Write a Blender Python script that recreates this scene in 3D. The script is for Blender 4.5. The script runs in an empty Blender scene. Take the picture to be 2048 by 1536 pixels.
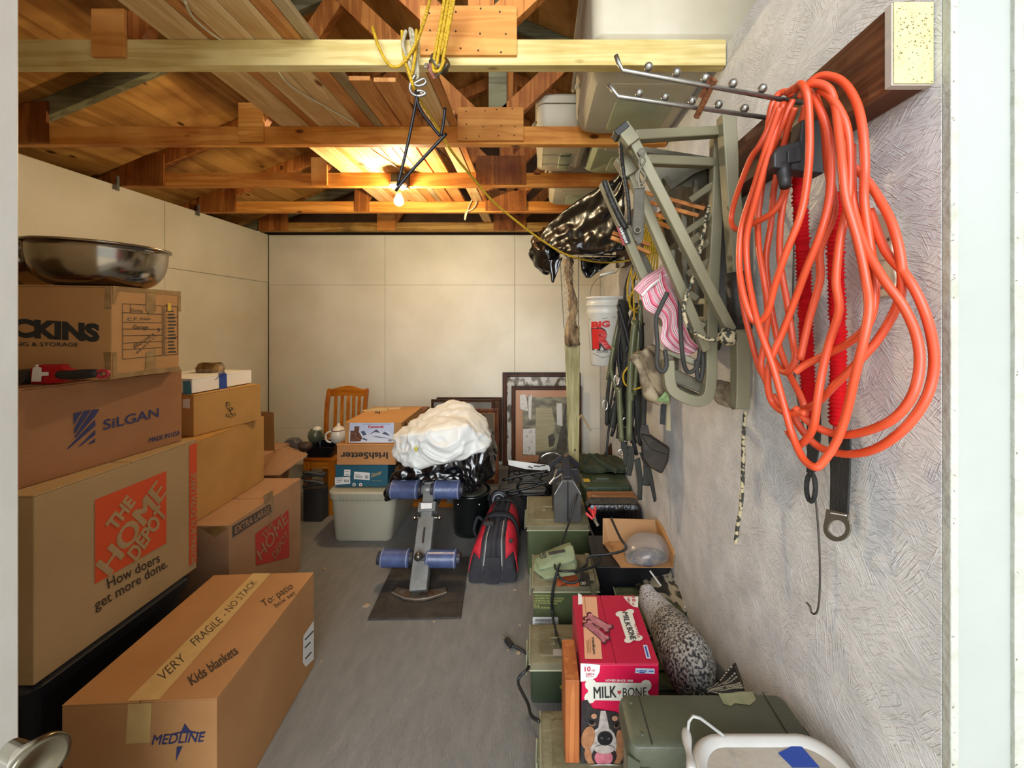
import bpy, bmesh, math, random
from mathutils import Vector, Matrix, noise
random.seed(7)
S = bpy.context.scene
COL = S.collection
# ---------- camera / world / exposure ----------
F, PX, PY, CZ = 790.0, 1070.0, 643.0, 1.45
cam = bpy.data.cameras.new('camera'); camo = bpy.data.objects.new('camera', cam); COL.objects.link(camo)
camo.location = (0, 0, CZ); camo.rotation_euler = (math.pi/2, 0, 0)
cam.sensor_fit = 'HORIZONTAL'; cam.sensor_width = 36; cam.lens = F/2048*36
cam.shift_x = (1024-PX)/2048; cam.shift_y = (PY-768)/2048
cam.clip_start = .02
S.camera = camo
S.view_settings.view_transform = 'Standard'; S.view_settings.look = 'None'
S.view_settings.gamma = 1; S.view_settings.use_curve_mapping = False
S.view_settings.exposure = 0.55
w = bpy.data.worlds.new('sky'); S.world = w; w.use_nodes = True
bg = w.node_tree.nodes['Background']; bg.inputs[0].default_value = (.86, .93, 1, 1); bg.inputs[1].default_value = .85
BULB_POWER = 36
from mathutils import Vector as V
def area(name, loc, tgt, sx, sy, e, col):
    l = bpy.data.lights.new(name, 'AREA'); l.shape = 'RECTANGLE'; l.size = sx; l.size_y = sy; l.energy = e; l.color = col
    o = bpy.data.objects.new(name, l); COL.objects.link(o); o.location = loc
    o.rotation_euler = (Vector(tgt)-Vector(loc)).to_track_quat('-Z', 'Y').to_euler()
    return o

area('daylight_front', (-.3, -7, 3.6), (-.3, 3, 1.2), 7.0, 5, 800, (.88, .94, 1))

sl = bpy.data.lights.new('bounce_sun', 'SUN'); sl.energy = 4.5; sl.angle = .03; sl.color = (1, .95, .86)  # added sun: lights the unseen ground outside to bounce fill onto the ceiling
so = bpy.data.objects.new('bounce_sun', sl); COL.objects.link(so); so.rotation_euler = Vector((.45, -.25, -.85)).to_track_quat('-Z', 'Y').to_euler(); so.location = (-3, 2, 8)
# ---------- helpers ----------
V = Vector
def P(px, py, Y): return V(((px-PX)*Y/F, Y, CZ-(py-PY)*Y/F))       # photo pixel at depth Y
def PZ(px, py, z):                                                # photo pixel on the level z
    return P(px, py, (CZ-z)*F/(py-PY))
def W(px, py, X): return P(px, py, X*F/(px-PX))                    # photo pixel on the plane X
def hexc(h):
    h = h.lstrip('#'); c = [int(h[i:i+2], 16)/255 for i in (0, 2, 4)]
    return tuple(x/12.92 if x <= .04045 else ((x+.055)/1.055)**2.4 for x in c)+(1,)
class B:
    def __init__(s): s.v = []; s.f = []; s.uv = None
    def add(s, vs, fs):
        n = len(s.v); s.v += [V(q) for q in vs]; s.f += [tuple(i+n for i in f) for f in fs]; return s
    def box(s, a, b):
        x0, y0, z0 = a; x1, y1, z1 = b
        return s.add([(x0,y0,z0),(x1,y0,z0),(x1,y1,z0),(x0,y1,z0),(x0,y0,z1),(x1,y0,z1),(x1,y1,z1),(x0,y1,z1)],
              [(0,3,2,1),(4,5,6,7),(0,1,5,4),(1,2,6,5),(2,3,7,6),(3,0,4,7)])
    def hexa(s, bot, top):
        return s.add(list(bot)+list(top), [(0,3,2,1),(4,5,6,7),(0,1,5,4),(1,2,6,5),(2,3,7,6),(3,0,4,7)])
    def foot(s, pts, z0, z1):                                     # footprint prism, counter-clockwise
        n = len(pts)
        vs = [(p[0], p[1], z0) for p in pts]+[(p[0], p[1], z1) for p in pts]
        return s.add(vs, [tuple(range(n-1, -1, -1)), tuple(range(n, 2*n))]+[(i, (i+1) % n, (i+1) % n+n, i+n) for i in range(n)])
    def bar(s, p, q, w, h=None, up=(0, 0, 1)):                    # rectangular bar
        h = h or w; p = V(p); q = V(q); d = (q-p).normalized(); up = V(up)
        if abs(d.dot(up)) > .98: up = V((0, 1, 0))
        a = d.cross(up).normalized()*(w/2); c = a.cross(d).normalized()*(h/2)
        return s.hexa([p-a-c, p+a-c, p+a+c, p-a+c], [q-a-c, q+a-c, q+a+c, q-a+c])
    def tube(s, pts, r, seg=8, smooth=0, closed=False, cap=True):
        pts = [V(p) for p in pts]
        if smooth: pts = spline(pts, smooth, closed)
        n = len(pts); rr = r if callable(r) else (lambda t: r)
        d0 = (pts[1]-pts[0]).normalized(); nrm = d0.orthogonal().normalized(); base = len(s.v)
        for i, p in enumerate(pts):
            a = pts[(i-1) % n] if (closed or i > 0) else pts[0]; b = pts[(i+1) % n] if (closed or i < n-1) else pts[-1]
            d = (b-a)
            if d.length < 1e-7: d = d0
            d = d.normalized(); nrm = nrm-d*nrm.dot(d)
            nrm = nrm.normalized() if nrm.length > 1e-6 else d.orthogonal().normalized()
            c = d.cross(nrm); R = rr(i/(n-1))
            for k in range(seg):
                t = 2*math.pi*k/seg; s.v.append(p+(nrm*math.cos(t)+c*math.sin(t))*R)
        for i in range(n if closed else n-1):
            j = (i+1) % n
            for k in range(seg):
                l = (k+1) % seg; s.f.append((base+i*seg+k, base+i*seg+l, base+j*seg+l, base+j*seg+k))
        if cap and not closed:
            s.f.append(tuple(base+k for k in range(seg-1, -1, -1))); s.f.append(tuple(base+(n-1)*seg+k for k in range(seg)))
        return s
    def lathe(s, prof, c=(0, 0, 0), seg=32, M=None):
        base = len(s.v); c = V(c); M = M or Matrix.Identity(3)
        for r, z in prof:
            for k in range(seg):
                t = 2*math.pi*k/seg; s.v.append(c+M @ V((r*math.cos(t), r*math.sin(t), z)))
        for i in range(len(prof)-1):
            for k in range(seg):
                l = (k+1) % seg; s.f.append((base+i*seg+k, base+i*seg+l, base+(i+1)*seg+l, base+(i+1)*seg+k))
        s.f.append(tuple(base+k for k in range(seg-1, -1, -1))); s.f.append(tuple(base+(len(prof)-1)*seg+k for k in range(seg)))
        return s
    def loft(s, secs, M=None, c=(0, 0, 0), q=5, capb=True, capt=True):  # rounded-rectangle sections (cx,cy,hx,hy,r,z)
        base = len(s.v); c = V(c); M = M or Matrix.Identity(3); n = 4*(q+1)
        for cx, cy, hx, hy, r, z in secs:
            r = min(r, hx-1e-4, hy-1e-4)
            for ci, (sx, sy) in enumerate(((1, 1), (-1, 1), (-1, -1), (1, -1))):
                for k in range(q+1):
                    t = math.pi/2*(ci+k/q)
                    s.v.append(c+M @ V((cx+sx*(hx-r)+r*math.cos(t), cy+sy*(hy-r)+r*math.sin(t), z)))
        for i in range(len(secs)-1):
            for k in range(n):
                l = (k+1) % n; s.f.append((base+i*n+k, base+i*n+l, base+(i+1)*n+l, base+(i+1)*n+k))
        if capb: s.f.append(tuple(base+k for k in range(n-1, -1, -1)))
        if capt: s.f.append(tuple(base+(len(secs)-1)*n+k for k in range(n)))
        return s
    def ball(s, c, r, seg=12, rings=8, M=None):
        r = r if hasattr(r, '__len__') else (r, r, r); M = M or Matrix.Identity(3); c = V(c); base = len(s.v)
        for i in range(rings+1):
            a = math.pi*(i+.001)/(rings+.002)
            for k in range(seg):
                t = 2*math.pi*k/seg
                s.v.append(c+M @ V((r[0]*math.sin(a)*math.cos(t), r[1]*math.sin(a)*math.sin(t), -r[2]*math.cos(a))))
        for i in range(rings):
            for k in range(seg):
                l = (k+1) % seg; s.f.append((base+i*seg+k, base+i*seg+l, base+(i+1)*seg+l, base+(i+1)*seg+k))
        return s
    def plate(s, pts, n, t):                                       # polygon in space, thickened along n by t
        pts = [V(p) for p in pts]; n = V(n).normalized()*t; k = len(pts)
        return s.add(pts+[p+n for p in pts], [tuple(range(k-1, -1, -1)), tuple(range(k, 2*k))]+[(i, (i+1) % k, (i+1) % k+k, i+k) for i in range(k)])
def spline(pts, n, closed=False):
    out = []; m = len(pts)
    for i in range(m if closed else m-1):
        if closed: a, b, c, d = pts[i-1], pts[i], pts[(i+1) % m], pts[(i+2) % m]
        else: a, b, c, d = pts[max(i-1, 0)], pts[i], pts[i+1], pts[min(i+2, m-1)]
        for k in range(n):
            t = k/n
            out.append(.5*((2*b)+(c-a)*t+(2*a-5*b+4*c-d)*t*t+(3*b-a-3*c+d)*t**3))
    if not closed: out.append(pts[-1].copy())
    return out
def wloc(o):
    l = V((0, 0, 0))
    while o: l += o.location; o = o.parent
    return l
def obj(name, m, mat, parent=None, smooth=False, bev=0, sub=0, seg=2, solid=0):
    me = bpy.data.meshes.new(name); off = wloc(parent) if parent else V((0, 0, 0))
    me.from_pydata([tuple(v-off) for v in m.v], [], m.f); me.update()
    bm = bmesh.new(); bm.from_mesh(me); bmesh.ops.recalc_face_normals(bm, faces=bm.faces); bm.to_mesh(me); bm.free()
    if m.uv:
        ul = me.uv_layers.new(name='UVMap')
        for lp in me.loops: ul.data[lp.index].uv = m.uv[lp.vertex_index]
    me.materials.append(mat)
    if smooth: me.polygons.foreach_set('use_smooth', [True]*len(me.polygons))
    o = bpy.data.objects.new(name, me); COL.objects.link(o)
    if parent: o.parent = parent
    if sub:
        md = o.modifiers.new('sub', 'SUBSURF'); md.levels = md.render_levels = sub
    if solid:
        md = o.modifiers.new('solid', 'SOLIDIFY'); md.thickness = solid; md.offset = 0
    if bev:
        md = o.modifiers.new('bevel', 'BEVEL'); md.width = bev; md.segments = seg; md.limit_method = 'ANGLE'; md.angle_limit = .6
        me.polygons.foreach_set('use_smooth', [True]*len(me.polygons))
        md.harden_normals = True
    return o
def thing(name, label, cat, loc=(0, 0, 0), group=None):
    o = bpy.data.objects.new(name, None); COL.objects.link(o); o.location = loc; o.empty_display_size = .05
    o['label'] = label; o['category'] = cat
    if group: o['group'] = group
    return o
def tag(o, label, cat, group=None):
    o['label'] = label; o['category'] = cat
    if group: o['group'] = group
    return o
def struct(name, m, mat, parent=None, **k):
    o = obj(name, m, mat, parent, **k)
    if not parent: o['kind'] = 'structure'
    return o
def dup(root, delta, label=None):
    r = root.copy(); COL.objects.link(r); r.location = root.location+V(delta)
    if label: r['label'] = label
    for ch in list(root.children):
        c = ch.copy(); COL.objects.link(c); c.parent = r
        for g in list(ch.children):
            d = g.copy(); COL.objects.link(d); d.parent = c
    return r
def warp(m, amp, freq, seed=0, ridge=False, keepz=None):
    for v in m.v:
        q = v*freq+V((seed*7.1, seed*3.3, seed))
        n = noise.noise_vector(q)
        if ridge:
            k = abs(noise.noise(q*1.7))*2-.5; n = n*.6+V((k, k, k))*.5
        d = n*amp
        if keepz is not None and v.z <= keepz+.004: d.z = 0
        v += d
    return m
def hull(points, amp=0, freq=6, seed=0, cuts=3, zmin=None, smooth=.9, it=2):
    bm = bmesh.new()
    for p in points: bm.verts.new(p)
    r = bmesh.ops.convex_hull(bm, input=bm.verts)
    bmesh.ops.delete(bm, geom=list({e for e in r['geom_interior']+r['geom_unused'] if isinstance(e, bmesh.types.BMVert)}), context='VERTS')
    for i in range(cuts): bmesh.ops.subdivide_edges(bm, edges=bm.edges, cuts=1, use_grid_fill=True, smooth=smooth if i < 2 else 0)
    for i in range(it): bmesh.ops.smooth_vert(bm, verts=bm.verts, factor=.5, use_axis_x=True, use_axis_y=True, use_axis_z=True)
    m = B(); bm.verts.index_update()
    m.v = [v.co.copy() for v in bm.verts]; m.f = [tuple(v.index for v in f.verts) for f in bm.faces]
    nr = [v.normal.copy() for v in bm.verts]; bm.free()
    if amp:
        for v, n in zip(m.v, nr):
            q = v*freq+V((seed, seed*2.3, 0)); w_ = noise.noise_vector(q*.5)*1.2
            k = 1-2*abs(noise.noise(q+w_)); k2 = 1-2*abs(noise.noise(q*2.3+w_*2))
            v += n*amp*(k-.4+.45*k2)
    if zmin is not None:
        for v in m.v: v.z = max(v.z, zmin)
    return m
def sheet(A, Bb, nu=24, nv=12, fold=0, nf=3, n=(0, -1, 0), seed=0, wr=0):   # cloth between two poly-lines, with folds
    A = spline([V(p) for p in A], 8); Bb = spline([V(p) for p in Bb], 8); m = B(); m.uv = []; n = V(n).normalized()
    def at(L, t):
        k = t*(len(L)-1); i = min(int(k), len(L)-2); return L[i].lerp(L[i+1], k-i)
    for i in range(nu+1):
        for j in range(nv+1):
            u, v_ = i/nu, j/nv; p = at(A, u).lerp(at(Bb, u), v_)
            p = p+n*fold*math.sin(v_*nf*2*math.pi+math.sin(u*5+seed)*1.3)
            if wr: p = p+n*wr*noise.noise(p*22+V((seed, 0, 0)))
            m.v.append(p); m.uv.append((u, v_))
    for i in range(nu):
        for j in range(nv):
            a = i*(nv+1)+j; m.f.append((a, a+1, a+nv+2, a+nv+1))
    return m
# ---------- materials ----------
MC = {}
def mat(name, c, rough=.6, metal=0, c2=None, ns=8, st=(1, 1, 1), bump=0, bs=None, coat=0, sheen=0, spec=.5, ramp=(.35, .7), detail=5, coord='Object', bst=None, emit=0, trans=0, alpha=1):
    if name in MC: return MC[name]
    m = bpy.data.materials.new(name); m.use_nodes = True; N = m.node_tree.nodes; L = m.node_tree.links
    b = N['Principled BSDF']; b.inputs['Roughness'].default_value = rough; b.inputs['Metallic'].default_value = metal
    b.inputs['Specular IOR Level'].default_value = spec
    if coat: b.inputs['Coat Weight'].default_value = coat; b.inputs['Coat Roughness'].default_value = .15
    if trans: b.inputs['Transmission Weight'].default_value = trans
    if alpha < 1: b.inputs['Alpha'].default_value = alpha
    C = hexc(c) if isinstance(c, str) else c
    b.inputs['Base Color'].default_value = C
    if emit: b.inputs['Emission Color'].default_value = C; b.inputs['Emission Strength'].default_value = emit
    def tex(sc, stt, det=detail):
        tc = N.new('ShaderNodeTexCoord'); mp = N.new('ShaderNodeMapping'); mp.inputs['Scale'].default_value = stt
        nz = N.new('ShaderNodeTexNoise'); nz.inputs['Scale'].default_value = sc; nz.inputs['Detail'].default_value = det
        L.new(tc.outputs[coord], mp.inputs[0]); L.new(mp.outputs[0], nz.inputs['Vector']); return nz
    if c2:
        nz = tex(ns, st); r = N.new('ShaderNodeValToRGB')
        r.color_ramp.elements[0].position, r.color_ramp.elements[1].position = ramp
        r.color_ramp.elements[0].color = C; r.color_ramp.elements[1].color = hexc(c2)
        L.new(nz.outputs['Fac'], r.inputs[0]); L.new(r.outputs[0], b.inputs['Base Color'])
    if bump:
        nz = tex(bs or ns*3, bst or st, 4); bp = N.new('ShaderNodeBump'); bp.inputs['Strength'].default_value = bump; bp.inputs['Distance'].default_value = .01
        L.new(nz.outputs['Fac'], bp.inputs['Height']); L.new(bp.outputs[0], b.inputs['Normal'])
    MC[name] = m; return m
def wood(name, c1, c2, axis=0, knot=None, rough=.6, sc=1.0, dirt=None):
    if name in MC: return MC[name]
    m = bpy.data.materials.new(name); m.use_nodes = True; N = m.node_tree.nodes; L = m.node_tree.links
    b = N['Principled BSDF']; b.inputs['Roughness'].default_value = rough; b.inputs['Specular IOR Level'].default_value = .25
    tc = N.new('ShaderNodeTexCoord'); oi = N.new('ShaderNodeObjectInfo'); ad = N.new('ShaderNodeVectorMath'); ad.operation = 'ADD'
    cm = N.new('ShaderNodeCombineXYZ'); mu = N.new('ShaderNodeMath'); mu.operation = 'MULTIPLY'; mu.inputs[1].default_value = 37.
    L.new(oi.outputs['Random'], mu.inputs[0]); [L.new(mu.outputs[0], cm.inputs[k]) for k in range(3)]
    L.new(tc.outputs['Object'], ad.inputs[0]); L.new(cm.outputs[0], ad.inputs[1])
    s1 = [26*sc]*3; s1[axis] = 1.6*sc
    mp = N.new('ShaderNodeMapping'); mp.inputs['Scale'].default_value = s1; L.new(ad.outputs[0], mp.inputs[0])
    n1 = N.new('ShaderNodeTexNoise'); n1.inputs['Scale'].default_value = 1; n1.inputs['Detail'].default_value = 3; n1.inputs['Distortion'].default_value = .6
    L.new(mp.outputs[0], n1.inputs['Vector'])
    r = N.new('ShaderNodeValToRGB'); r.color_ramp.elements[0].position = .33; r.color_ramp.elements[1].position = .62
    r.color_ramp.elements[0].color = hexc(c2); r.color_ramp.elements[1].color = hexc(c1)
    wv = N.new('ShaderNodeMath'); wv.operation = 'PINGPONG'; wv.inputs[1].default_value = .12
    L.new(n1.outputs['Fac'], wv.inputs[0]); w2 = N.new('ShaderNodeMath'); w2.operation = 'MULTIPLY_ADD'; w2.inputs[1].default_value = 2.2; 
    L.new(wv.outputs[0], w2.inputs[0]); L.new(n1.outputs['Fac'], w2.inputs[2])
    sb = N.new('ShaderNodeMath'); sb.operation = 'SUBTRACT'; sb.inputs[1].default_value = .13; L.new(w2.outputs[0], sb.inputs[0])
    L.new(sb.outputs[0], r.inputs[0]); out = r.outputs[0]
    # per-object tint and large stains
    n2 = N.new('ShaderNodeTexNoise'); n2.inputs['Scale'].default_value = 3.5; n2.inputs['Detail'].default_value = 3; L.new(ad.outputs[0], n2.inputs['Vector'])
    mx = N.new('ShaderNodeMix'); mx.data_type = 'RGBA'; mx.blend_type = 'MULTIPLY'; mx.inputs['B'].default_value = hexc(dirt or '#c9a67c')
    rr = N.new('ShaderNodeMapRange'); rr.inputs[1].default_value = .45; rr.inputs[2].default_value = .75; rr.inputs[3].default_value = 0; rr.inputs[4].default_value = .8
    L.new(n2.outputs['Fac'], rr.inputs[0]); L.new(rr.outputs[0], mx.inputs['Factor']); L.new(out, mx.inputs['A']); out = mx.outputs['Result']
    if knot:
        s2 = [9]*3; s2[axis] = 4.2
        mk = N.new('ShaderNodeMapping'); mk.inputs['Scale'].default_value = s2; L.new(ad.outputs[0], mk.inputs[0])
        vo = N.new('ShaderNodeTexVoronoi'); vo.inputs['Scale'].default_value = 1; L.new(mk.outputs[0], vo.inputs['Vector'])
        kr = N.new('ShaderNodeValToRGB'); kr.color_ramp.elements[0].position = .07; kr.color_ramp.elements[1].position = .13
        kr.color_ramp.elements[0].color = (1, 1, 1, 1); kr.color_ramp.elements[1].color = (0, 0, 0, 1)
        L.new(vo.outputs['Distance'], kr.inputs[0])
        m2 = N.new('ShaderNodeMix'); m2.data_type = 'RGBA'; m2.inputs['B'].default_value = hexc(knot)
        L.new(kr.outputs[0], m2.inputs['Factor']); L.new(out, m2.inputs['A']); out = m2.outputs['Result']
    L.new(out, b.inputs['Base Color'])
    bp = N.new('ShaderNodeBump'); bp.inputs['Strength'].default_value = .25; bp.inputs['Distance'].default_value = .004
    L.new(n1.outputs['Fac'], bp.inputs['Height']); L.new(bp.outputs[0], b.inputs['Normal'])
    MC[name] = m; return m
def osb(name, c, c2, ax, strength=.6):                              # painted strand board: randomly turned fibres as relief
    m = bpy.data.materials.new(name); m.use_nodes = True; N = m.node_tree.nodes; L = m.node_tree.links
    b = N['Principled BSDF']; b.inputs['Roughness'].default_value = .42; b.inputs['Specular IOR Level'].default_value = .45
    tc = N.new('ShaderNodeTexCoord'); hs = None
    for i, sc in enumerate((13., 24.)):
        nd = N.new('ShaderNodeTexNoise'); nd.inputs['Scale'].default_value = 7+9*i; L.new(tc.outputs['Object'], nd.inputs['Vector'])
        va = N.new('ShaderNodeVectorMath'); va.operation = 'MULTIPLY_ADD'; va.inputs[1].default_value = (.09, .09, .09); L.new(nd.outputs['Color'], va.inputs[0]); L.new(tc.outputs['Object'], va.inputs[2])
        vo = N.new('ShaderNodeTexVoronoi'); vo.inputs['Scale'].default_value = sc; L.new(va.outputs[0], vo.inputs['Vector'])
        ml = N.new('ShaderNodeMath'); ml.operation = 'MULTIPLY'; ml.inputs[1].default_value = 3.1; L.new(vo.outputs['Color'], ml.inputs[0])
        ro = N.new('ShaderNodeVectorRotate'); ro.rotation_type = 'X_AXIS'; L.new(tc.outputs['Object'], ro.inputs['Vector']); L.new(ml.outputs[0], ro.inputs['Angle'])
        mp = N.new('ShaderNodeMapping'); mp.inputs['Scale'].default_value = (3, 320 if i else 210, 15); L.new(ro.outputs[0], mp.inputs[0])
        nz = N.new('ShaderNodeTexNoise'); nz.inputs['Scale'].default_value = 1; nz.inputs['Detail'].default_value = 2; L.new(mp.outputs[0], nz.inputs['Vector'])
        rp = N.new('ShaderNodeMapRange'); rp.inputs[1].default_value = .52; rp.inputs[2].default_value = .64; L.new(nz.outputs['Fac'], rp.inputs[0])
        h = rp.outputs[0]
        ml2 = N.new('ShaderNodeMath'); ml2.operation = 'MULTIPLY_ADD'; ml2.inputs[1].default_value = .7; L.new(vo.outputs['Color'], ml2.inputs[0]); L.new(h, ml2.inputs[2]); h = ml2.outputs[0]
        if hs:
            a = N.new('ShaderNodeMath'); a.operation = 'ADD'; L.new(hs, a.inputs[0]); L.new(h, a.inputs[1]); hs = a.outputs[0]
        else: hs = h
    bp = N.new('ShaderNodeBump'); bp.inputs['Strength'].default_value = strength; bp.inputs['Distance'].default_value = .011
    L.new(hs, bp.inputs['Height']); L.new(bp.outputs[0], b.inputs['Normal'])
    n2 = N.new('ShaderNodeTexNoise'); n2.inputs['Scale'].default_value = 11; n2.inputs['Detail'].default_value = 10; L.new(tc.outputs['Object'], n2.inputs['Vector'])
    r = N.new('ShaderNodeValToRGB'); r.color_ramp.elements[0].position = .38; r.color_ramp.elements[1].position = .66
    r.color_ramp.elements[0].color = hexc(c); r.color_ramp.elements[1].color = hexc(c2); L.new(n2.outputs['Fac'], r.inputs[0]); L.new(r.outputs[0], b.inputs['Base Color'])
    return m
# ---------- flat print on faces ----------
class Face:
    def __init__(s, p0, p1, up=(0, 0, 1)):
        s.o = V(p0); s.u = (V(p1)-V(p0)).normalized(); s.v = (V(up)-s.u*V(up).dot(s.u)).normalized(); s.n = s.u.cross(s.v).normalized()
        if s.n.dot(V((0, 0, CZ))-s.o) < 0: s.n = -s.n
    def at(s, px, py, off=.0012):
        c = V((0, 0, CZ)); d = P(px, py, 1)-c; t = (s.o-c).dot(s.n)/d.dot(s.n); return c+d*t+s.n*off
def decal(face, pts, m, parent, name='print', off=.0012):
    b = B(); vs = [face.at(x, y, off) for x, y in pts]; b.add(vs, [tuple(range(len(vs)))]); return obj(name, b, m, parent)
def decals(face, polys, m, parent, name='print', off=.0012):
    b = B()
    for pts in polys:
        vs = [face.at(x, y, off) for x, y in pts]; b.add(vs, [tuple(range(len(vs)))])
    return obj(name, b, m, parent)
def lines(face, segs, wpx, m, parent, name='print', off=.0012):
    b = B()
    for (x0, y0, x1, y1) in segs:
        d = V((x1-x0, y1-y0)); d.normalize(); nx, ny = -d.y*wpx/2, d.x*wpx/2
        b.add([face.at(x0+nx, y0+ny, off), face.at(x1+nx, y1+ny, off), face.at(x1-nx, y1-ny, off), face.at(x0-nx, y0-ny, off)], [(0, 1, 2, 3)])
    return obj(name, b, m, parent)
_TX = {}
def tmesh(s, bold):
    k = (s, bold)
    if k in _TX: return _TX[k]
    c = bpy.data.curves.new('t', 'FONT'); c.body = s; c.size = 1; c.offset = bold; c.resolution_u = 3
    o = bpy.data.objects.new('t', c); COL.objects.link(o)
    dg = bpy.context.evaluated_depsgraph_get(); me = bpy.data.meshes.new_from_object(o.evaluated_get(dg))
    r = ([v.co.copy() for v in me.vertices], [tuple(p.vertices) for p in me.polygons])
    bpy.data.objects.remove(o); bpy.data.curves.remove(c); bpy.data.meshes.remove(me); _TX[k] = r; return r
def txt(face, s, A, Bp, H, m, parent, bold=.02, off=.0014, name='lettering', shear=0):
    sh = [(0, 0)]
    if 'M' in s and bold > .004: sh = [(-bold, 0), (0, 1), (bold, 2)]; bold = 0     # sharp glyphs are thickened by stepped copies
    vs, fs = tmesh(s, bold); x0 = min(v.x for v in vs); x1 = max(v.x for v in vs)
    a = face.at(*A, off); b_ = face.at(*Bp, off); h = face.at(*H, off)
    cap = .69; m_ = B()
    for dx, k in sh:
        m_.add([a+(b_-a)*((v.x+dx-x0)/(x1-x0))+(h-a)*(v.y/cap)+face.n*.0003*k for v in vs], fs)
    return obj(name, m_, m, parent)
# ================= SETTING =================
XL, XR, YB, ZC = -2.70, .66, 4.0, 2.33
m_wall = mat('painted_board', '#cdc7b4', .55, c2='#dbd6c6', ns=2.2, bump=.12, bs=60)
m_wallL = mat('painted_board_left', '#c4bba4', .55, c2='#d2cab6', ns=2.5, bump=.12, bs=60)
m_dark = mat('dark_gap', '#2a2018', .9)
m_gable = mat('gable_board', '#4a3118', .8, c2='#5f4020', ns=6)
m_roof = wood('roof_sheathing', '#bd8c4a', '#94662c', 1, knot='#4a2410', sc=.35, dirt='#8a5a30')
m_floor = mat('floor_paint', '#74736f', .6, c2='#807e79', ns=9, st=(3, 1, 1), bump=.5, bs=40, detail=12, bst=(9, 1, 1))
fl = B().box((XL-.1, .3, -.04), (XR+.1, YB+.1, 0))
struct('floor', fl, m_floor)
struct('floor', B().box((-6, -8, -.12), (6, .3, -.06)), mat('pale_gravel', '#b5b0a4', .9, c2='#9a968b', ns=30))
# back wall: dark backing with separate sheets
wb = struct('wall_back', B().box((XL-.1, YB+.012, 0), (XR+.1, YB+.08, ZC+.09)), m_dark)
xs = [XL, -1.52, -.205, XR]; zs = [0, .37, 1.82, ZC-.005]
for i in range(3):
    for k in range(3):
        obj('panel', B().box((xs[i]+.0015, YB+.001*((i+k) % 2), zs[k]+.001), (xs[i+1]-.0015, YB+.012, zs[k+1]-.001)), m_wall, wb, bev=.001)
for i in range(3):                                                   # nails along the sheets
    pass
wl = struct('wall_left', B().box((XL-.08, .5, 0), (XL-.012, YB+.02, ZC)), m_dark)
ys = [.5, 1.66, 2.88, YB]; zs = [0, 1.845, ZC]
for i in range(3):
    for k in range(2):
        obj('panel', B().box((XL-.012, ys[i]+.0015, zs[k]+.0015), (XL+.001*((i+k) % 2), ys[i+1]-.0015, zs[k+1]-.0015)), m_wallL, wl, bev=.001)
struct('trim_2', B().box((XL, YB-.006, 0), (XL+.006, YB, ZC)), m_dark)
m_osb = osb('painted_strand_board', '#cdccca', '#e0dedb', 0, .45)
wr = B().box((XR, .642, 0), (XR+.012, YB, 2.405))
struct('wall_right', wr, m_osb)
struct('wall_gable', B().box((XL-.3, YB+.015, ZC+.09), (2.3, YB+.06, 3.7)), m_gable)
# roof sheathing (both slopes) as sheets
AX, SL = -.23, .42
def zb(x): return 3.39-SL*abs(x-AX)                                  # underside of rafters
ce = struct('ceiling', B().hexa([(XL-.35, .3, zb(XL-.35)+.115), (AX, .3, zb(AX)+.115), (AX, YB+.1, zb(AX)+.115), (XL-.35, YB+.1, zb(XL-.35)+.115)],
     [(XL-.35, .3, zb(XL-.35)+.135), (AX, .3, zb(AX)+.135), (AX, YB+.1, zb(AX)+.135), (XL-.35, YB+.1, zb(XL-.35)+.135)]), m_dark)
struct('ceiling', B().hexa([(AX, .3, zb(AX)+.115), (2.4, .3, zb(2.4)+.115), (2.4, YB+.1, zb(2.4)+.115), (AX, YB+.1, zb(AX)+.115)],
     [(AX, .3, zb(AX)+.135), (2.4, .3, zb(2.4)+.135), (2.4, YB+.1, zb(2.4)+.135), (AX, YB+.1, zb(AX)+.135)]), m_dark)
for (a, b_) in ((XL-.34, -1.55), (-1.54, -.235), (-.225, 1.0), (1.01, 2.3)):
    for (y0, y1) in ((.3, 1.36), (1.364, 2.575), (2.58, 3.8), (3.804, 4.05)):
        obj('sheet', B().hexa([(a, y0, zb(a)+.1), (b_, y0, zb(b_)+.1), (b_, y1, zb(b_)+.1), (a, y1, zb(a)+.1)],
            [(a, y0, zb(a)+.113), (b_, y0, zb(b_)+.113), (b_, y1, zb(b_)+.113), (a, y1, zb(a)+.113)]), m_roof, ce)
struct('wall_outer', B().box((XL-.3, .5, ZC-.04), (XL-.08, YB+.05, ZC+.0)), m_gable)
# top plate behind left wall top and eaves board
struct('trim_3', B().box((XL-.1, .5, ZC-.09), (XL-.013, YB, ZC-.002)), m_gable)
struct('trim_9', B().box((XL-.36, .3, ZC-.06), (XL-.33, YB+.05, ZC+.12)), m_gable)
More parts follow.
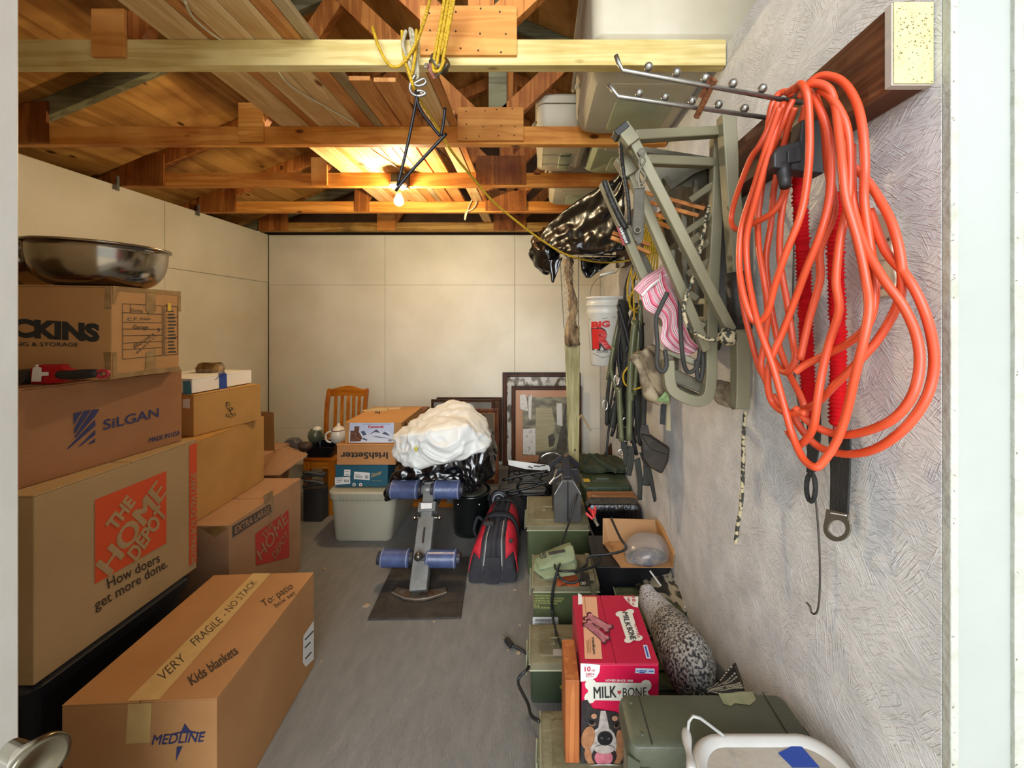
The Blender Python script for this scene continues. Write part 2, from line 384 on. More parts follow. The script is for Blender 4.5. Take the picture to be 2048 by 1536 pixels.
# ---- door frame right (painted post), door leaf left ----
m_jamb = mat('white_trim_paint', '#a3a6a0', .45, c2='#9a9e95', ns=3, bump=.15, bs=25)
m_jamb2 = mat('white_trim_edge', '#adaea2', .6, c2='#a09f8f', ns=25, bump=.35, bs=70, ramp=(.5, .75))
tr = struct('trim_1', B().box((.670, .632, -.05), (.765, .66, 3.0)), m_jamb, bev=.002)
obj('stop_strip', B().box((.6605, .627, -.05), (.674, .6415, 3.0)), m_jamb2, tr, bev=.002)
b = B()
for i in range(120):
    z = i*.025-.05; b.box((.7605+random.uniform(0, .0006), .6265, z), (.7765+random.uniform(-.0012, .0012), .66, z+.025))
obj('casing_strip', b, m_jamb2, tr)
b = B()
for i in range(60):                                                   # chips of old paint along the strips
    z = random.uniform(.2, 2.3); x = random.choice((.6605, .7605)); s_ = random.uniform(.001, .004)
    yy = .6268 if x < .7 else .6263
    b.plate([(x+random.uniform(0, .009), yy, z), (x+.003, yy, z+s_), (x+.0055, yy, z+s_*random.uniform(.2, 1))], (0, -1, 0), .0003)
obj('paint_chips', b, mat('bare_spots', '#77705c', .9), tr)['kind'] = 'stuff'
struct('wall_front', B().box((XL-.1, .56, -.05), (-1.74, .62, 2.9)), m_wallL)
struct('wall_outside', B().box((.80, .70, .95), (1.9, .74, 3.0)), mat('brown_siding', '#6d5a3c', .8, c2='#8a7a58', ns=9))
struct('trim_4', B().box((.80, .70, -.05), (1.9, .74, .95)), mat('black_rubber_wall', '#1b1a19', .6))
dl = struct('door_1', B().box((-1.75, .625, -.03), (-.868, .665, 2.75)), mat('white_door_paint', '#d6d2c8', .4, c2='#cbc6bb', ns=4, bump=.05, bs=60), bev=.003)
k = B(); Mx = Matrix.Rotation(math.radians(90), 3, 'X'); kc = P(20, 1535, .56)
Mk = Matrix.Rotation(math.radians(50), 3, 'Z') @ Matrix.Rotation(math.radians(75), 3, 'X')
kk = P(58, 1530, .53)
k.lathe([(.012, .07), (.013, .035), (.020, .02), (.026, .006), (.030, -.004), (.0305, -.010), (.029, -.013), (.024, -.0135), (.010, -.009)], P(72, 1522, .545), 40, V((.93, -.32, .12)).to_track_quat('-Z', 'Y').to_matrix())
obj('door_knob', k, mat('worn_nickel', '#a89f88', .25, 1, c2='#6e6653', ns=10), dl, smooth=True)
# outdoor light reaches in through the whole open front
# ================= ROOF TRUSSES =================
m_ch1 = wood('pale_lumber', '#d6c389', '#bfa968', 0, knot='#8a7238', dirt='#cdbd85', sc=.9)
m_ch = wood('amber_lumber', '#d39243', '#b87228', 0, knot='#5f2e0e', dirt='#bd8340')
m_chv = wood('amber_lumber_web', '#bb7838', '#955520', 2, knot='#4a2410', dirt='#9c6430')
m_grey = wood('weathered_lumber', '#7e7a5c', '#5f5a3e', 0, dirt='#6d6848')
m_gus = wood('plywood_gusset', '#d3964e', '#bb7a36', 0, dirt='#c08f58', sc=.6)
m_gusv = wood('plywood_gusset_dark', '#a4662c', '#7f4818', 2, dirt='#94602f', sc=.7)
m_nail = mat('nail_head', '#3a2a1c', .5, .6)
TY = [1.356, 1.96, 2.572, 3.185, 3.86]
tl = ['nearest roof truss, pale yellow bottom chord with a nailed plywood plate', 'second roof truss from the front, amber chord with swirled plywood plate',
      'third roof truss from the front, chord that carries the light bulb', 'fourth roof truss from the front, just behind the bulb', 'rearmost roof truss, against the top of the back wall']
for i, Y in enumerate(TY):
    t = thing('roof_truss', tl[i], 'truss', (AX, Y, ZC), 'roof trusses across the shed')
    T = .038
    obj('chord', B().box((XL, Y, ZC), (XR-.004, Y+T, ZC+.089)), m_ch1 if i == 0 else (m_ch if i < 4 else wood('mottled_lumber', '#b08d4c', '#8a5f22', 0, dirt='#6b4a20')), t, bev=.002)
    for s_ in (-1, 1):
        xe = XL-.3 if s_ < 0 else 2.35; xa = AX+s_*.001
        obj('rafter', B().hexa([(xa, Y, zb(AX)), (xa, Y+T, zb(AX)), (xe, Y+T, zb(xe)), (xe, Y, zb(xe))], [(xa, Y, zb(AX)+.096), (xa, Y+T, zb(AX)+.096), (xe, Y+T, zb(xe)+.096), (xe, Y, zb(xe)+.096)]), m_grey if (i+s_) % 3 == 0 else m_chv, t)
        obj('web', B().bar((AX+s_*.04, Y+T/2, ZC+.10), (AX+s_*.73, Y+T/2, ZC+.10+.69*.94), .036, .089, up=(0, 1, 0)) if 0 else B().bar((AX+s_*.04, Y+T/2, ZC+.10), (AX+s_*.73, Y+T/2, ZC+.75), .036, .089, up=(0, 0, 1)), m_chv, t)
    obj('web', B().bar((-1.40, Y+T/2, ZC+.1), (-1.0, Y+T/2, ZC+.72), .036, .089), m_chv, t)
    obj('king_post', B().box((AX-.0, Y+.001, ZC+.089), (AX+.089, Y+T-.001, zb(AX))), m_grey if i in (1,) else m_chv, t)
    gw = (.165, .163, .163, .165, .16)[i]; gc = ((840+1034)/2, (915+1047)/2, 1002, 1012, 1020)[i]
    gx = (gc-PX)*(Y-.01)/F; z0 = ZC+(.027, .012, .01, .012, .01)[i]
    g = obj('gusset', B().box((gx-gw, Y-.013, z0), (gx+gw, Y-.0005, z0+(.168, .165, .185, .16, .15)[i])), m_gus if i < 2 else m_gusv, t, bev=.0015)
    nb = B()
    for nx in (-.13, -.04, .045, .12):
        for nz in (.018, .075, .148):
            nb.lathe([(.0035, 0), (.003, .0015)], (gx+nx+random.uniform(-.015, .015), Y-.0132, z0+nz+random.uniform(-.01, .01)), 8, Matrix.Rotation(math.pi/2, 3, 'X'))
    obj('nails', nb, m_nail, g)['kind'] = 'stuff'
    sc_ = ((190, 255), (480, 530), (624, 656), (710, 739), (755, 791))[i]
    obj('gusset', B().box(((sc_[0]-PX)*Y/F, Y-.013, ZC+.022 if i == 0 else ZC+.006), ((sc_[1]-PX)*Y/F, Y-.0005, ZC+.185 if i != 1 else ZC+.2)), (m_gus, m_ch, m_gus, m_gusv, m_gus)[i], t, bev=.0015)
    obj('heel_plate', B().hexa([(XL+.004, Y-.013, ZC+.004), (-2.41, Y-.013, ZC+.004), (-2.41, Y-.0005, ZC+.004), (XL+.004, Y-.0005, ZC+.004)],
        [(XL+.004, Y-.013, ZC+.17), (-2.41, Y-.013, ZC+.21), (-2.41, Y-.0005, ZC+.21), (XL+.004, Y-.0005, ZC+.17)]), m_gusv, t)
    if i in (1, 2, 3):
        obj('hurricane_tie', B().box((XL+.004, Y-.03, ZC-.035), (XL+.009, Y-.013, ZC+.06)).box((XL+.004, Y-.05, ZC-.035), (XL+.03, Y-.045, ZC-.0)), mat('galvanised', '#77766a', .5, .6), t)
# ================= BOARDS LAID ACROSS THE CHORDS =================
m_pl = wood('pine_board', '#e3c592', '#cfa972', 1, knot='#7a4a22', dirt='#d9bd8e')
m_pl2 = wood('reddish_board', '#d59a5c', '#b97c40', 1, knot='#6c3a18', dirt='#c08a55')
m_pl3 = wood('grey_board', '#b39d76', '#957f58', 1, dirt='#90805f')
zt = ZC+.0905
bd = [(-1.262, -1.125, .75, 3.30, 0, m_pl, 'leftmost pine board on the truss chords, widest of the row'),
      (-1.120, -1.080, .75, 3.28, .0, m_pl2, 'narrow brown board between two wide pine boards overhead'),
      (-1.076, -.965, .75, 3.30, 0, m_pl, 'pine board overhead with the white cable lying across it'),
      (-.962, -.868, .75, 3.27, 0, m_pl, 'pine board overhead, fourth from the left, in line with the bulb'),
      (-.864, -.800, .75, 3.30, 0, m_pl2, 'slim brownish board overhead to the right of the cable'),
      (-.797, -.755, .75, 3.24, .0, m_pl3, 'greyish edge board overhead at the right side of the long pine stack'),
      (-.752, -.665, 1.59, 3.30, 0, m_pl2, 'left one of two short reddish boards with sawn ends in view'),
      (-.655, -.565, 1.60, 3.45, 0, m_pl2, 'right one of two short reddish boards with sawn ends in view'),
      (-.505, -.425, 1.46, 3.90, 0, m_pl, 'single narrow board overhead right of a wide dark gap'),
      (-.418, -.385, 1.42, 3.50, 0, m_pl2, 'thin lath overhead beside the single narrow board')]
for x0, x1, y0, y1, dz, mm, lb in bd:
    o = obj('board', B().box((x0, y0, zt+dz), (x1, y1, zt+dz+.019)), mm, bev=.0025)
    tag(o, lb, 'board', 'boards laid across the truss chords')
for j, (x0, x1) in enumerate(((-1.25, -1.13), (-1.11, -.99), (-.98, -.87), (-.86, -.77))):
    o = obj('board', B().box((x0, .78, zt+.02), (x1, 3.2, zt+.039)), m_pl); tag(o, 'pine board of the second layer, lying on the %s of the lower boards' % ('far left', 'left middle', 'right middle', 'far right')[j], 'board', 'boards laid across the truss chords')
# ================= CARTONS ON THE LEFT =================
def card(name, c, c2, st=(1, 1, 14)): return mat(name, c, .72, c2=c2, ns=4, st=(1, 1, 1), bump=.10, bs=26, bst=st, spec=.25)
m_cb = card('cardboard', '#a5794a', '#b18555')
m_cb_hd = card('cardboard_pale', '#9d825a', '#a88c64')
m_cb_or = card('cardboard_orange', '#a27448', '#ae8052')
m_cb_red = card('cardboard_reddish', '#926440', '#9d6f4a')
m_cb_y = card('cardboard_yellow', '#a67c42', '#b68b50')
m_cb_pk = card('cardboard_pinkish', '#9c7656', '#ab8663')
m_tape = mat('clear_tape', '#806238', .2, c2='#997a4c', ns=30, coat=.6)
m_tapep = mat('beige_tape', '#b99a62', .35, c2='#c4a66e', ns=20)
m_blk = mat('print_black', '#24221f', .7)
m_navy = mat('print_navy', '#2c2f56', .7)
m_org = mat('print_orange', '#c24417', .65)
m_red = mat('print_red', '#b3362b', .65)
m_wht = mat('paper_white', '#d8d6cf', .6)
m_pen = mat('marker_brown', '#3a2717', .8)
def carton(pts, z0, z1, m, label, group='cardboard boxes piled on the left', seam=None, name='cardboard_box', gap=.004, lid=True):
    """pts: footprint corners counter-clockwise from above, near-right first"""
    c = sum((V((p[0], p[1], 0)) for p in pts), V())/4; c.z = z0
    t = thing(name, label, 'box', c, group)
    th = .005; zt_ = z1-(th if lid else 0)
    obj('body', B().foot(pts, z0, zt_), m, t, bev=.003)
    if lid:                                                            # two top flaps meeting in a seam
        q = [V((p[0], p[1], 0)) for p in pts]; ax = seam or 0
        a, b_, c_, d = (q[0], q[1], q[2], q[3]) if ax == 0 else (q[1], q[2], q[3], q[0])
        m1 = a.lerp(b_, .5); m2 = d.lerp(c_, .5); e = (b_-a).normalized()*gap/2
        obj('flap', B().foot([a, m1-e, m2-e, d], zt_+.0003, z1), m, t, bev=.0015)
        obj('flap', B().foot([m1+e, b_, c_, m2+e], zt_+.0003, z1), m, t, bev=.0015)
    return t
# --- long box in front, near bottom left ---
zt1 = .395
a = PZ(433, 1397, zt1); b_ = PZ(628, 1144, zt1); c_ = PZ(428, 1150, zt1); d = PZ(123, 1411, zt1)
t = carton([a, b_, c_, d], 0, zt1, m_cb_or, 'long orange-brown cardboard box on the floor, taped and marked fragile, nearest the camera', seam=1)
top = Face(a+V((0, 0, 0)), b_, (-1, 0, 0)); top.n = V((0, 0, 1)); fr = Face(d, a); sd = Face(a, b_)
decal(top, [(254, 1403), (318, 1400), (541, 1147), (506, 1147)], m_tapep, t, 'tape')
decal(fr, [(257, 1407), (304, 1405), (301, 1484), (252, 1487)], m_tapep, t, 'tape')
txt(top, 'VERY', (325, 1364), (373, 1319), (313, 1350), m_pen, t, 0)
txt(top, 'FRAGILE', (391, 1293), (447, 1243), (379, 1282), m_pen, t, 0)
txt(top, '- NO STACK', (452, 1234), (515, 1165), (440, 1228), m_pen, t, 0)
txt(top, 'Kids blankets', (384, 1372), (478, 1306), (374, 1355), m_pen, t, .012)
txt(top, 'To: patio', (528, 1215), (588, 1176), (520, 1203), m_pen, t, 0)
txt(top, 'box set', (552, 1216), (592, 1188), (547, 1209), m_pen, t, 0)
txt(fr, 'MEDLINE', (304, 1489), (407, 1482), (309, 1469), m_navy, t, .02)
decals(fr, [[(370, 1446), (363, 1462), (321, 1473), (362, 1466), (380, 1465), (398, 1467), (412, 1468), (380, 1460)], [(354, 1493), (366, 1491), (352, 1523)]], m_navy, t)
decal(sd, [(606, 1272), (627, 1241), (627, 1318), (611, 1334), (605, 1325)], m_wht, t, 'shipping_label')
lines(sd, [(609, 1280, 626, 1262), (609, 1296, 620, 1284), (610, 1318, 622, 1304)], 2.2, m_blk, t, off=.002)
decal(sd, [(520, 1294), (540, 1272), (560, 1290), (556, 1330), (545, 1300)], m_cb_or, t, 'dent', off=.0005)
# --- big home improvement store carton ---
Xa = -1.40; Yn, Yf = 1.103, 1.634; z0, z1 = .432, .963
q = [V((Xa, Yn, 0)), V((Xa, Yf, 0)), V((Xa-.52, Yf, 0)), V((Xa-.52, Yn, 0))]
t = carton(q, z0, z1, m_cb_hd, 'large cardboard box with big orange store logo, second layer of the left pile', seam=0)
f = Face((Xa, Yn, 0), (Xa, Yf, 0))
decal(f, [(189, 1000), (332, 942), (332, 1086), (189, 1168)], m_org, t, 'logo_square')
lt = m_cb_hd
# the diagonal lettering inside the square
def Q(x, y): return (x/3.303, 700+y/3.303)
txt(f, 'THE', Q(752, 1200), Q(893, 1003), Q(692, 1155), lt, t, .045, off=.0024)
txt(f, 'HOME', Q(728, 1488), Q(1098, 945), Q(630, 1412), lt, t, .04, off=.002)
txt(f, 'DEPOT', Q(893, 1398), Q(1100, 1078), Q(833, 1345), lt, t, .04, off=.0028)
txt(f, 'How doers', (216, 1177), (320, 1123), (212, 1158), m_pen, t, .012)
txt(f, 'get more done.', (190, 1221), (335, 1133), (186, 1202), m_pen, t, .012)
decal(f, [(378, 891), (393, 885), (393, 1123), (378, 1132)], m_org, t, 'red_band')
txt(f, 'MOVING BOX EXTRA LARGE', (391, 1124), (391, 945), (381, 1129), lt, t, .03, off=.002)
# black tote and bag that carry it
sb = thing('storage_tote', 'black storage tote in the shadow under the large orange-logo box', 'tote', (Xa-.28, 1.35, 0))
obj('body', B().loft([(Xa-.27, 1.36, .22, .22, .04, .001), (Xa-.27, 1.36, .25, .25, .04, .37)]), mat('black_plastic', '#17171a', .35), sb, smooth=False)
obj('lid', B().loft([(Xa-.27, 1.36, .262, .262, .045, .372), (Xa-.27, 1.36, .268, .268, .045, .41), (Xa-.27, 1.36, .25, .25, .045, .4305)]), MC['black_plastic'], sb)
# --- silver-mark carton (blue logo) ---
z2 = 1.254
pn = V((-1.50, 1.10, 0)); pf = V((-1.441, 1.612, 0)); dr = (pf-pn).normalized(); nr_ = V((-dr.y, dr.x, 0))
t = carton([pn, pf, pf+nr_*.42, pn+nr_*.42], .9635, z2, m_cb_red, 'reddish cardboard box with blue striped logo, resting on the orange-logo box', seam=0)
f = Face(pn, pf)
for pl in ([(482, 420), (540, 405), (487, 500)], [(552, 402), (600, 396), (490, 560), (488, 520)], [(610, 394), (655, 390), (625, 440), (500, 580), (490, 575)]):
    decal(f, [Q(*p) for p in pl], m_navy, t, 'logo_stripe')
for pl in ([(625, 460), (630, 500), (450, 655), (440, 652)], [(628, 525), (628, 560), (530, 635), (515, 640)], [(627, 580), (625, 610), (575, 625)], ):
    decal(f, [Q(*p) for p in pl], m_navy, t, 'logo_stripe')
txt(f, 'SiLGAN', Q(680, 528), Q(1047, 440), Q(680, 463), m_navy, t, .015)
txt(f, 'MADE IN USA', Q(985, 612), Q(1186, 560), Q(985, 580), m_navy, t, .02)
# --- moving-company carton with the form ---
z3 = 1.569
c0 = V((-1.42, 1.323, 0)); c1 = V((-1.423, 1.58, 0)); c3 = V((-1.86, 1.24, 0)); c2_ = V((-1.86, 1.52, 0))
t = carton([c0, c1, c2_, c3], z2+.0005, z3, m_cb, 'cardboard box with black block lettering and a printed form, top of the left pile', seam=0)
f = Face(c3, c0); g = Face(c0, c1)
def Q(x, y): return (x/4.876, 460+y/4.876)
txt(f, 'DICKINS', Q(-190, 1010), Q(975, 1080), Q(-190, 850), m_blk, t, .06)
txt(f, 'MOVING & STORAGE', Q(-60, 1130), Q(765, 1135), Q(-60, 1092), m_blk, t, .02)
decals(f, [[Q(1025, 545), Q(1085, 548), Q(1088, 770), Q(1015, 770)], [Q(1010, 1190), Q(1085, 1190), Q(1085, 1450), Q(1040, 1460)]], m_tape, t, 'tape')
decals(g, [[Q(1100, 545), Q(1760, 600), Q(1760, 640), Q(1160, 595), Q(1120, 720), Q(1100, 720)], [Q(1425, 600), Q(1510, 610), Q(1520, 790), Q(1460, 835), Q(1420, 780)],
           [Q(1425, 1190), Q(1515, 1160), Q(1520, 1380), Q(1410, 1400)], [Q(1100, 1190), Q(1135, 1190), Q(1140, 1400), Q(1750, 1330), Q(1760, 1375), Q(1100, 1445)], [Q(1735, 640), Q(1762, 640), Q(1762, 800), Q(1735, 790)]], m_tape, t, 'tape')
L_ = []
def ln(*a):
    for i in range(0, len(a)-2, 2): L_.append(Q(a[i], a[i+1])+Q(a[i+2], a[i+3]))
ln(1192, 718, 1582, 740, 1583, 1222, 1195, 1260, 1192, 718); ln(1195, 805, 1582, 822); ln(1195, 898, 1582, 905); ln(1195, 965, 1582, 968); ln(1195, 1030, 1582, 1025)
ln(1195, 1104, 1582, 1085); ln(1195, 1168, 1582, 1145); ln(1270, 722, 1270, 805); ln(1597, 740, 1732, 748, 1732, 1210, 1597, 1222, 1597, 740); ln(1620, 850, 1730, 850); ln(1600, 1055, 1730, 1042)
lines(g, L_, 1.0, m_blk, t, 'form_lines')
b = B()
for i in range(13):
    x, y = Q(1612, 790+i*34)
    b.tube([g.at(x+2*math.cos(k), y+2.6*math.sin(k)) for k in [j*math.pi/4 for j in range(8)]], .0004, 4, closed=True)
    x0_, y0_ = Q(1638, 793+i*33); x1_, _ = Q(1690+(i*37 % 30), 0)
    b.add([g.at(x0_, y0_-1.5), g.at(x1_, y0_-1.8), g.at(x1_, y0_+1), g.at(x0_, y0_+1.3)], [(0, 1, 2, 3)])
obj('checklist', b, m_blk, t)
txt(g, 'Dining', Q(1275, 800), Q(1390, 805), Q(1275, 765), m_blk, t, 0)
txt(g, 'C.P. Hair', Q(1240, 885), Q(1475, 878), Q(1240, 855), m_blk, t, 0)
txt(g, 'Garage', Q(1295, 965), Q(1445, 965), Q(1295, 925), m_blk, t, .01)
txt(g, 'Books 3', Q(1310, 1160), Q(1560, 985), Q(1300, 1120), m_blk, t, -.005)
txt(g, 'PHOTO', Q(1340, 1210), Q(1530, 1040), Q(1325, 1190), m_blk, t, -.01)
decal(g, [Q(1628, 712), Q(1660, 715), Q(1660, 790), Q(1628, 790)], mat('yellow_sticker', '#c9a72a', .5), t, 'sticker', off=.003)
# tape dispenser on the ledge
t = thing('tape_dispenser', 'red packing tape dispenser with black grip, lying in front of the top box', 'dispenser', P(130, 768, 1.2))
Yd = 1.225
b = B(); pts = [P(x, y, Yd) for x, y in ((60, 768), (60, 735), (84, 729), (120, 729), (128, 738), (150, 742), (150, 756), (124, 765), (100, 768))]
obj('frame', B().plate(pts, (0, 1, 0), .022), mat('red_plastic', '#a5131d', .35), t, bev=.003)
obj('roll', B().lathe([(.024, -.022), (.024, .022)], P(52, 753, Yd+.015), 24, Matrix.Rotation(math.pi/2, 3, 'X')), mat('grey_steel', '#55534f', .35, .7), t, smooth=False)
obj('grip', B().tube([P(118, 749, Yd), P(140, 750, Yd), P(170, 748, Yd), P(196, 746, Yd)], lambda q: .0115+.004*math.sin(q*3), 12, 4), mat('black_grip', '#1d1b1b', .6), t, smooth=True)
obj('handle_end', B().tube([P(190, 746, Yd), P(203, 741, Yd), P(216, 744, Yd), P(214, 752, Yd), P(200, 754, Yd), P(190, 748, Yd)], .0052, 8, 4), mat('pink_plastic', '#a82a38', .4), t, smooth=True)
fp = Face((0, Yd-.002, 0), (1, Yd-.002, 0))
obj('price_tag', B().plate([fp.at(x, y, .001) for x, y in ((64, 763), (67, 735), (72, 734), (73, 729), (78, 729), (78, 734), (84, 735), (84, 744), (98, 744), (98, 751), (84, 752), (83, 763))], (0, -1, 0), .001), m_wht, t)
# stainless bowls
def bowl(name, c, R, r0, h, tilt, lab, yaw=0):
    t = thing(name, lab, 'bowl', c, 'stainless bowls on the top box')
    prof = []
    prof += [(r0*.98, .0)]+[(r0+(R-r0)*math.sin(k*math.pi/2/8)**.9, h*(1-math.cos(k*math.pi/2/8))*.82) for k in range(1, 9)]
    prof += [(R, h*.93), (R+.004, h*.935), (R+.010, h*.96), (R+.010, h), (R+.002, h*.995), (R-.004, h*.93)]
    prof += [(r0+(R-r0)*math.sin(k*math.pi/2/8)**.9-.004, h*(1-math.cos(k*math.pi/2/8))*.82+.004) for k in range(8, 0, -1)]+[(.001, .004)]
    M = Matrix.Rotation(math.radians(tilt), 3, 'Y')
    obj('shell', B().lathe(prof, V(c), 64, M), mat('stainless', '#a49a8c', .16, 1, c2='#8e8475', ns=5, bump=.06, bs=9), t, smooth=True)
    return t
bowl('mixing_bowl', (-1.560, 1.42, z3+.004), .178, .10, .145, .6, 'wide stainless steel mixing bowl on top of the highest left box')
bowl('mixing_bowl', (-1.98, 1.50, z3+.008), .19, .09, .16, -1, 'second stainless bowl mostly hidden by the white door edge')
o = carton([V((-1.90, 1.35, 0)), V((-1.90, 1.77, 0)), V((-2.40, 1.77, 0)), V((-2.40, 1.35, 0))], 1.0, z3+.0, m_cb, 'plain brown cardboard box behind the door edge that carries the second bowl')
carton([V((-1.95, 1.3, 0)), V((-1.95, 1.76, 0)), V((-2.5, 1.76, 0)), V((-2.5, 1.3, 0))], .001, .998, m_cb, 'tall cardboard box on the floor against the left wall, mostly hidden')
# ---------------- second column ----------------
zb1 = .53
q = [V((-1.378, 1.78, 0)), V((-1.376, 2.32, 0)), V((-1.86, 2.32, 0)), V((-1.86, 1.775, 0))]
t = carton(q, 0.001, zb1, m_cb_pk, 'dented extra-large cardboard box on the floor with faded red logo', seam=0)
f = Face(q[0], q[1]); fr = Face(q[3], q[0])
def Q(x, y): return (x/3.303, 700+y/3.303)
decal(f, [Q(1533, 1165), Q(1785, 1015), Q(1795, 1070), Q(1535, 1240)], mat('print_grey', '#4a4038', .8), t, 'label_band')
txt(f, 'EXTRA LARGE', Q(1550, 1215), Q(1780, 1070), Q(1550, 1170), m_cb_pk, t, .02, off=.002)
decal(f, [Q(1685, 1215), Q(1905, 1055), Q(1910, 1370), Q(1690, 1425)], m_red, t, 'logo_square')
txt(f, 'HOME', Q(1722, 1395), Q(1900, 1130), Q(1690, 1330), m_cb_pk, t, .01, off=.002)
txt(f, 'THE', Q(1742, 1255), Q(1805, 1150), Q(1722, 1228), m_cb_pk, t, .01, off=.0024)
txt(f, 'DEPOT', Q(1815, 1385), Q(1905, 1225), Q(1793, 1350), m_cb_pk, t, .01, off=.0028)
decals(fr, [[Q(1325, 1175), Q(1480, 1160), Q(1500, 1180), Q(1420, 1240)]], m_tape, t, 'tape')
decals(f, [[Q(1735, 965), Q(1800, 925), Q(1810, 1060), Q(1790, 1110)]], m_tape, t, 'tape')
zc1 = .90
q = [V((-1.55, 1.80, 0)), V((-1.573, 2.293, 0)), V((-2.05, 2.27, 0)), V((-2.05, 1.80, 0))]
t = carton(q, zb1+.001, zc1, m_cb_y, 'plain yellowish cardboard box with worn edges, on the dented extra-large box', seam=0)
q = [V((-1.626, 1.881, 0)), V((-1.54, 2.217, 0)), V((-1.98, 2.30, 0)), V((-2.06, 1.95, 0))]
t = carton(q, zc1+.001, 1.10, m_cb_y, 'low cardboard box with a small pen doodle, under the flat white box', seam=0)
f = Face(q[0], q[1]); b = B()
for cx, cy, rx, ry in ((1515, 372, 22, 26), (1532, 400, 20, 22), (1540, 412, 18, 24), (1520, 435, 10, 10), (1500, 432, 8, 9), (1508, 355, 16, 10)):
    b.tube([f.at(*Q(cx+rx*math.cos(k*.7), cy+ry*math.sin(k*.7+.4))) for k in range(8)], .0011, 4, 3)
obj('doodle', b, m_blk, t)
fr = Face(q[3], q[0]); decal(fr, [Q(1209, 325), Q(1256, 322), Q(1256, 385), Q(1209, 382)], m_wht, t, 'label')
q = [V((-1.645, 1.894, 0)), V((-1.60, 2.23, 0)), V((-1.92, 2.28, 0)), V((-1.96, 1.94, 0))]
t = carton(q, 1.104, 1.175, mat('white_card', '#d9d6cf', .5), 'flat white cardboard box banded with blue tape', group=None, seam=0)
f = Face(q[0], q[1]); fr = Face(q[3], q[0])
mbl = mat('blue_tape', '#1f3f8f', .5); decal(f, [(438, 750), (453, 747), (454, 777), (438, 780)], mbl, t, 'blue_tape')
decal(fr, [(366, 762), (381, 761), (384, 789), (367, 792)], mat('teal_card', '#3a7f8c', .6), t, 'teal_end')
tp = Face(q[0]+V((0, 0, 1.175)), q[1]+V((0, 0, 1.175)), (-1, 0, 0)); tp.n = V((0, 0, 1))
decal(tp, [(438, 751), (452, 748), (449, 744), (436, 747)], mbl, t, 'blue_tape')
t = thing('clamshell_tub', 'small crinkled brown plastic tub on the flat white box', 'tub', P(420, 742, 2.14))
obj('shell', warp(B().loft([(0, 0, .058, .04, .02, 0), (0, 0, .06, .042, .02, .02), (0, 0, .052, .034, .02, .045), (0, 0, .04, .026, .018, .052)], c=(-1.765, 2.15, 1.1762), q=4), .004, 30), mat('brown_film', '#4c3216', .15, c2='#8f7446', ns=30, coat=.8), t)
# ---------------- open carton behind ----------------
t = thing('open_cardboard_box', 'open cardboard box with spread flaps behind the left stack', 'box', (-1.9, 2.75, 0))
def pan(pts, n=(0, 0, 1), th=.004, nm='panel', mm=None): return obj(nm, B().plate(pts, n, th), mm or m_cb, t)
obj('body', B().foot([(-1.80, 2.45), (-1.80, 2.9), (-2.3, 2.9), (-2.3, 2.45)], .001, .56), m_cb_pk, t, bev=.003)
m_cbd = card('cardboard_dark', '#7c5a34', '#8b683f')
pan([P(524, 906, 2.72), P(549, 906, 2.72), P(547, 825, 2.76), P(522, 823, 2.76)], (0, 1, 0), nm='flap', mm=m_cbd)
pan([P(524, 951, 2.5), P(560, 950, 2.5), P(616, 908, 2.62), P(552, 890, 2.85), P(527, 905, 2.85)], (0, 0, -1), nm='flap', mm=m_cb_pk)
pan([P(500, 905, 2.86), P(552, 890, 2.86), P(615, 906, 2.68), P(590, 900, 2.90), P(555, 884, 2.95)], (0, 0, -1), nm='flap', mm=m_cb_pk)
# ================= MIDDLE OF THE FLOOR AND BACK =================
m_pine = wood('honey_pine', '#b8711f', '#96520f', 2, knot='#5c2c0a', rough=.35, sc=1.2, dirt='#b9823c')
m_pineh = wood('honey_pine_rail', '#b8711f', '#96520f', 0, knot='#5c2c0a', rough=.35, sc=1.2, dirt='#b9823c')
t = thing('pine_chair', 'honey-coloured pine chair with slatted back, against the back wall', 'chair', (-1.62, 3.2, 0))
Yc = 3.40
def XP(px, Y): return (px-PX)*Y/F
def ZP(py, Y): return CZ-(py-PY)*Y/F
for (xa, xb, xt) in ((651, 661, 657), (726, 738, 732)):
    b = B(); b.tube([(XP((xa+xb)/2+3, Yc), Yc-.06, .01), (XP((xa+xb)/2+1, Yc), Yc-.04, .42), (XP((xa+xb)/2-1, Yc), Yc-.01, .7), (XP(xt, Yc), Yc+.02, .87)], lambda q: .022 if q < .97 else .016, 4, 5)
    obj('back_post', b, m_pine, t, bev=.004)
tops = [(658, 780), (668, 777), (682, 773.5), (695, 771.5), (708, 773.5), (720, 778), (731, 780)]; bots = [(731, 793), (695, 791), (658, 793)]
obj('crest_rail', B().plate([P(x, y, Yc) for x, y in tops+bots], (0, 1, 0), .022), m_pineh, t, bev=.003)
for x in (672, 685, 697, 708, 719):
    obj('slat', B().bar(P(x, 790, Yc+.01), (XP(x+1, Yc), Yc-.03, .50), .026, .012, up=(0, 1, 0)), m_pine, t, bev=.002)
obj('lower_rail', B().bar(P(656, 868, Yc-.02), P(734, 868, Yc-.02), .022, .05), m_pineh, t, bev=.003)
sf = [(XP(606, 2.95), 2.95), (XP(669, 2.95), 2.95), (XP(738, 3.38), 3.39), (XP(651, 3.38), 3.39)]
obj('seat', B().foot(sf, .40, .425), m_pineh, t, bev=.006)
obj('front_rail', B().bar((sf[0][0]+.01, 2.965, .373), (sf[1][0]-.01, 2.965, .373), .025, .05), m_pineh, t, bev=.004)
obj('side_rail', B().bar((sf[1][0]-.01, 2.98, .37), (sf[2][0]-.02, 3.37, .37), .022, .05), m_pineh, t, bev=.004)
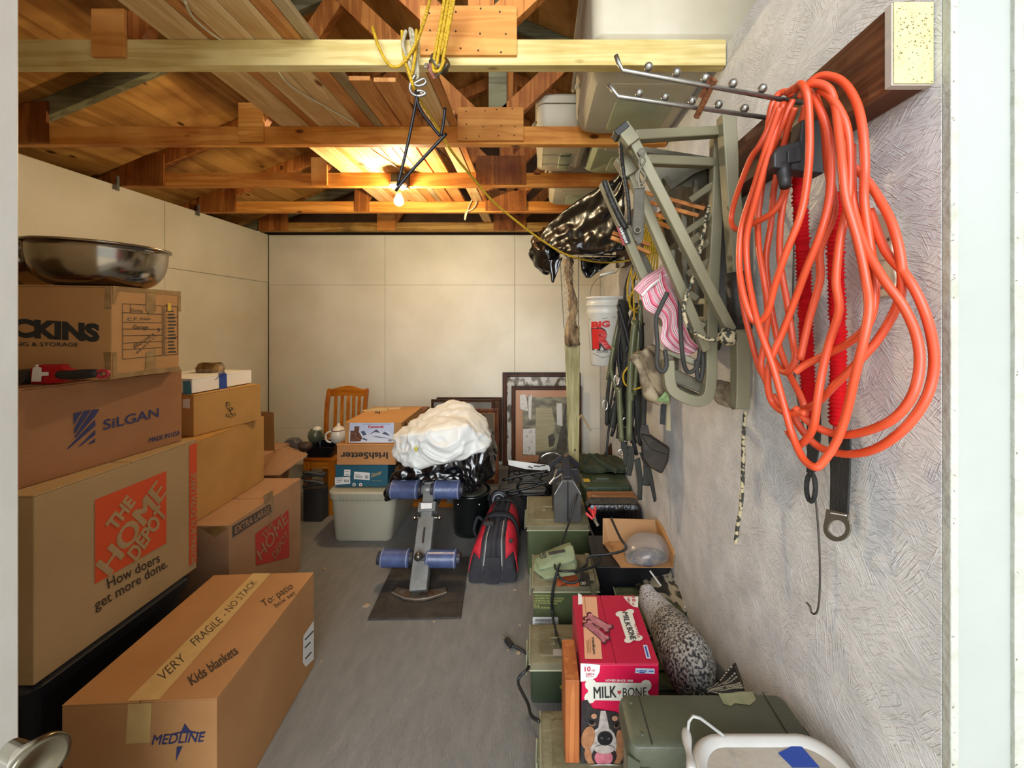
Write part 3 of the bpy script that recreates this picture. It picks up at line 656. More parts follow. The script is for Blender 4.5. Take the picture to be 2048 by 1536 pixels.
for x, y in ((sf[0][0]+.022, 2.972), (sf[1][0]-.025, 2.972)):
    obj('leg', B().box((x-.022, y-.022, 0), (x+.022, y+.022, .40)), m_pine, t, bev=.004)
obj('stretcher', B().bar((sf[0][0]+.03, 2.97, .2), (sf[1][0]-.03, 2.97, .2), .02, .035), m_pineh, t, bev=.003)
# items on chair
t = thing('serving_tray', 'black plastic tray standing on the pine chair seat', 'tray', (XP(642, 3.0), 3.02, .427))
cx = XP(642, 3.0)
obj('tray', B().loft([(cx, 3.06, .095, .09, .02, .427), (cx, 3.06, .108, .10, .02, .505), (cx, 3.06, .103, .095, .018, .505), (cx, 3.06, .092, .086, .016, .434)], capb=True), mat('black_gloss', '#0e0e10', .25), t, smooth=False)
t = thing('glass_pitcher', 'greenish glass pitcher with a white lid, in the black tray on the chair', 'pitcher', P(632, 885, 3.05))
c = P(631, 884, 3.05); mg = mat('green_glass', '#8d957a', .08, trans=.75, spec=.6)
obj('jug', B().lathe([(.03, 0), (.045, .015), (.055, .045), (.05, .08), (.035, .10), (.034, .10), (.048, .08), (.052, .045), (.042, .018), (.002, .005)], c, 24), mg, t, smooth=True)
obj('handle', B().tube([c+V((.04, -.02, .09)), c+V((.075, -.04, .085)), c+V((.08, -.04, .05)), c+V((.05, -.02, .02))], .008, 8, 5), mg, t, smooth=True)
obj('lid', B().ball(c+V((.012, 0, .098)), (.032, .032, .022)), mat('white_ceramic', '#cfc9ba', .2, coat=.4), t, smooth=True)
t = thing('ceramic_teapot', 'white ceramic teapot with red trim beside the glass pitcher, half behind the boot boxes', 'teapot', P(678, 888, 3.06))
c = P(677, 886, 3.06)
obj('pot', B().lathe([(.03, 0), (.05, .02), (.06, .06), (.05, .10), (.03, .125), (.012, .135), (.012, .15), (.002, .155)], c, 24), MC['white_ceramic'], t, smooth=True)
obj('handle', B().tube([c+V((-.04, -.03, .10)), c+V((-.075, -.04, .08)), c+V((-.07, -.04, .03)), c+V((-.04, -.03, .015))], .008, 8, 5), MC['white_ceramic'], t, smooth=True)
obj('trim', B().tube([c+V((.05*math.cos(a), .05*math.sin(a), .104)) for a in [k*math.pi/8 for k in range(16)]], .003, 5, closed=True), mat('dark_red', '#6e1d1a', .4), t)
t = thing('grey_case', 'small grey plastic case behind the open box flaps', 'case', P(586, 897, 2.93))
c = P(586, 897, 2.93); obj('shell', B().loft([(0, 0, .05, .035, .012, 0), (0, 0, .052, .037, .012, .05), (-.0, 0, .03, .03, .012, .075)], c=c), mat('grey_plastic', '#4d4b47', .5), t, bev=.002)
obj('strap', B().tube([c+V((-.05, 0, .02)), c+V((-.09, -.02, .015)), c+V((-.13, -.02, .03)), c+V((-.135, -.02, .07))], .006, 6, 5), m_blk, t)
t = thing('brown_pouch', 'small dark brown pouch next to the grey plastic case', 'pouch', P(610, 895, 2.95)); c = P(610, 893, 2.95)
obj('body', warp(B().ball(c, (.05, .04, .035), 14, 8), .008, 14), mat('brown_leather', '#3d2c1e', .6), t, smooth=True)
# dark folded camp stool under chair
t = thing('folding_stool', 'folded dark grey camp stool on the floor beside the pine chair', 'stool', (-1.62, 2.85, 0))
for i, (x0, y0, x1, y1) in enumerate(((606, 945, 650, 952), (604, 955, 652, 948), (608, 962, 650, 968), (606, 974, 648, 966))):
    obj('bar', B().tube([P(x0, y0, 2.82), P((x0+x1)/2, (y0+y1)/2-2, 2.84), P(x1, y1, 2.86)], .014, 8, 4), mat('dark_grey_metal', '#35332f', .5, .3), t, smooth=True)
obj('fabric', warp(B().box(P(606, 1010, 2.86)+V((0, 0, -.2)), P(650, 975, 2.90)+V((0, .06, 0))), .006, 9), mat('charcoal_fabric', '#2f2d2a', .9), t, bev=.01)
# tote
m_tote = mat('beige_tote', '#a09b86', .45, c2='#aaa591', ns=2, bump=.05, bs=300)
t = thing('storage_tote', 'greyish beige storage tote with ribbed lid under the boot boxes', 'tote', (-1.14, 2.85, 0))
cx, cy = -1.14, 2.86
obj('body', B().loft([(cx, cy, .185, .255, .04, .001), (cx, cy, .190, .265, .045, .02), (cx+.012, cy, .215, .295, .06, .30), (cx+.012, cy, .215, .295, .06, .315)], q=8), m_tote, t, bev=.004)
lid = obj('lid', B().loft([(cx+.02, cy-.005, .222, .302, .07, .290), (cx+.02, cy-.005, .232, .312, .08, .298), (cx+.02, cy-.005, .236, .316, .08, .342), (cx+.02, cy-.005, .226, .306, .08, .353), (cx+.02, cy-.005, .205, .285, .07, .349)], q=8), m_tote, t, bev=.003)
b = B()
for i in range(34):
    x = cx+.02-.15+i*.3/33; b.bar((x, cy-.005-.3165, .300), (x, cy-.005-.3165, .340), .0045, .005, up=(0, 1, 0))
obj('rib', b, m_tote, lid)['kind'] = 'stuff'
# boot boxes
def shoebox(name, label, x0, x1, y0, y1, z0, z1, m, ml, parts=True):
    t = thing(name, label, 'box', ((x0+x1)/2, (y0+y1)/2, z0), 'boot boxes stacked on the tote')
    obj('body', B().box((x0+.004, y0+.004, z0), (x1-.004, y1-.004, z1-.006)), m, t, bev=.002)
    obj('lid', B().box((x0, y0, z1-.045 if ml else z1-.006), (x1, y1, z1)) , ml or m, t, bev=.002)
    return t
m_teal = mat('teal_card', '#1f5560'); m_teal = mat('teal_box', '#1d4f5c', .5, c2='#22596a', ns=5)
yb = 2.615
t = shoebox('boot_box', 'dark teal boot box with white stickers, bottom of the boot box stack on the tote', -1.328, -.972, yb, 2.95, .355, .503, m_teal, None)
f = Face((-1.33, yb, .36), (-.97, yb, .36))
def Q(x, y): return (500+x/5.69, 740+y/5.69)
decals(f, [[Q(1075, 1130), Q(1145, 1132), Q(1142, 1205), Q(1070, 1202)], [Q(1187, 1155), Q(1365, 1168), Q(1362, 1252), Q(1183, 1240)]], m_wht, t, 'sticker', off=.002)
decals(f, [[Q(968, 1222), Q(1140, 1212), Q(1142, 1292), Q(968, 1305)]], m_wht, t, 'sticker', off=.002)
lines(f, [Q(1195, 1190)+Q(1260, 1195), Q(1200, 1205)+Q(1290, 1212), Q(1200, 1222)+Q(1280, 1226), Q(985, 1240)+Q(1060, 1236), Q(985, 1256)+Q(1050, 1252), Q(985, 1275)+Q(1040, 1272), Q(1085, 1150)+Q(1130, 1155), Q(1085, 1185)+Q(1125, 1190)], .8, m_blk, t, off=.003, name='small_print')
lines(f, [Q(x, 1195)+Q(x, 1235) for x in (1315, 1322, 1329, 1338, 1345)]+[Q(x, 1245)+Q(x, 1275) for x in (1075, 1083, 1092, 1100, 1108, 1118, 1125)], .7, m_blk, t, off=.003, name='barcode')
txt(f, 'Danner', Q(1380, 1222), Q(1500, 1182), Q(1385, 1172), mat('gold_print', '#b59a6a', .5), t, .01, off=.003)
lines(f, [Q(1390, 1258)+Q(1505, 1258)], .6, MC['gold_print'], t, off=.003)
for x in (1187, 1262):
    b = B().lathe([(.011, 0), (.011, .0008)], f.at(*Q(x, 1302), .003), 20, Matrix.Rotation(math.pi/2, 3, 'X')); obj('round_sticker', b, m_wht, t)
    decal(f, [Q(x-8, 1290), Q(x+10, 1298), Q(x+4, 1315), Q(x-6, 1312)], m_red if x > 1200 else m_blk, t, off=.005)
t = shoebox('boot_box', 'tan boot box printed upside down in black, middle of the boot box stack', -1.310, -.915, 2.60, 2.96, .505, .640, card('cardboard_tan', '#b07a48', '#b98452'), None)
f = Face((-1.33, 2.60, .36), (-.97, 2.60, .36))
txt(f, 'IrishSetter', Q(1570, 938), Q(1030, 938), Q(1570, 1008), m_blk, t, .025, off=.002)
t = shoebox('boot_box', 'tan boot box with a snowy mountain label, top of the boot box stack', -1.267, -.885, 2.62, 3.11, .642, .780, card('cardboard_tan2', '#b9864f', '#a97c48'), None)
f = Face((-1.33, 2.62, .36), (-.97, 2.62, .36))
decal(f, [Q(1135, 602), Q(1640, 602), Q(1635, 825), Q(1128, 825)], mat('sky_print', '#b9c1d6', .4), t, 'mountain_label')
decal(f, [Q(1128, 825), Q(1128, 700), Q(1200, 720), Q(1290, 700), Q(1350, 725), Q(1440, 662), Q(1500, 705), Q(1560, 690), Q(1637, 740), Q(1635, 825)], mat('snow_print', '#cfd2da', .4), t, 'mountain_label', off=.002)
decals(f, [[Q(1260, 700), Q(1300, 690), Q(1330, 735), Q(1290, 745)], [Q(1350, 740), Q(1440, 672), Q(1490, 715), Q(1420, 705)], [Q(1500, 720), Q(1540, 700), Q(1600, 745), Q(1560, 740)], [Q(1370, 745), Q(1460, 755), Q(1600, 780), Q(1480, 770)], [Q(1290, 770), Q(1340, 790), Q(1330, 805), Q(1280, 785)]], mat('rock_print', '#4a526b', .5), t, 'mountain_label', off=.003)
decal(f, [Q(1190, 640), Q(1248, 640), Q(1240, 700), Q(1280, 770), Q(1260, 810), Q(1140, 815), Q(1145, 690), Q(1190, 690)], mat('boot_print', '#5e3a2a', .6), t, 'boot_picture', off=.003)
lines(f, [Q(1150, 800)+Q(1200, 790), Q(1200, 700)+Q(1210, 780), Q(1215, 770)+Q(1255, 790), Q(1150, 720)+Q(1190, 715), Q(1195, 660)+Q(1240, 660)], 1, mat('boot_print_light', '#8d6450', .6), t, off=.004, name='boot_picture')
txt(f, 'Kenetrek', Q(1350, 658), Q(1528, 655), Q(1350, 630), m_red, t, .04, off=.003)
txt(f, 'FOR THE TRAIL AND THE MOUNTAIN', Q(1290, 622), Q(1600, 620), Q(1290, 612), m_navy, t, .0, off=.003)
lines(f, [Q(x, 785)+Q(x, 812) for x in (1580, 1588, 1596, 1604, 1612)], .8, m_blk, t, off=.004, name='barcode')
tp = Face((-1.26, 2.62, .78), (-.9, 2.62, .78), (0, 1, 0)); tp.n = V((0, 0, 1))
decals(tp, [[Q(1270, 460), Q(1450, 430), Q(1560, 430), Q(1560, 465), Q(1300, 475)], [Q(1560, 428), Q(1720, 425), Q(1700, 448), Q(1580, 450)]], m_tapep, t, 'tape', off=.001)
txt(tp, 'RJ', Q(1425, 495), Q(1480, 495), Q(1425, 472), m_blk, t, .02)
sdx = Face((-.885, 2.62, .64), (-.885, 3.1, .64)); decal(sdx, [Q(1757, 615), Q(1775, 590), Q(1778, 620), Q(1762, 640)], m_dark, t, 'hand_hole')
t = thing('cardboard_box', 'reddish brown cardboard box behind the boot boxes, left of the stacked frames', 'box', (-1.1, 3.5, 0))
obj('body', B().box((XP(795, 3.45), 3.45, 0), (XP(849, 3.45), 3.62, ZP(821, 3.45))), card('cardboard_redbrown', '#7e5136', '#8a5b3d'), t, bev=.003)
obj('flap', B().plate([P(800, 850, 3.3), P(833, 838, 3.36), P(838, 870, 3.36), P(805, 885, 3.3)], (0, 1, .3), .004), m_cb, t)
# ---- exercise bench ----
m_st = mat('grey_bench_steel', '#7b7d7a', .4, .25, c2='#6a6b66', ns=18, bump=.1)
m_vin = mat('blue_vinyl', '#48557c', .3, c2='#38425f', ns=14, coat=.2, bump=.15, bs=60)
m_cap = mat('roller_cap', '#23222a', .5)
t = thing('exercise_bench', 'sit-up bench with grey post and four blue foam rollers, on the dark rubber mat', 'bench', (-.63, 2.3, 0))
p0 = V((-.611, 2.073, .034)); p1 = V((-.640, 2.40, .40))
d = (p1-p0).normalized()
obj('post', B().bar(p0, p0+d*.36, .094, .05, up=(0, 1, 0)), m_st, t, bev=.008)
obj('slot', B().bar(p0+d*.225+V((0, -.028, .018)), p0+d*.305+V((0, -.028, .018)), .009, .003, up=(0, 1, 0)), m_dark, t)
obj('inner_post', B().bar(p0+d*.3, p1+V((-.004, .03, .06)), .066, .04, up=(0, 1, 0)), m_st, t, bev=.006)
obj('collar', B().bar(p0+d*.385, p0+d*.44, .105, .07, up=(0, 1, 0)), m_st, t, bev=.006)
pc = p0+d*.415+V((0, -.038, .0)); fcol = Face(pc+V((0, 0, 0)), pc+V((1, 0, 0)), d)
decal(Face(p0+d*.385+V((-.05, -.042, .022)), p0+d*.385+V((.05, -.042, .022)), d), [(842, 1006), (864, 1006), (864, 1017), (842, 1018)], m_wht, t, 'label')
for s_ in (-1, 1):
    obj('bolt', B().ball(p0+d*.36+V((s_*.072, 0, 0)), .014, 10, 8), mat('chrome', '#b9b5ab', .15, 1), t, smooth=True)
    obj('pin', B().tube([p0+d*.36+V((s_*.045, 0, 0)), p0+d*.36+V((s_*.075, 0, 0))], .005, 8), MC['chrome'], t)
for (xa, xb, yy, Y, R) in ((783, 838, 979, 2.40, .054), (869, 921, 979, 2.40, .054), (763, 820, 1116, 2.175, .046), (853, 914, 1117, 2.175, .046)):
    a = P(xa, yy, Y); b_ = P(xb, yy, Y); L = (b_-a).length; My = Matrix.Rotation(math.pi/2, 3, 'Y')
    r_ = obj('roller', B().lathe([(R*.9, 0), (R, .006), (R*1.01, .014), (R, .02), (R, L-.02), (R*1.01, L-.014), (R, L-.006), (R*.9, L)], a, 28, My), m_vin, t, smooth=True)
    for q_ in (a+V((.010, 0, 0)), a+V((L-.010, 0, 0))):
        obj('piping', B().tube([q_+V((0, math.cos(k*math.pi/12)*R*1.01, math.sin(k*math.pi/12)*R*1.01)) for k in range(24)], .0025, 5, closed=True), mat('piping_pale', '#85889a', .5), r_)
    obj('end_cap', B().lathe([(R*.72, 0), (R*.72, .018), (R*.4, .024)], b_, 20, My), m_cap, t)
    obj('end_cap', B().lathe([(R*.4, -.024), (R*.72, -.018), (R*.72, 0)], a, 20, My), m_cap, t)
obj('cross_tube', B().tube([P(838, 979, 2.4), P(870, 979, 2.4)], .03, 12), m_st, t, smooth=True)
obj('ball_joint', B().ball(P(837, 1113, 2.13), .024, 16, 10), mat('ball_steel', '#5b564e', .3, .8), t, smooth=True)
obj('cross_tube', B().tube([P(820, 1116, 2.175), P(853, 1116, 2.175)], .014, 12), m_st, t, smooth=True)
arc = [(-.145+.29*k/12, -.055*math.sin(math.pi*k/12)) for k in range(13)]
arc2 = [(x*.9, y*.45+.045) for x, y in reversed(arc)]
obj('foot_plate', B().foot([(p0.x+x, 2.085+y) for x, y in arc]+[(p0.x+x, 2.085+y) for x, y in arc2], .010, .020), mat('rusty_plate', '#6c655a', .5, .4, c2='#4a2f1c', ns=25), t, bev=.002)
obj('rim', B().tube([(p0.x+x, 2.085+y, .022) for x, y in arc], .003, 6), mat('bright_edge', '#a9a698', .3, .7), t)
obj('spine', B().bar((-.64, 2.42, .30), (-.66, 3.1, .26), .05, .05), m_st, t, bev=.004)
obj('bench_pad', B().box((-.84, 2.56, .315), (-.45, 3.15, .365)), mat('black_vinyl', '#151517', .4), t, bev=.012)
obj('rear_foot', B().box((XP(825, 3.08), 3.08, .0), (XP(906, 3.08), 3.13, .045)), m_pineh, t, bev=.003)
obj('rear_leg', B().bar((-.66, 3.1, .04), (-.66, 3.05, .31), .05, .05), m_st, t)
o = obj('rubber_mat', B().foot([(-.812, 1.915), (-.361, 1.925), (-.405, 2.42), (-.845, 2.40)], .0005, .009), mat('rubber_mat', '#2a2520', .8, c2='#40382e', ns=14, bump=.3, bs=80), bev=.002)
tag(o, 'dark worn rubber mat lying under the foot of the exercise bench', 'mat')
m_bagb = mat('black_bag_plastic', '#0b0b0d', .16, spec=.7, coat=.3)
m_bagw = mat('white_bag_plastic', '#cfcfc9', .38, spec=.4)
hp = [P(768, 985, 2.46), P(772, 1000, 2.48), P(790, 945, 2.46), P(800, 925, 2.7), P(985, 860, 3.0), P(992, 900, 2.8), P(985, 950, 2.55), P(955, 966, 2.47), P(880, 962, 2.44), P(800, 980, 2.44), P(900, 900, 2.45), P(970, 890, 2.5), (-.88, 3.1, .37), (-.35, 3.15, .37), (-.4, 3.0, .55), (-.85, 3.0, .55), (-.4, 2.5, .37)]
o = obj('garbage_bag', hull(hp, .016, 10, 3, 5, smooth=.0), m_bagb, smooth=True)
tag(o, 'full black garbage bag lying on the exercise bench under the white bag', 'bag')
hp = [P(784, 905, 2.42), P(788, 872, 2.45), P(797, 925, 2.40), P(830, 937, 2.37), P(875, 931, 2.36), P(925, 903, 2.40), P(972, 902, 2.44), P(981, 880, 2.5), P(970, 840, 2.7), P(938, 808, 2.85), P(905, 801, 2.9), P(850, 824, 2.75), P(825, 868, 2.36), P(935, 850, 2.40), P(905, 905, 2.35), (-.62, 2.95, .60), (-.85, 2.8, .58), (-.38, 2.9, .58)]
t = thing('white_bag', 'crumpled white plastic bag with a yellow mark on top of the black bag', 'bag', P(880, 935, 2.5))
obj('body', hull(hp, .017, 7, 11, 5, smooth=.0, it=7), m_bagw, t, smooth=True)
obj('yellow_mark', B().ball(P(832, 898, 2.335), (.009, .004, .015)), mat('yellow_print', '#c5b51a', .5), t)
# black pail
t = thing('black_pail', 'round black enamel pail with rim, between the exercise bench and the red bag', 'pail', (-.44, 2.74, 0))
c = V((-.44, 2.74, 0))
obj('pail', B().lathe([(.10, 0.001), (.118, .01), (.122, .05), (.128, .27), (.138, .275), (.138, .285), (.128, .287), (.122, .275), (.115, .05), (.002, .04)], c, 40), mat('black_enamel', '#0f1412', .18, coat=.4), t, smooth=True)
obj('lid', B().lathe([(.120, .268), (.10, .295), (.05, .305), (.02, .308), (.002, .309)], c, 32), mat('dark_olive_cover', '#2b2a20', .5), t, smooth=True)
for s_ in (-1, 1): obj('lug', B().ball(c+V((s_*.07, -.118, .235)), .009, 8, 6), MC['chrome'], t, smooth=True)
# red/black duffel
t = thing('tool_bag', 'red and black duffel tool bag with zip, on the floor beside the ammo cans', 'bag', (-.22, 2.45, 0))
m_fbk = mat('black_canvas', '#1d1c20', .85, c2='#26252a', ns=20, bump=.4, bs=60); m_frd = mat('red_canvas', '#b01226', .75, c2='#9a0f20', ns=20, bump=.4, bs=60)
secs = [(.0, .115, .01, 2.185), (.0, .135, .10, 2.20), (0, .130, .20, 2.26), (.01, .12, .25, 2.36), (.02, .11, .265, 2.52), (.025, .10, .24, 2.68), (.03, .085, .10, 2.74)]
def bag_pt(u, s):                                                     # u: along 0..1, s: around -1..1 over the top
    k = u*(len(secs)-1); i = min(int(k), len(secs)-2); f_ = k-i
    a, b_ = secs[i], secs[i+1]; cx = a[0]+(b_[0]-a[0])*f_; hw = a[1]+(b_[1]-a[1])*f_; h = a[2]+(b_[2]-a[2])*f_; y = a[3]+(b_[3]-a[3])*f_
    an = (s+1)*math.pi/2; ex = .62
    x = -math.copysign(abs(math.cos(an))**ex, math.cos(an))*hw; z = abs(math.sin(an))**ex*h
    return V((-.235+cx+x, y, max(z, .002)))
def bag_patch(u0, u1, s0, s1, off, nu=10, ns=10, f=lambda u, v: 0):
    m = B(); m.uv = None
    for i in range(nu+1):
        for j in range(ns+1):
            u = u0+(u1-u0)*i/nu; s = s0+(s1-s0)*j/ns
            if callable(f): u += f(i/nu, j/ns)
            u = min(max(u, 0), 1)
            p = bag_pt(u, s); c_ = bag_pt(u, 0); c_.z = .08; q_ = p-V((c_.x, p.y+.02, .08)); m.v.append(p+q_.normalized()*off)
    for i in range(nu):
        for j in range(ns):
            a = i*(ns+1)+j; m.f.append((a, a+1, a+ns+2, a+ns+1))
    return m
bm_ = bag_patch(0, 1, -1, 1, 0, 24, 24); n_ = len(bm_.v)
bm_.f.append(tuple(range(25))); bm_.f.append(tuple(range(24*25+24, 24*25-1, -1)))
warp(bm_, .006, 14, 4); [setattr(v, 'z', max(v.z, .001)) for v in bm_.v]
obj('body', bm_, m_fbk, t, smooth=True)
for (u0, u1, s0, s1, nm, sl) in ((.30, .56, -.86, -.22, 'red_panel', .0), (.30, .55, .20, .86, 'red_panel', 0), (.60, .78, -.8, -.2, 'red_panel', 0), (.60, .78, .2, .86, 'red_panel', 0), (.82, .95, -.7, -.2, 'red_panel', 0), (.82, .95, .2, .8, 'red_panel', 0)):
    obj(nm, bag_patch(u0, u1, s0, s1, .006, 8, 8, (lambda i, j: -.10*(1-i)*(abs(j-.5)*2)) if u0 < .5 else (lambda i, j: 0)), m_frd, t, smooth=True, solid=.004)
for s0 in (-.12, .0, .12):
    obj('zip', bag_patch(.08, .97, s0-.018, s0+.018, .009, 20, 2), mat('zip_grey', '#3c3a3a', .5) if s0 else m_fbk, t, smooth=True, solid=.004)
for s0 in (-.09, .09):
    obj('piping', bag_patch(.15, .5, s0-.007, s0+.007, .012, 14, 1), mat('pale_thread', '#8d8a82', .5), t, solid=.002)
obj('strap', bag_patch(.545, .60, -.98, .98, .013, 2, 26), m_fbk, t, smooth=True, solid=.004)
obj('strap', bag_patch(.785, .825, -.98, .98, .012, 2, 26), m_fbk, t, smooth=True, solid=.004)
obj('pull_strap', bag_patch(.0, .2, -.06, .06, .016, 8, 2), m_fbk, t, solid=.004)
obj('buckle', B().box(P(968, 1041, 2.33), P(987, 1052, 2.31)), m_blk, t, bev=.003)
obj('emblem', B().ball(bag_pt(.36, .42)+V((0, -.012, .012)), (.012, .006, .014)), m_blk, t)
obj('grab_handle', B().tube([P(955, 1075, 2.5), P(948, 1060, 2.5), P(955, 1035, 2.52), P(965, 1040, 2.52)], .010, 8, 4), m_fbk, t, smooth=True)
o = obj('black_sack', hull([P(1000, 1010, 2.83), P(1050, 1012, 2.83), P(1040, 1060, 2.75), P(990, 1040, 2.80), (-.24, 2.8, .005), (-.09, 2.8, .005), (-.25, 2.83, .005), (-.08, 2.83, .005), (-.2, 2.83, .2)], .02, 10, 2, 3, zmin=.003), mat('black_cloth', '#121318', .7), smooth=True)
tag(o, 'limp black cloth sack on the floor behind the red tool bag', 'sack')
# hand cart with wheel, rack of black ironwork
t = thing('hand_cart', 'folded black hand cart with a white-hubbed wheel, behind the red bag', 'cart', (-.2, 2.95, 0))
wc = P(998, 998, 2.80); Rx = Matrix.Rotation(math.pi/2, 3, 'X')
obj('tire', B().lathe([(.046, -.02), (.060, -.02), (.066, -.008), (.066, .008), (.060, .02), (.046, .02)], wc, 32, Rx), m_cap, t, smooth=True)
wh = obj('wheel', B().lathe([(.047, -.014), (.047, .018), (.040, .022), (.034, .014), (.018, .016), (.016, .026), (.002, .027)], wc, 32, Rx), mat('white_hub', '#b5b5b3', .4), t, smooth=True)
obj('axle_hole', B().lathe([(.007, .0275), (.007, .029)], wc, 12, Rx), m_dark, wh)
for pts in (((1012, 985), (1060, 975), (1100, 962), (1110, 955)), ((1005, 960), (1050, 950), (1095, 943)), ((1010, 1000), (1040, 990), (1100, 990)), ((1040, 985), (1035, 972), (1050, 965), (1085, 968), (1095, 980), (1080, 990), (1050, 991), (1040, 985))):
    obj('frame_tube', B().tube([P(x, y, 2.85) for x, y in pts], .010, 8, 5), mat('black_steel', '#141414', .35, .5), t, smooth=True)
obj('base_plate', B().box((-.27, 2.86, .17), (.10, 2.98, .235)), mat('brown_grey_case', '#3f3932', .5), t, bev=.02)
obj('support', B().box((-.25, 2.88, .0), (.08, 2.97, .17)), m_fbk, t, bev=.01)
t = thing('wire_basket', 'black wire basket of ironwork with a white price strip, in front of the window frames', 'basket', P(1060, 950, 3.2))
for k, (cx_, cy_, rx, ry) in enumerate(((1052, 938, 14, 5), (1070, 937, 14, 5), (1088, 936, 12, 5), (1045, 945, 18, 6), (1078, 947, 20, 6), (1060, 952, 26, 7), (1030, 950, 12, 8))):
    obj('wire', B().tube([P(cx_+rx*math.cos(a), cy_+ry*math.sin(a), 3.1+.03*math.sin(a*2+k)) for a in [j*math.pi/8 for j in range(16)]], .004, 6, closed=True), MC['black_steel'], t)
for x in (1018, 1104): obj('upright', B().tube([P(x, 925, 3.1), P(x, 960, 3.1)], .004, 6), MC['black_steel'], t)
obj('tray', B().box(P(1015, 968, 3.0), P(1108, 955, 3.25)), mat('black_tray', '#101012', .4), t, bev=.006)
obj('support', B().box((P(1016, 968, 3.3).x, 3.305, 0), (P(1106, 968, 3.3).x, 3.42, .2)), m_fbk, t)
obj('price_strip', B().plate([P(1016, 920, 3.08), P(1100, 931, 3.08), P(1100, 942, 3.08), P(1050, 938, 3.08), P(1017, 930, 3.08)], (0, 1, 0), .003), m_wht, t)
obj('hoop', B().tube([P(1077, 928, 3.05), P(1082, 915, 3.05), P(1094, 907, 3.05), P(1110, 906, 3.05), P(1122, 913, 3.05), P(1130, 924, 3.05)], .0035, 6, 5), MC['chrome'], t)
# ---- frames against the back wall ----
m_fr1 = wood('dark_walnut', '#4a2c1b', '#33200f', 2, rough=.4, dirt='#5a3a26'); m_fr2 = wood('red_mahogany', '#6e3f26', '#552c18', 2, rough=.4, dirt='#6a4530')
def picture(name, label, x0, y0, x1, z0, Y, fw, mf, mp, depth=.022, cat='frame', grp='frames leaning on the back wall'):
    X0, X1, Z1 = XP(x0, Y), XP(x1, Y), ZP(y0, Y); z0 = max(z0, .001)
    t = thing(name, label, cat, ((X0+X1)/2, Y, z0), grp)
    for a, b_ in (((X0, z0), (X0+fw, Z1)), ((X1-fw, z0), (X1, Z1)), ((X0+fw, Z1-fw), (X1-fw, Z1)), ((X0+fw, z0), (X1-fw, z0+fw))):
        fo = obj('frame_member', B().box((a[0], Y, a[1]), (b_[0], Y+depth, b_[1])), mf, t, bev=.004)
    obj('groove', B().box((X0+fw*.35, Y-.003, Z1-fw*.7), (X1-fw*.35, Y+.002, Z1-fw*.55)).box((X0+fw*.35, Y-.003, z0+fw*.6), (X0+fw*.5, Y+.002, Z1-fw*.7)), m_fr2 if mf is m_fr1 else m_fr1, t)
    obj('pane', B().box((X0+fw, Y+.008, z0+fw), (X1-fw, Y+.011, Z1-fw)), mp, t)
    return t, (X0+fw, z0+fw, X1-fw, Z1-fw)
m_gl = mat('painted_glare_glass', '#b9b6ae', .12, c2='#5a5346', ns=14, st=(1, 1, .6), ramp=(.47, .56), coat=.6)  # white and brown reflections are painted into this pane's colour
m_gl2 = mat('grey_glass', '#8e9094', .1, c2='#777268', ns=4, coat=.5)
m_gl3 = mat('dusky_glass', '#5b574e', .08, c2='#7a6650', ns=6, coat=.6)
picture('window_frame', 'tallest dark wooden frame with painted glare on its glass behind the weathered post', 1005, 745, 1161, .01, 3.955, .045, m_fr1, m_gl)
t, r = picture('picture_frame', 'dark framed picture with a tan mount, in front of the tallest frame', 1023, 772, 1163, .02, 3.90, .040, m_fr1, mat('tan_mount', '#a8795a', .3, c2='#b98b6c', ns=3, coat=.5))
m_art = mat('cabin_print', '#8f8a73', .25, c2='#5f5c50', ns=7, st=(1, 1, 2.5), ramp=(.4, .6), coat=.6)
obj('print', B().box((r[0]+.07, 3.903, r[1]+.07), (r[2]-.03, 3.906, r[3]-.07)), m_art, t)
fa = Face((r[0], 3.902, r[1]), (r[2], 3.902, r[1]))
obj('print_glare_shape', B().plate([fa.at(x, y) for x, y in ((1072, 815), (1104, 815), (1110, 850), (1104, 880), (1112, 892), (1100, 900), (1071, 902))], (0, 1, 0), .001), mat('tan_print', '#a39a7c', .3, c2='#8b8468', ns=12, st=(.3, 1, 5)), t)
for q_ in [[(1046, 858), (1071, 856), (1071, 910), (1046, 908)], [(1040, 790), (1052, 788), (1056, 822), (1040, 818)], [(1113, 806), (1124, 806), (1125, 852), (1114, 850)], [(1057, 790), (1064, 790), (1062, 840), (1057, 835)]]: decals(fa, [q_], mat('painted_glare', '#c7c4bd', .2, c2='#8f8a80', ns=25, ramp=(.55, .7)), t, 'print_glare_shape', off=.004)  # pale patches: glare on the glass, painted over the print
for q_ in [[(1096, 872), (1106, 866), (1111, 878), (1107, 892), (1098, 894)], [(1125, 840), (1132, 800), (1134, 900), (1110, 930), (1075, 925), (1080, 905), (1112, 900)]]: decals(fa, [q_], mat('dark_print', '#453f3a', .3, c2='#5c594c', ns=18), t, 'print_glare_shape', off=.003)
picture('window_screen', 'dark wooden frame farthest back of the low frames beside the tall ones', 873, 795, 1004, .05, 3.955, .03, m_fr1, m_gable)
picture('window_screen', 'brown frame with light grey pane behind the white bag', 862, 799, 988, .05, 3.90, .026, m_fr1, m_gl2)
t, r = picture('window_screen', 'reddish wooden frame with dusky pane, nearest of the low frames', 858, 818, 997, .03, 3.45, .040, m_fr2, m_gl3)
obj('gold_line', B().box((r[0]-.006, 3.4465, r[3]+.0), (r[2]+.006, 3.449, r[3]+.006)).box((r[2], 3.4465, r[1]), (r[2]+.006, 3.449, r[3])).box((r[0]-.006, 3.4465, r[1]), (r[0], 3.449, r[3])), mat('gold_line', '#b58a55', .35, .4), t)
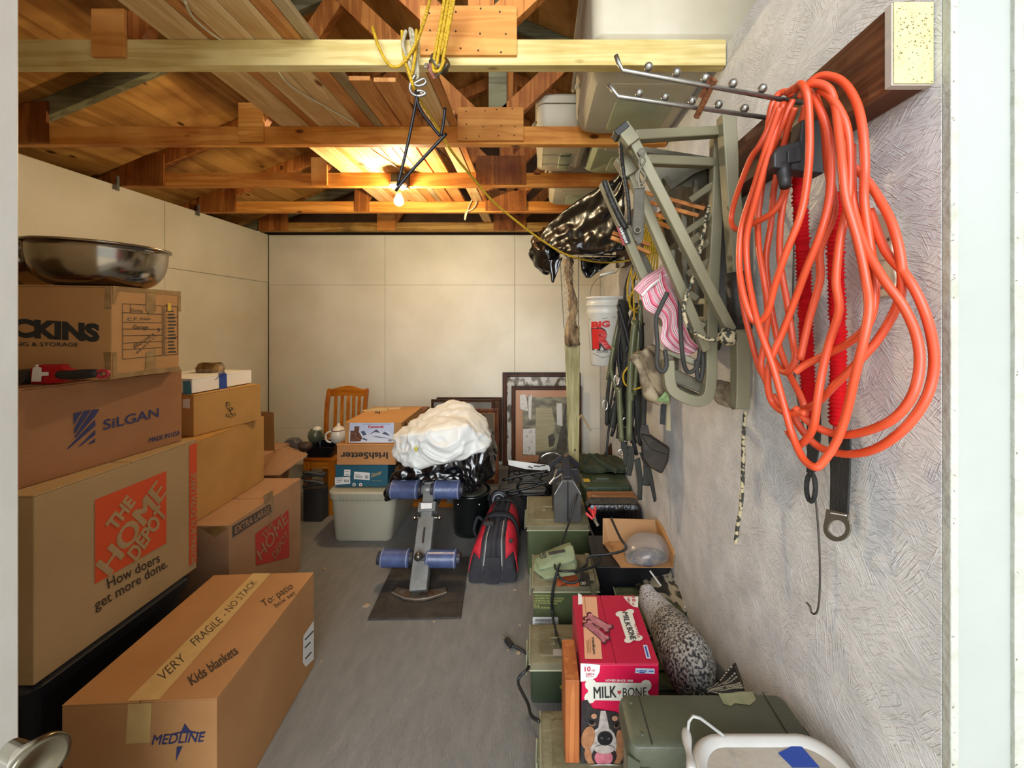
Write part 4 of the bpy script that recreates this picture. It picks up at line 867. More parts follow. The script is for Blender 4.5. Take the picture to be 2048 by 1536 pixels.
# debris on floor
random.seed(3); dbm = mat('wood_chip', '#a38f72', .8); 
for i, (x, y, s_) in enumerate(((733, 1212, .017), (868, 1243, .006), (1037, 1306, .010), (650, 1138, .012), (682, 1143, .009), (663, 1142, .005), (1030, 1180, .008), (643, 1323, .006), (1040, 1250, .007), (830, 1156, .006), (1016, 1300, .004))):
    c = PZ(x, y, .002); b = B(); k = random.uniform(.5, 1)
    b.foot([(c.x-s_, c.y-s_*.4), (c.x+s_*.6, c.y-s_*k), (c.x+s_, c.y+s_*.4), (c.x-s_*.3, c.y+s_*.9)], .0008, .003+s_*.2)
    tag(obj('wood_chip', b, dbm), ('largest tan chip on the floor, left of the rubber mat corner', 'tiny chip on the floor just in front of the rubber mat edge', 'pale chip on the floor left of the black mains plug', 'chip by the black bag, farthest left behind the long box', 'chip on the bare floor, between the black bag and the rubber mat', 'smallest of the chips near the black bag on the floor', 'chip between the tool bag and the stencilled green can', 'chip right beside the corner of the long box label', 'lone chip on the floor halfway down the row of cans', 'chip lying on the rubber mat beside the grey post', 'crumb closest to the mains plug prongs')[i], 'debris', 'small chips on the floor')
# ================= RIGHT SIDE: STACKED CANS AND BOXES =================
m_grn = mat('olive_paint', '#4c5335', .42, c2='#414a2f', ns=10, bump=.15, bs=50)
m_grn2 = mat('dark_olive_paint', '#333d2b', .4, c2='#3d4733', ns=8, bump=.15, bs=50)
m_dust = mat('dusty_olive_lid', '#766e53', .75, c2='#5b573e', ns=9, bump=.3, bs=60)
m_bead = mat('worn_rim', '#9a9a7c', .4, .2)
m_lt = mat('yellow_stencil', '#a3a25e', .6)
def can(label, x0, x1, y0, y1, z0, z1, m, lidm, front='plain', handle=True):
    t = thing('ammo_can', label, 'can', ((x0+x1)/2, (y0+y1)/2, z0), 'green metal cans along the right wall')
    cx, cy, hx, hy = (x0+x1)/2, (y0+y1)/2, (x1-x0)/2, (y1-y0)/2; lh = .028
    obj('body', B().loft([(cx, cy, hx-.006, hy-.006, .012, z0), (cx, cy, hx-.004, hy-.004, .014, z0+.01), (cx, cy, hx-.004, hy-.004, .014, z1-lh)], q=3), m, t, bev=.002)
    l = obj('lid', B().loft([(cx, cy, hx, hy, .014, z1-lh), (cx, cy, hx, hy, .014, z1-.004), (cx, cy, hx-.006, hy-.006, .012, z1)], q=3), lidm, t, bev=.0015)
    obj('lid_panel', B().loft([(cx, cy, hx*.78, hy*.70, .012, z1), (cx, cy, hx*.75, hy*.66, .012, z1+.004)], q=3), lidm, l)
    b = B(); r = .0035
    b.tube([(x0, y0-.001, z1-lh), (x1, y0-.001, z1-lh)], r, 6); obj('rim', b, m_bead, l)
    obj('rim', B().tube([(x0-.001, y0, z1-.006), (x0-.001, y1, z1-.006)], r, 6), m_bead, l)
    if handle:
        hb = B().tube([(cx-hx*.45, cy, z1+.006), (cx-hx*.42, cy, z1+.018), (cx+hx*.2, cy-.02, z1+.020), (cx+hx*.22, cy-.02, z1+.006)], .004, 6, 3)
        obj('handle', hb, lidm, l)
        obj('handle_plate', B().box((cx-hx*.5, cy-.022, z1+.003), (cx-hx*.36, cy+.022, z1+.012)), lidm, l, bev=.002)
        obj('handle_plate', B().box((cx+hx*.14, cy-.03, z1+.003), (cx+hx*.28, cy+.012, z1+.012)), lidm, l, bev=.002)
    obj('side_latch', B().box((x0-.010, cy-.03, z1-.085), (x0-.001, cy+.03, z1-.012)), lidm, t, bev=.003)
    obj('latch_wire', B().tube([(x0-.012, cy-.035, z1-.02), (x0-.014, cy-.035, z1-.10), (x0-.014, cy+.035, z1-.10), (x0-.012, cy+.035, z1-.02)], .003, 6), m_bead, t)
    return t
t = can('green ammunition can with dusty lid carrying the grey charger, farthest of the row', -.048, .315, 2.255, 2.64, .001, .285, m_grn, m_dust)
t2 = can('green can with yellow stencilled lines and a white barcode label, second from the back', -.010, .292, 1.775, 2.02, .001, .2625, m_grn, m_dust, handle=False)
f = Face((-.01, 1.779, 0), (.29, 1.779, 0))
def Q(x, y): return (1000+x/4.096, 1050+y/4.096)
for i, (s_, x0, x1, yy) in enumerate((('1376-01-057-5475-M2', 275, 425, 580), ('2 MK 2 PRIME P PSN M21 ACTIVATED', 275, 522, 602), ('CUTTER W/10 ASB SIGN PACKED', 275, 508, 624), ('LOT 10 50 SHOT 80G/M42X3', 275, 470, 642), ('MFD 7/84', 275, 322, 661), ('LOT NO. EAC83G005-001', 275, 430, 678))):
    txt(f, s_, Q(x0, yy), Q(x1, yy+3), Q(x0, yy-14), m_lt, t2, .012, off=.003)
txt(f, 'CONT', Q(615, 600), Q(660, 601), Q(615, 588), m_lt, t2, .012, off=.003)
decal(f, [Q(275, 750), Q(470, 750), Q(478, 758), Q(478, 852), Q(470, 860), Q(275, 855), Q(268, 845), Q(268, 758)], m_wht, t2, 'barcode_label', off=.003)
lines(f, [Q(290+i*6.2, 766)+Q(290+i*6.2, 784) for i in range(22)], .7, m_blk, t2, 'barcode', off=.004)
lines(f, [Q(285, 800)+Q(350, 805), Q(285, 812)+Q(375, 818), Q(285, 826)+Q(330, 828), Q(320, 836)+Q(400, 840), Q(285, 838)+Q(310, 839)], .8, m_blk, t2, 'small_print', off=.004)
tp = Face((-.01, 1.779, .265), (.29, 1.779, .265), (0, 1, 0)); tp.n = V((0, 0, 1))
decal(tp, [Q(460, 510), Q(652, 512), Q(640, 440), Q(600, 395), Q(480, 400)], mat('orange_label', '#a5512a', .6), t2, 'orange_label', off=.005)
txt(tp, 'EXPLOSIVE', Q(630, 455), Q(500, 500), Q(622, 475), m_blk, t2, .01, off=.006)
decal(tp, [Q(655, 395), Q(755, 400), Q(765, 510), Q(655, 512)], mat('black_lid_panel', '#24241f', .6), t2, 'black_panel', off=.005)
txt(tp, '00', Q(660, 500), Q(700, 500), Q(660, 475), m_wht, t2, .0, off=.006)
obj('clamp', B().bar((.262, 1.80, .272), (.262, 2.0, .272), .022, .012), m_dust, t2, bev=.002)
obj('clamp', B().box((.251, 1.764, .20), (.273, 1.776, .272)), m_dust, t2, bev=.002)
t3 = can('low dark green can with paper strips on its lid, left of the dog treat box', -.020, .30, 1.495, 1.69, .001, .158, m_grn2, m_dust)
tp = Face((-.01, 1.5, .16), (.29, 1.5, .16), (0, 1, 0)); tp.n = V((0, 0, 1))
decal(tp, [Q(435, 1030), Q(640, 1022), Q(640, 1080), Q(435, 1083)], mat('old_paper', '#9c958b', .7), t3, 'paper_strip', off=.006)
decal(tp, [Q(495, 935), Q(640, 940), Q(640, 965), Q(500, 950)], MC['old_paper'], t3, 'paper_strip', off=.005)
f = Face((-.02, 1.4985, 0), (.3, 1.4985, 0)); decal(f, [Q(485, 1318), Q(505, 1305), Q(535, 1312), Q(520, 1325), Q(498, 1340)], mat('yellow_splash', '#8f8428', .6), t3, 'paint_splash', off=.002)
t4 = can('dark green can nearest the camera in the row, left of the upright plank', .018, .32, 1.10, 1.315, .001, .158, m_grn2, m_dust)
# lying cans near wall
can('green can beside the wall under the goose decoy, with a white sticker', .375, .65, 1.62, 1.88, .001, .190, m_grn, m_grn, handle=False)
can('dark green can near the wall under the fat end of the goose decoy', .37, .65, 1.22, 1.57, .001, .185, m_grn2, m_grn2, handle=False)
o = [x for x in COL.objects if x.name.startswith('ammo_can')][-1]
b_ = B()
for i in range(4): obj('rib', B().box((.38, 1.27+i*.075, .1902), (.64, 1.295+i*.075, .197)), m_grn2, o, bev=.002)
wp = Face((.375, 1.62, .2), (.65, 1.62, .2), (0, 1, 0))
# big can, front right
t = thing('large_ammo_can', 'large olive can with rounded lid and peeled sticker, in front of the dog treat box', 'can', (.43, .95, .14))
x0, x1, y0, y1, z0, z1 = .212, .636, .885, 1.018, .001, .497
m_big = mat('grey_olive_paint', '#4e5140', .45, c2='#454837', ns=7, bump=.12, bs=60); m_bigf = mat('pale_green_paint', '#66705a', .4, c2='#5c6650', ns=7, bump=.12, bs=60)
cx, cy, hx, hy = (x0+x1)/2, (y0+y1)/2, (x1-x0)/2, (y1-y0)/2
obj('body', B().loft([(cx, cy+.004, hx-.012, hy-.006, .016, z0), (cx, cy+.004, hx-.012, hy-.006, .016, z1-.05)], q=4), m_bigf, t, bev=.003)
l = obj('lid', B().loft([(cx, cy, hx, hy, .02, z1-.055), (cx, cy, hx, hy, .022, z1-.02), (cx, cy, hx-.004, hy-.004, .022, z1-.006), (cx, cy, hx-.014, hy-.014, .02, z1)], q=6), m_big, t, bev=.002)
for x in (x0+.052, x1-.052): obj('seam', B().box((x-.0015, y0+.004, z1+.0002), (x+.0015, y1-.004, z1+.001)), m_dark, l)
for x, y in ((x0+.028, y1-.03), (x0+.036, y0+.028), (x1-.028, y1-.03)): obj('rivet', B().ball((x, y, z1), (.005, .005, .002), 10, 6), m_big, l, smooth=True)
tp = Face((x0, y0, z1), (x1, y0, z1), (0, 1, 0)); tp.n = V((0, 0, 1))
decal(tp, [(1437, 1388), (1505, 1384), (1512, 1400), (1500, 1411), (1470, 1407), (1462, 1413), (1447, 1408)], mat('old_sticker', '#77785a', .6, c2='#8a8b6c', ns=30), l, 'peeled_sticker', off=.001)
for i in range(3): obj('rib', B().box((x0+.05, y0+.004, z1-.09-i*.025), (x1-.05, y0+.012, z1-.078-i*.025)), m_bigf, t, bev=.003)
obj('latch', B().box((x0+.018, y0-.010, z1-.12), (x0+.045, y0+.004, z1-.045)), m_big, t, bev=.003)
obj('latch_wire', B().tube([(x0+.02, y0-.012, z1-.06), (x0+.02, y0-.014, z1-.13), (x0+.043, y0-.014, z1-.13), (x0+.043, y0-.012, z1-.06)], .003, 6), m_bead, t)
obj('hinge_tab', B().plate([(x0-.004, y0+.0, z1-.02), (x0-.004, y0+.0, z1-.07), (x0+.02, y0-.006, z1-.075), (x0+.022, y0-.006, z1-.03)], (0, 1, 0), .004), m_big, t)
# white tub front right corner
t = thing('white_tub', 'white plastic tub with dirty lid and blue tape, bottom right corner', 'tub', (.46, .70, .3))
m_wp = mat('white_plastic', '#b7b4ae', .35, c2='#aaa69d', ns=6); m_wl = mat('grimy_lid', '#a8a195', .5, c2='#958a78', ns=7, bump=.2, bs=40)
cx, cy = .479, .665; hx, hy = .157, .195
obj('tub', B().loft([(cx, cy, hx-.03, hy-.03, .05, .30), (cx, cy, hx-.012, hy-.012, .06, .525)], q=6), m_wp, t, bev=.004)
l = obj('lid', B().loft([(cx, cy, hx, hy, .07, .522), (cx, cy, hx+.002, hy+.002, .07, .548), (cx, cy, hx-.004, hy-.004, .068, .557), (cx, cy, hx-.014, hy-.014, .062, .558), (cx, cy, hx-.024, hy-.024, .056, .548)], q=8, capt=False), m_wp, t, smooth=True)
obj('lid_panel', B().loft([(cx, cy, hx-.0235, hy-.0235, .056, .545), (cx, cy, hx-.024, hy-.024, .056, .5485)], q=8), m_wl, l)
tp = Face((cx, cy, .5485), (cx+.1, cy, .5485), (0, 1, 0)); tp.n = V((0, 0, 1))
decal(tp, [(1556, 1507), (1588, 1491), (1602, 1492), (1640, 1536), (1585, 1536)], mbl, l, 'blue_tape', off=.001)
obj('handle', B().tube([(cx-hx-.004, cy+.10, .53), P(1376, 1490, .80), P(1385, 1432, .79), P(1432, 1460, .84), P(1448, 1472, .85)], .0028, 8, 3), mat('bail_white', '#a9a8a2', .4), t, smooth=True)
obj('bail_ear', B().tube([P(1372, 1462, .80), P(1375, 1490, .77), P(1380, 1520, .74), P(1384, 1545, .72)], lambda q: .0075+.002*math.sin(q*9), 10, 5), m_wp, t, smooth=True)
o = carton([V((.63, .48, 0)), V((.63, .865, 0)), V((.33, .865, 0)), V((.33, .48, 0))], .001, .299, m_cb, 'low cardboard box under the white tub, mostly out of view', group=None, seam=0) 
# upright plank
o = obj('plank', B().foot([(.088, 1.15), (.130, 1.15), (.130, 1.30), (.088, 1.30)], .163, .405), wood('orange_plank', '#b06d3c', '#96552b', 2, dirt='#a8744a'), bev=.003)
tag(o, 'short orange-brown plank standing upright left of the dog treat box', 'plank')
# dog treat box
m_pk = mat('crimson_print', '#b01638', .4, c2='#a01232', ns=3, coat=.2); m_pk2 = mat('bright_pink_print', '#c2123f', .4, coat=.2)
m_cream = mat('cream_print', '#cfcabb', .45); m_peach = mat('peach_print', '#d09b78', .45, coat=.2)
t = thing('dog_treat_box', 'red carton of dog biscuits with a bone logo and dog photo', 'box', (.25, 1.3, .16))
X0, X1, Y0, Y1, Z1 = .136, .362, 1.153, 1.440, .452; Z0 = .170
obj('body', B().box((X0, Y0, Z0), (X1, Y1, Z1-.004)), m_pk2, t, bev=.003)
xm = .2375
obj('flap', B().box((X0, Y0+.001, Z1-.0035), (xm-.0012, Y1, Z1)), m_pk, t, bev=.001)
obj('flap', B().box((xm+.0012, Y0+.001, Z1-.0035), (X1, Y1, Z1)), m_pk, t, bev=.001)
tp = Face((X0, Y0, Z1), (X1, Y0, Z1), (0, 1, 0)); tp.n = V((0, 0, 1)); fr = Face((X0, Y0, Z0), (X1, Y0, Z0))
decal(tp, [Q(672, 590), Q(790, 590), Q(838, 1100), Q(695, 1100)], m_peach, t, 'peach_panel')
decal(tp, [Q(640, 560), Q(668, 575), Q(680, 650), Q(640, 655)], m_wht, t, 'worn_corner')
decal(tp, [Q(1010, 588), Q(1135, 588), Q(1130, 680), Q(1090, 670), Q(1050, 640), Q(1025, 610)], m_cream, t, 'weight_patch')
txt(tp, '10', Q(1078, 592), Q(1085, 632), Q(1105, 592), m_pk, t, .03, off=.002)
txt(tp, 'LBS', Q(1080, 640), Q(1084, 662), Q(1098, 640), m_pk, t, .01, off=.002)
txt(tp, '280+', Q(1040, 595), Q(1048, 655), Q(1062, 595), m_pk, t, .01, off=.002)
def bone(cx_, cy_, L, H, th, sx=1, sy=1):
    pts = []
    for s_ in (1, -1):
        for c_ in (1, -1):
            k0 = -60 if (s_*c_ > 0) else -60
            ex, ey = s_*L, c_*s_*H*.55
            a0 = math.atan2(c_*s_, s_)
            for k in range(7):
                a = a0+(-c_*s_*0 if 0 else 0)+math.radians((k-3)*38)*(1 if 1 else 1)
                pts.append((ex+math.cos(a)*H*.55, ey+math.sin(a)*H*.55))
    o_ = []
    r = H*.5                                                        # corner lobes walked counter-clockwise
    for (sx_, sy_, a0) in ((1, -1, -135), (1, 1, -45), (-1, 1, 45), (-1, -1, 135)):
        for k in range(8):
            a = math.radians(a0-20+(k/7)*220-(0)) 
            o_.append((sx_*L+math.cos(a)*r, sy_*H*.55+math.sin(a)*r))
    ca, sa = math.cos(th), math.sin(th)
    return [(cx_+(x*ca-y*sa)*sx, cy_+(x*sa+y*ca)*sy) for x, y in o_]
def bonepoly(face, ctr, ax, ay, m, off):                              # ctr, half-axis pixels ax (long), ay (short)
    pts = bone(0, 0, 1, .42, 0); P_ = [(ctr[0]+x*ax[0]+y*ay[0], ctr[1]+x*ax[1]+y*ay[1]) for x, y in pts]
    return decal(face, P_, m, t, 'bone_logo', off=off)
bonepoly(tp, Q(1058, 832), ((Q(1095, 940)[0]-Q(1025, 725)[0])/2, (Q(1095, 940)[1]-Q(1025, 725)[1])/2), (-42, 9), m_cream, .002)
txt(tp, 'MILK', Q(1000, 722), Q(1030, 842), Q(1045, 722), m_blk, t, .03, off=.003)
txt(tp, 'BONE', Q(1038, 848), Q(1072, 948), Q(1082, 842), m_blk, t, .03, off=.003)
txt(tp, 'Original', Q(1095, 735), Q(1125, 930), Q(1118, 730), m_pk, t, 0, off=.003)
txt(tp, 'medium', Q(752, 928), Q(762, 1065), Q(775, 928), m_blk, t, .02, off=.003)
lines(tp, [Q(738, 940)+Q(745, 1050), Q(725, 950)+Q(730, 1060), Q(712, 950)+Q(716, 1060), Q(690, 590)+Q(705, 730)], 1, m_cb_red, t, off=.003, name='small_print')
decal(tp, [Q(1172, 988), Q(1205, 988), Q(1235, 1100), Q(1200, 1100)], mat('pale_blue_label', '#b9c3cf', .4), t, 'price_sticker', off=.002)
lines(tp, [Q(1190, 1000)+Q(1215, 1090)], 3, mbl, t, off=.003)
b1 = [bone(0, 0, 1, .42, 0)]
for (c_, ax, ay) in ((Q(805, 805), (19, 11), (-13, 15)), (Q(790, 880), (17, 15), (-14, 12))):
    decal(tp, [(c_[0]+x*ax[0]*1.15+y*ay[0]*1.25, c_[1]+x*ax[1]*1.15+y*ay[1]*1.25) for x, y in b1[0]], mat('biscuit_outline', '#4a1a22', .5), t, 'biscuit_picture', off=.0022+.001*(c_[1] > 1255))
    decal(tp, [(c_[0]+x*ax[0]+y*ay[0], c_[1]+x*ax[1]+y*ay[1]) for x, y in b1[0]], mat('biscuit', '#b5767a', .5, c2='#8f4f58', ns=60), t, 'biscuit_picture', off=.0026+.001*(c_[1] > 1255))
decal(fr, [Q(660, 1130), Q(820, 1142), Q(815, 1200), Q(790, 1245), Q(740, 1272), Q(660, 1280)], m_wht, t, 'weight_patch')
txt(fr, '10', Q(692, 1195), Q(742, 1193), Q(692, 1158), m_pk, t, .03, off=.002)
txt(fr, 'LBS', Q(748, 1195), Q(778, 1194), Q(748, 1180), m_pk, t, .01, off=.002)
txt(fr, '280+', Q(700, 1229), Q(772, 1227), Q(700, 1209), m_pk, t, .02, off=.002)
txt(fr, 'BISCUITS', Q(705, 1243), Q(768, 1242), Q(705, 1234), m_pk, t, .01, off=.002)
txt(fr, 'LOVED SINCE 1908', Q(865, 1275), Q(1088, 1279), Q(865, 1259), m_wht, t, .02, off=.002)
decal(fr, [Q(1110, 1168), Q(1265, 1172), Q(1265, 1215), Q(1105, 1208)], MC['pale_blue_label'], t, 'price_sticker', off=.002)
lines(fr, [Q(1115, 1188)+Q(1132, 1190), Q(1140, 1186)+Q(1200, 1190), Q(1140, 1199)+Q(1185, 1203), Q(1215, 1190)+Q(1255, 1192)], 2, mbl, t, off=.003)
bonepoly(fr, Q(965, 1360), (55, 1), (-3, 56), m_cream, .002)
txt(fr, 'MILK', Q(768, 1412), Q(952, 1403), Q(765, 1318), m_blk, t, .02, off=.0035)
txt(fr, 'BONE', Q(1003, 1398), Q(1198, 1390), Q(1003, 1328), m_blk, t, .0, off=.0035)
hc = Q(975, 1363); decal(fr, [(hc[0], hc[1]+4.5), (hc[0]+4, hc[1]-.5), (hc[0]+3.5, hc[1]-3), (hc[0]+1.8, hc[1]-3.6), (hc[0], hc[1]-1.8), (hc[0]-1.8, hc[1]-3.6), (hc[0]-3.5, hc[1]-3), (hc[0]-4, hc[1]-.5)], m_red, t, 'heart', off=.0035)
# printed dog photograph
def R(x, y): return (1020+x/3.012, 1260+y/3.012)
mk = lambda n, c, c2=None: mat(n, c, .45, c2=c2, ns=60)
decal(fr, [R(430, 425), R(465, 415), R(500, 470), R(560, 478), R(640, 490), R(700, 540), R(700, 831), R(425, 831)], mk('dog_black', '#1f1c1d', '#38312f'), t, 'dog_photo', off=.0022)
def ell(cx_, cy_, rx, ry, rot=0, n=20): return [R(cx_+rx*math.cos(a)*math.cos(rot)-ry*math.sin(a)*math.sin(rot), cy_+rx*math.cos(a)*math.sin(rot)+ry*math.sin(a)*math.cos(rot)) for a in [2*math.pi*k/n for k in range(n)]]
layers = [([ell(565, 740, 118, 95)], mk('dog_tan', '#a2714c', '#8a5a3a')), ([ell(560, 680, 82, 105)], mk('dog_white', '#b8aea4', '#8d8078')), ([[R(545, 480), R(575, 480), R(600, 600), R(640, 680), R(500, 690), R(530, 590)]], MC['dog_white'] if 'dog_white' in MC else mk('dog_white', '#b8aea4', '#8d8078')), ([ell(505, 512, 17, 16), ell(630, 525, 18, 16)], mk('dog_brow', '#a87a5c')), ([ell(470, 640, 40, 70, .2), ell(668, 660, 26, 70, -.2)], MC.get('dog_tan') or mk('dog_tan', '#a2714c', '#8a5a3a')), ([ell(494, 556, 20, 15), ell(640, 568, 17, 15)], mk('dog_rim', '#7a5a48')),
          ([ell(492, 550, 16, 11), ell(640, 565, 13, 12)], mk('dog_eye', '#0d0b0b')), ([ell(565, 750, 75, 60)], mk('dog_lip', '#2a2022')), ([ell(562, 757, 55, 46)], mk('dog_tongue', '#c0727c', '#a85560')),
          ([ell(566, 705, 60, 26)], mk('dog_white2', '#b3a89d', '#94877d')), ([ell(570, 640, 46, 42)], mk('dog_nose', '#191718')), ([ell(550, 636, 9, 7, .5), ell(592, 640, 9, 7, -.5)], mk('dog_nostril', '#4a4443')),
          ([ell(568, 815, 118, 26)], mk('dog_chest', '#b9b3ab', '#8a7c6f'))]
for i, (ps, m) in enumerate(layers):
    for pl in ps: decal(fr, pl, m, t, 'dog_photo', off=.0026+.0004*i)
# goose decoy
m_goose = mat('goose_print', '#26272c', .55, c2='#a9a69e', ns=120, st=(1, 1.0, 1), ramp=(.42, .56), detail=3, bump=.2)
m_goose_l = mat('goose_neck_print', '#33353c', .5, c2='#b3b4b8', ns=150, ramp=(.34, .42), detail=1)
t = thing('goose_decoy', 'large speckled grey goose decoy body lying along the wall', 'decoy', (.53, 1.5, .2))
A = [P(1292, 1172, 1.72), P(1300, 1200, 1.68), P(1322, 1235, 1.60), P(1345, 1270, 1.50), P(1366, 1305, 1.40), P(1385, 1335, 1.32), P(1402, 1360, 1.27), P(1408, 1372, 1.26)]
rad = [.028, .058, .078, .096, .108, .105, .075, .02]
m_ = B(); pts = spline(A, 5); n_ = len(pts); seg = 24
for i, p in enumerate(pts):
    u = i/5; k = min(int(u), 6); r = rad[k]+(rad[min(k+1, 7)]-rad[k])*(u-k)
    d = (pts[min(i+1, n_-1)]-pts[max(i-1, 0)]).normalized(); s1 = d.cross(V((0, 0, 1))).normalized(); s2 = s1.cross(d)
    for j in range(seg):
        a = 2*math.pi*j/seg; q_ = p+s1*math.cos(a)*r*.78+s2*math.sin(a)*r*.92; q_.x = min(q_.x, .652); m_.v.append(q_)
for i in range(n_-1):
    for j in range(seg): l_ = (j+1) % seg; m_.f.append((i*seg+j, i*seg+l_, (i+1)*seg+l_, (i+1)*seg+j))
m_.f.append(tuple(range(seg-1, -1, -1))); m_.f.append(tuple((n_-1)*seg+k for k in range(seg)))
warp(m_, .004, 12, 5); obj('body', m_, m_goose, t, smooth=True)
nk = B(); nk.v = [v.copy() for v in m_.v[:14*seg]]; nk.f = [f_ for f_ in m_.f if max(f_) < 14*seg]
for v in nk.v:
    q_ = min(pts, key=lambda p: (p-v).length); v += (v-q_).normalized()*.0015
obj('neck_patch', nk, m_goose_l, t, smooth=True)
o = obj('duck_decoy', sheet([P(1268, 1165, 1.93), P(1290, 1150, 1.92), P(1320, 1140, 1.92), P(1345, 1137, 1.92)], [P(1283, 1192, 1.78), P(1310, 1215, 1.75), P(1345, 1235, 1.72), P(1385, 1215, 1.72)], 20, 12, .006, 2, seed=2), mat('feather_print', '#1f1e1c', .5, c2='#8d8470', ns=26, st=(1, .35, 2.2), ramp=(.46, .52), detail=2), smooth=True, solid=.006)
tag(o, 'black and cream feather-patterned decoy shell behind the goose decoy', 'decoy')
obj('shaft', B().tube([P(1300, 1142, 1.86), P(1322, 1172, 1.80)], .004, 8), m_wht, o)
b = B(); rows = 9
net = []
t = thing('netted_decoy_head', 'pale cream and black netted decoy piece between the goose decoy and the wall', 'decoy', P(1450, 1378, 1.18))
ms = sheet([P(1416, 1378, 1.22), P(1432, 1366, 1.22), P(1450, 1350, 1.22), P(1472, 1328, 1.20)], [P(1420, 1385, 1.12), P(1450, 1390, 1.12), P(1480, 1392, 1.11), P(1494, 1395, 1.11)], 14, 10, .004, 1)
obj('shell', ms, mat('net_black', '#15161a', .5), t, smooth=True, solid=.004)
b = B(); fd = Face(P(1420, 1380, 1.15), P(1490, 1380, 1.15), P(1440, 1350, 1.21)-P(1450, 1390, 1.12))
k = 0
for r in range(7):
    for c_ in range(12):
        u = (r+.5)/7; v_ = (c_+.5+(r % 2)*.5)/13
        i = int(v_*14)*(11)+int(u*10); p = ms.v[min(i, len(ms.v)-1)]
        b.ball(p+V((0, -.005, .004)), (.0062, .0022, .0034), 6, 4); k += 1
obj('scales', b, mat('scale_cream', '#bdb8a4', .5), t)['kind'] = 'stuff'
o = [x for x in COL.objects if x.get('label', '').startswith('green can beside')][0]
decal(Face((.375, 1.62, .192), (.65, 1.62, .192), (0, 1, 0)), [Q(1492, 590), Q(1540, 592), Q(1572, 685), Q(1510, 690)], m_wht, o, 'sticker', off=.006)
# black tub and wrapped box behind, open carton
m_bw = mat('shiny_black_wrap', '#0a0a0c', .14, c2='#16161a', ns=10, bump=.9, bs=22, coat=.4, st=(1, 1, 1), bst=(3, 1, .6))
o = obj('black_crate', B().loft([(.47, 2.03, .165, .13, .02, .001), (.47, 2.03, .185, .14, .02, .275)], q=4), MC['black_plastic'], bev=.003)
tag(o, 'black plastic crate under the open box of clear bags', 'crate')
o = obj('wrapped_box', warp(B().loft([(.485, 2.455, .165, .055, .02, .001)]+[(.485, 2.455, .165, .058, .02, .03+k*.02) for k in range(15)]+[(.485, 2.455, .15, .045, .02, .335)], q=12), .007, 30, 3), m_bw, bev=.004)
tag(o, 'box wrapped in shiny wrinkled black film behind the open carton', 'box')
t = thing('torn_carton', 'narrow torn brown carton standing behind the black wrapped box', 'box', (.50, 2.58, 0))
obj('body', B().box((.34, 2.535, .001), (.65, 2.62, .325)), m_cb_red, t, bev=.003)
obj('flap', warp(B().plate([P(1183, 1005, 2.53), P(1270, 1010, 2.53), P(1305, 1009, 2.52), P(1306, 992, 2.53), P(1250, 997, 2.54), P(1184, 990, 2.54)], (0, 1, 0), .004), 0, 1), m_cb_red, t)
t = thing('open_carton', 'small open cardboard carton tilted to the front, holding a clear plastic bag', 'box', (.52, 1.98, .28))
m_in = card('cardboard_inner', '#b58a5f', '#a87c50')
z = .277
def pl(pts, n, nm='side_panel', mm=m_in): return obj(nm, B().plate(pts, n, .004), mm, t)
fl_, frr = P(1243, 1135, 1.88), P(1345, 1132, 1.88); fl_.z = frr.z = z+.0
bl_, br_ = V((fl_.x-.02, 2.10, z)), V((.655, 2.10, z))
pl([fl_, frr, br_, bl_], (0, 0, 1), 'bottom')
pl([bl_, br_, P(1310, 1040, 2.12), P(1207, 1037, 2.12)], (0, 1, .1), 'back_panel')
pl([P(1207, 1037, 2.12), bl_, fl_, P(1228, 1100, 1.98), P(1207, 1088, 2.08)], (-1, 0, 0))
pl([P(1311, 1037, 2.12), br_, frr, P(1347, 1110, 1.86), P(1347, 1078, 1.92)], (1, 0, 0), mm=m_cb)
pl([fl_, frr, frr+V((0, -.004, .05)), fl_+V((0, -.004, .02))], (0, -1, 0), 'front_lip') if 0 else None
hp = [P(1260, 1130, 1.90), P(1330, 1130, 1.90), P(1335, 1085, 1.95), P(1255, 1078, 2.02), P(1300, 1065, 2.04), P(1250, 1110, 1.96), P(1325, 1120, 2.0), P(1270, 1120, 2.05)]
o = obj('clear_bag', hull(hp, .008, 14, 6, 3, smooth=.4, zmin=z+.006), mat('clear_poly', '#b9b4ad', .12, c2='#a39c96', ns=9, alpha=.4, coat=.5, bump=.3, bs=25), smooth=True)
tag(o, 'clear crinkled plastic bag with blue contents in the open carton', 'bag')
o = obj('blue_parts', hull([P(1262, 1130, 1.93), P(1322, 1130, 1.93), P(1318, 1112, 1.97), P(1268, 1115, 1.97), P(1290, 1105, 2.0), P(1270, 1128, 2.0), P(1320, 1128, 2.0)], .006, 30, 2, 3, zmin=z+.006), mat('blue_bits', '#26365e', .4, c2='#8d7a66', ns=24, ramp=(.5, .62)), smooth=True)
tag(o, 'small blue and tan parts inside the clear bag', 'parts')
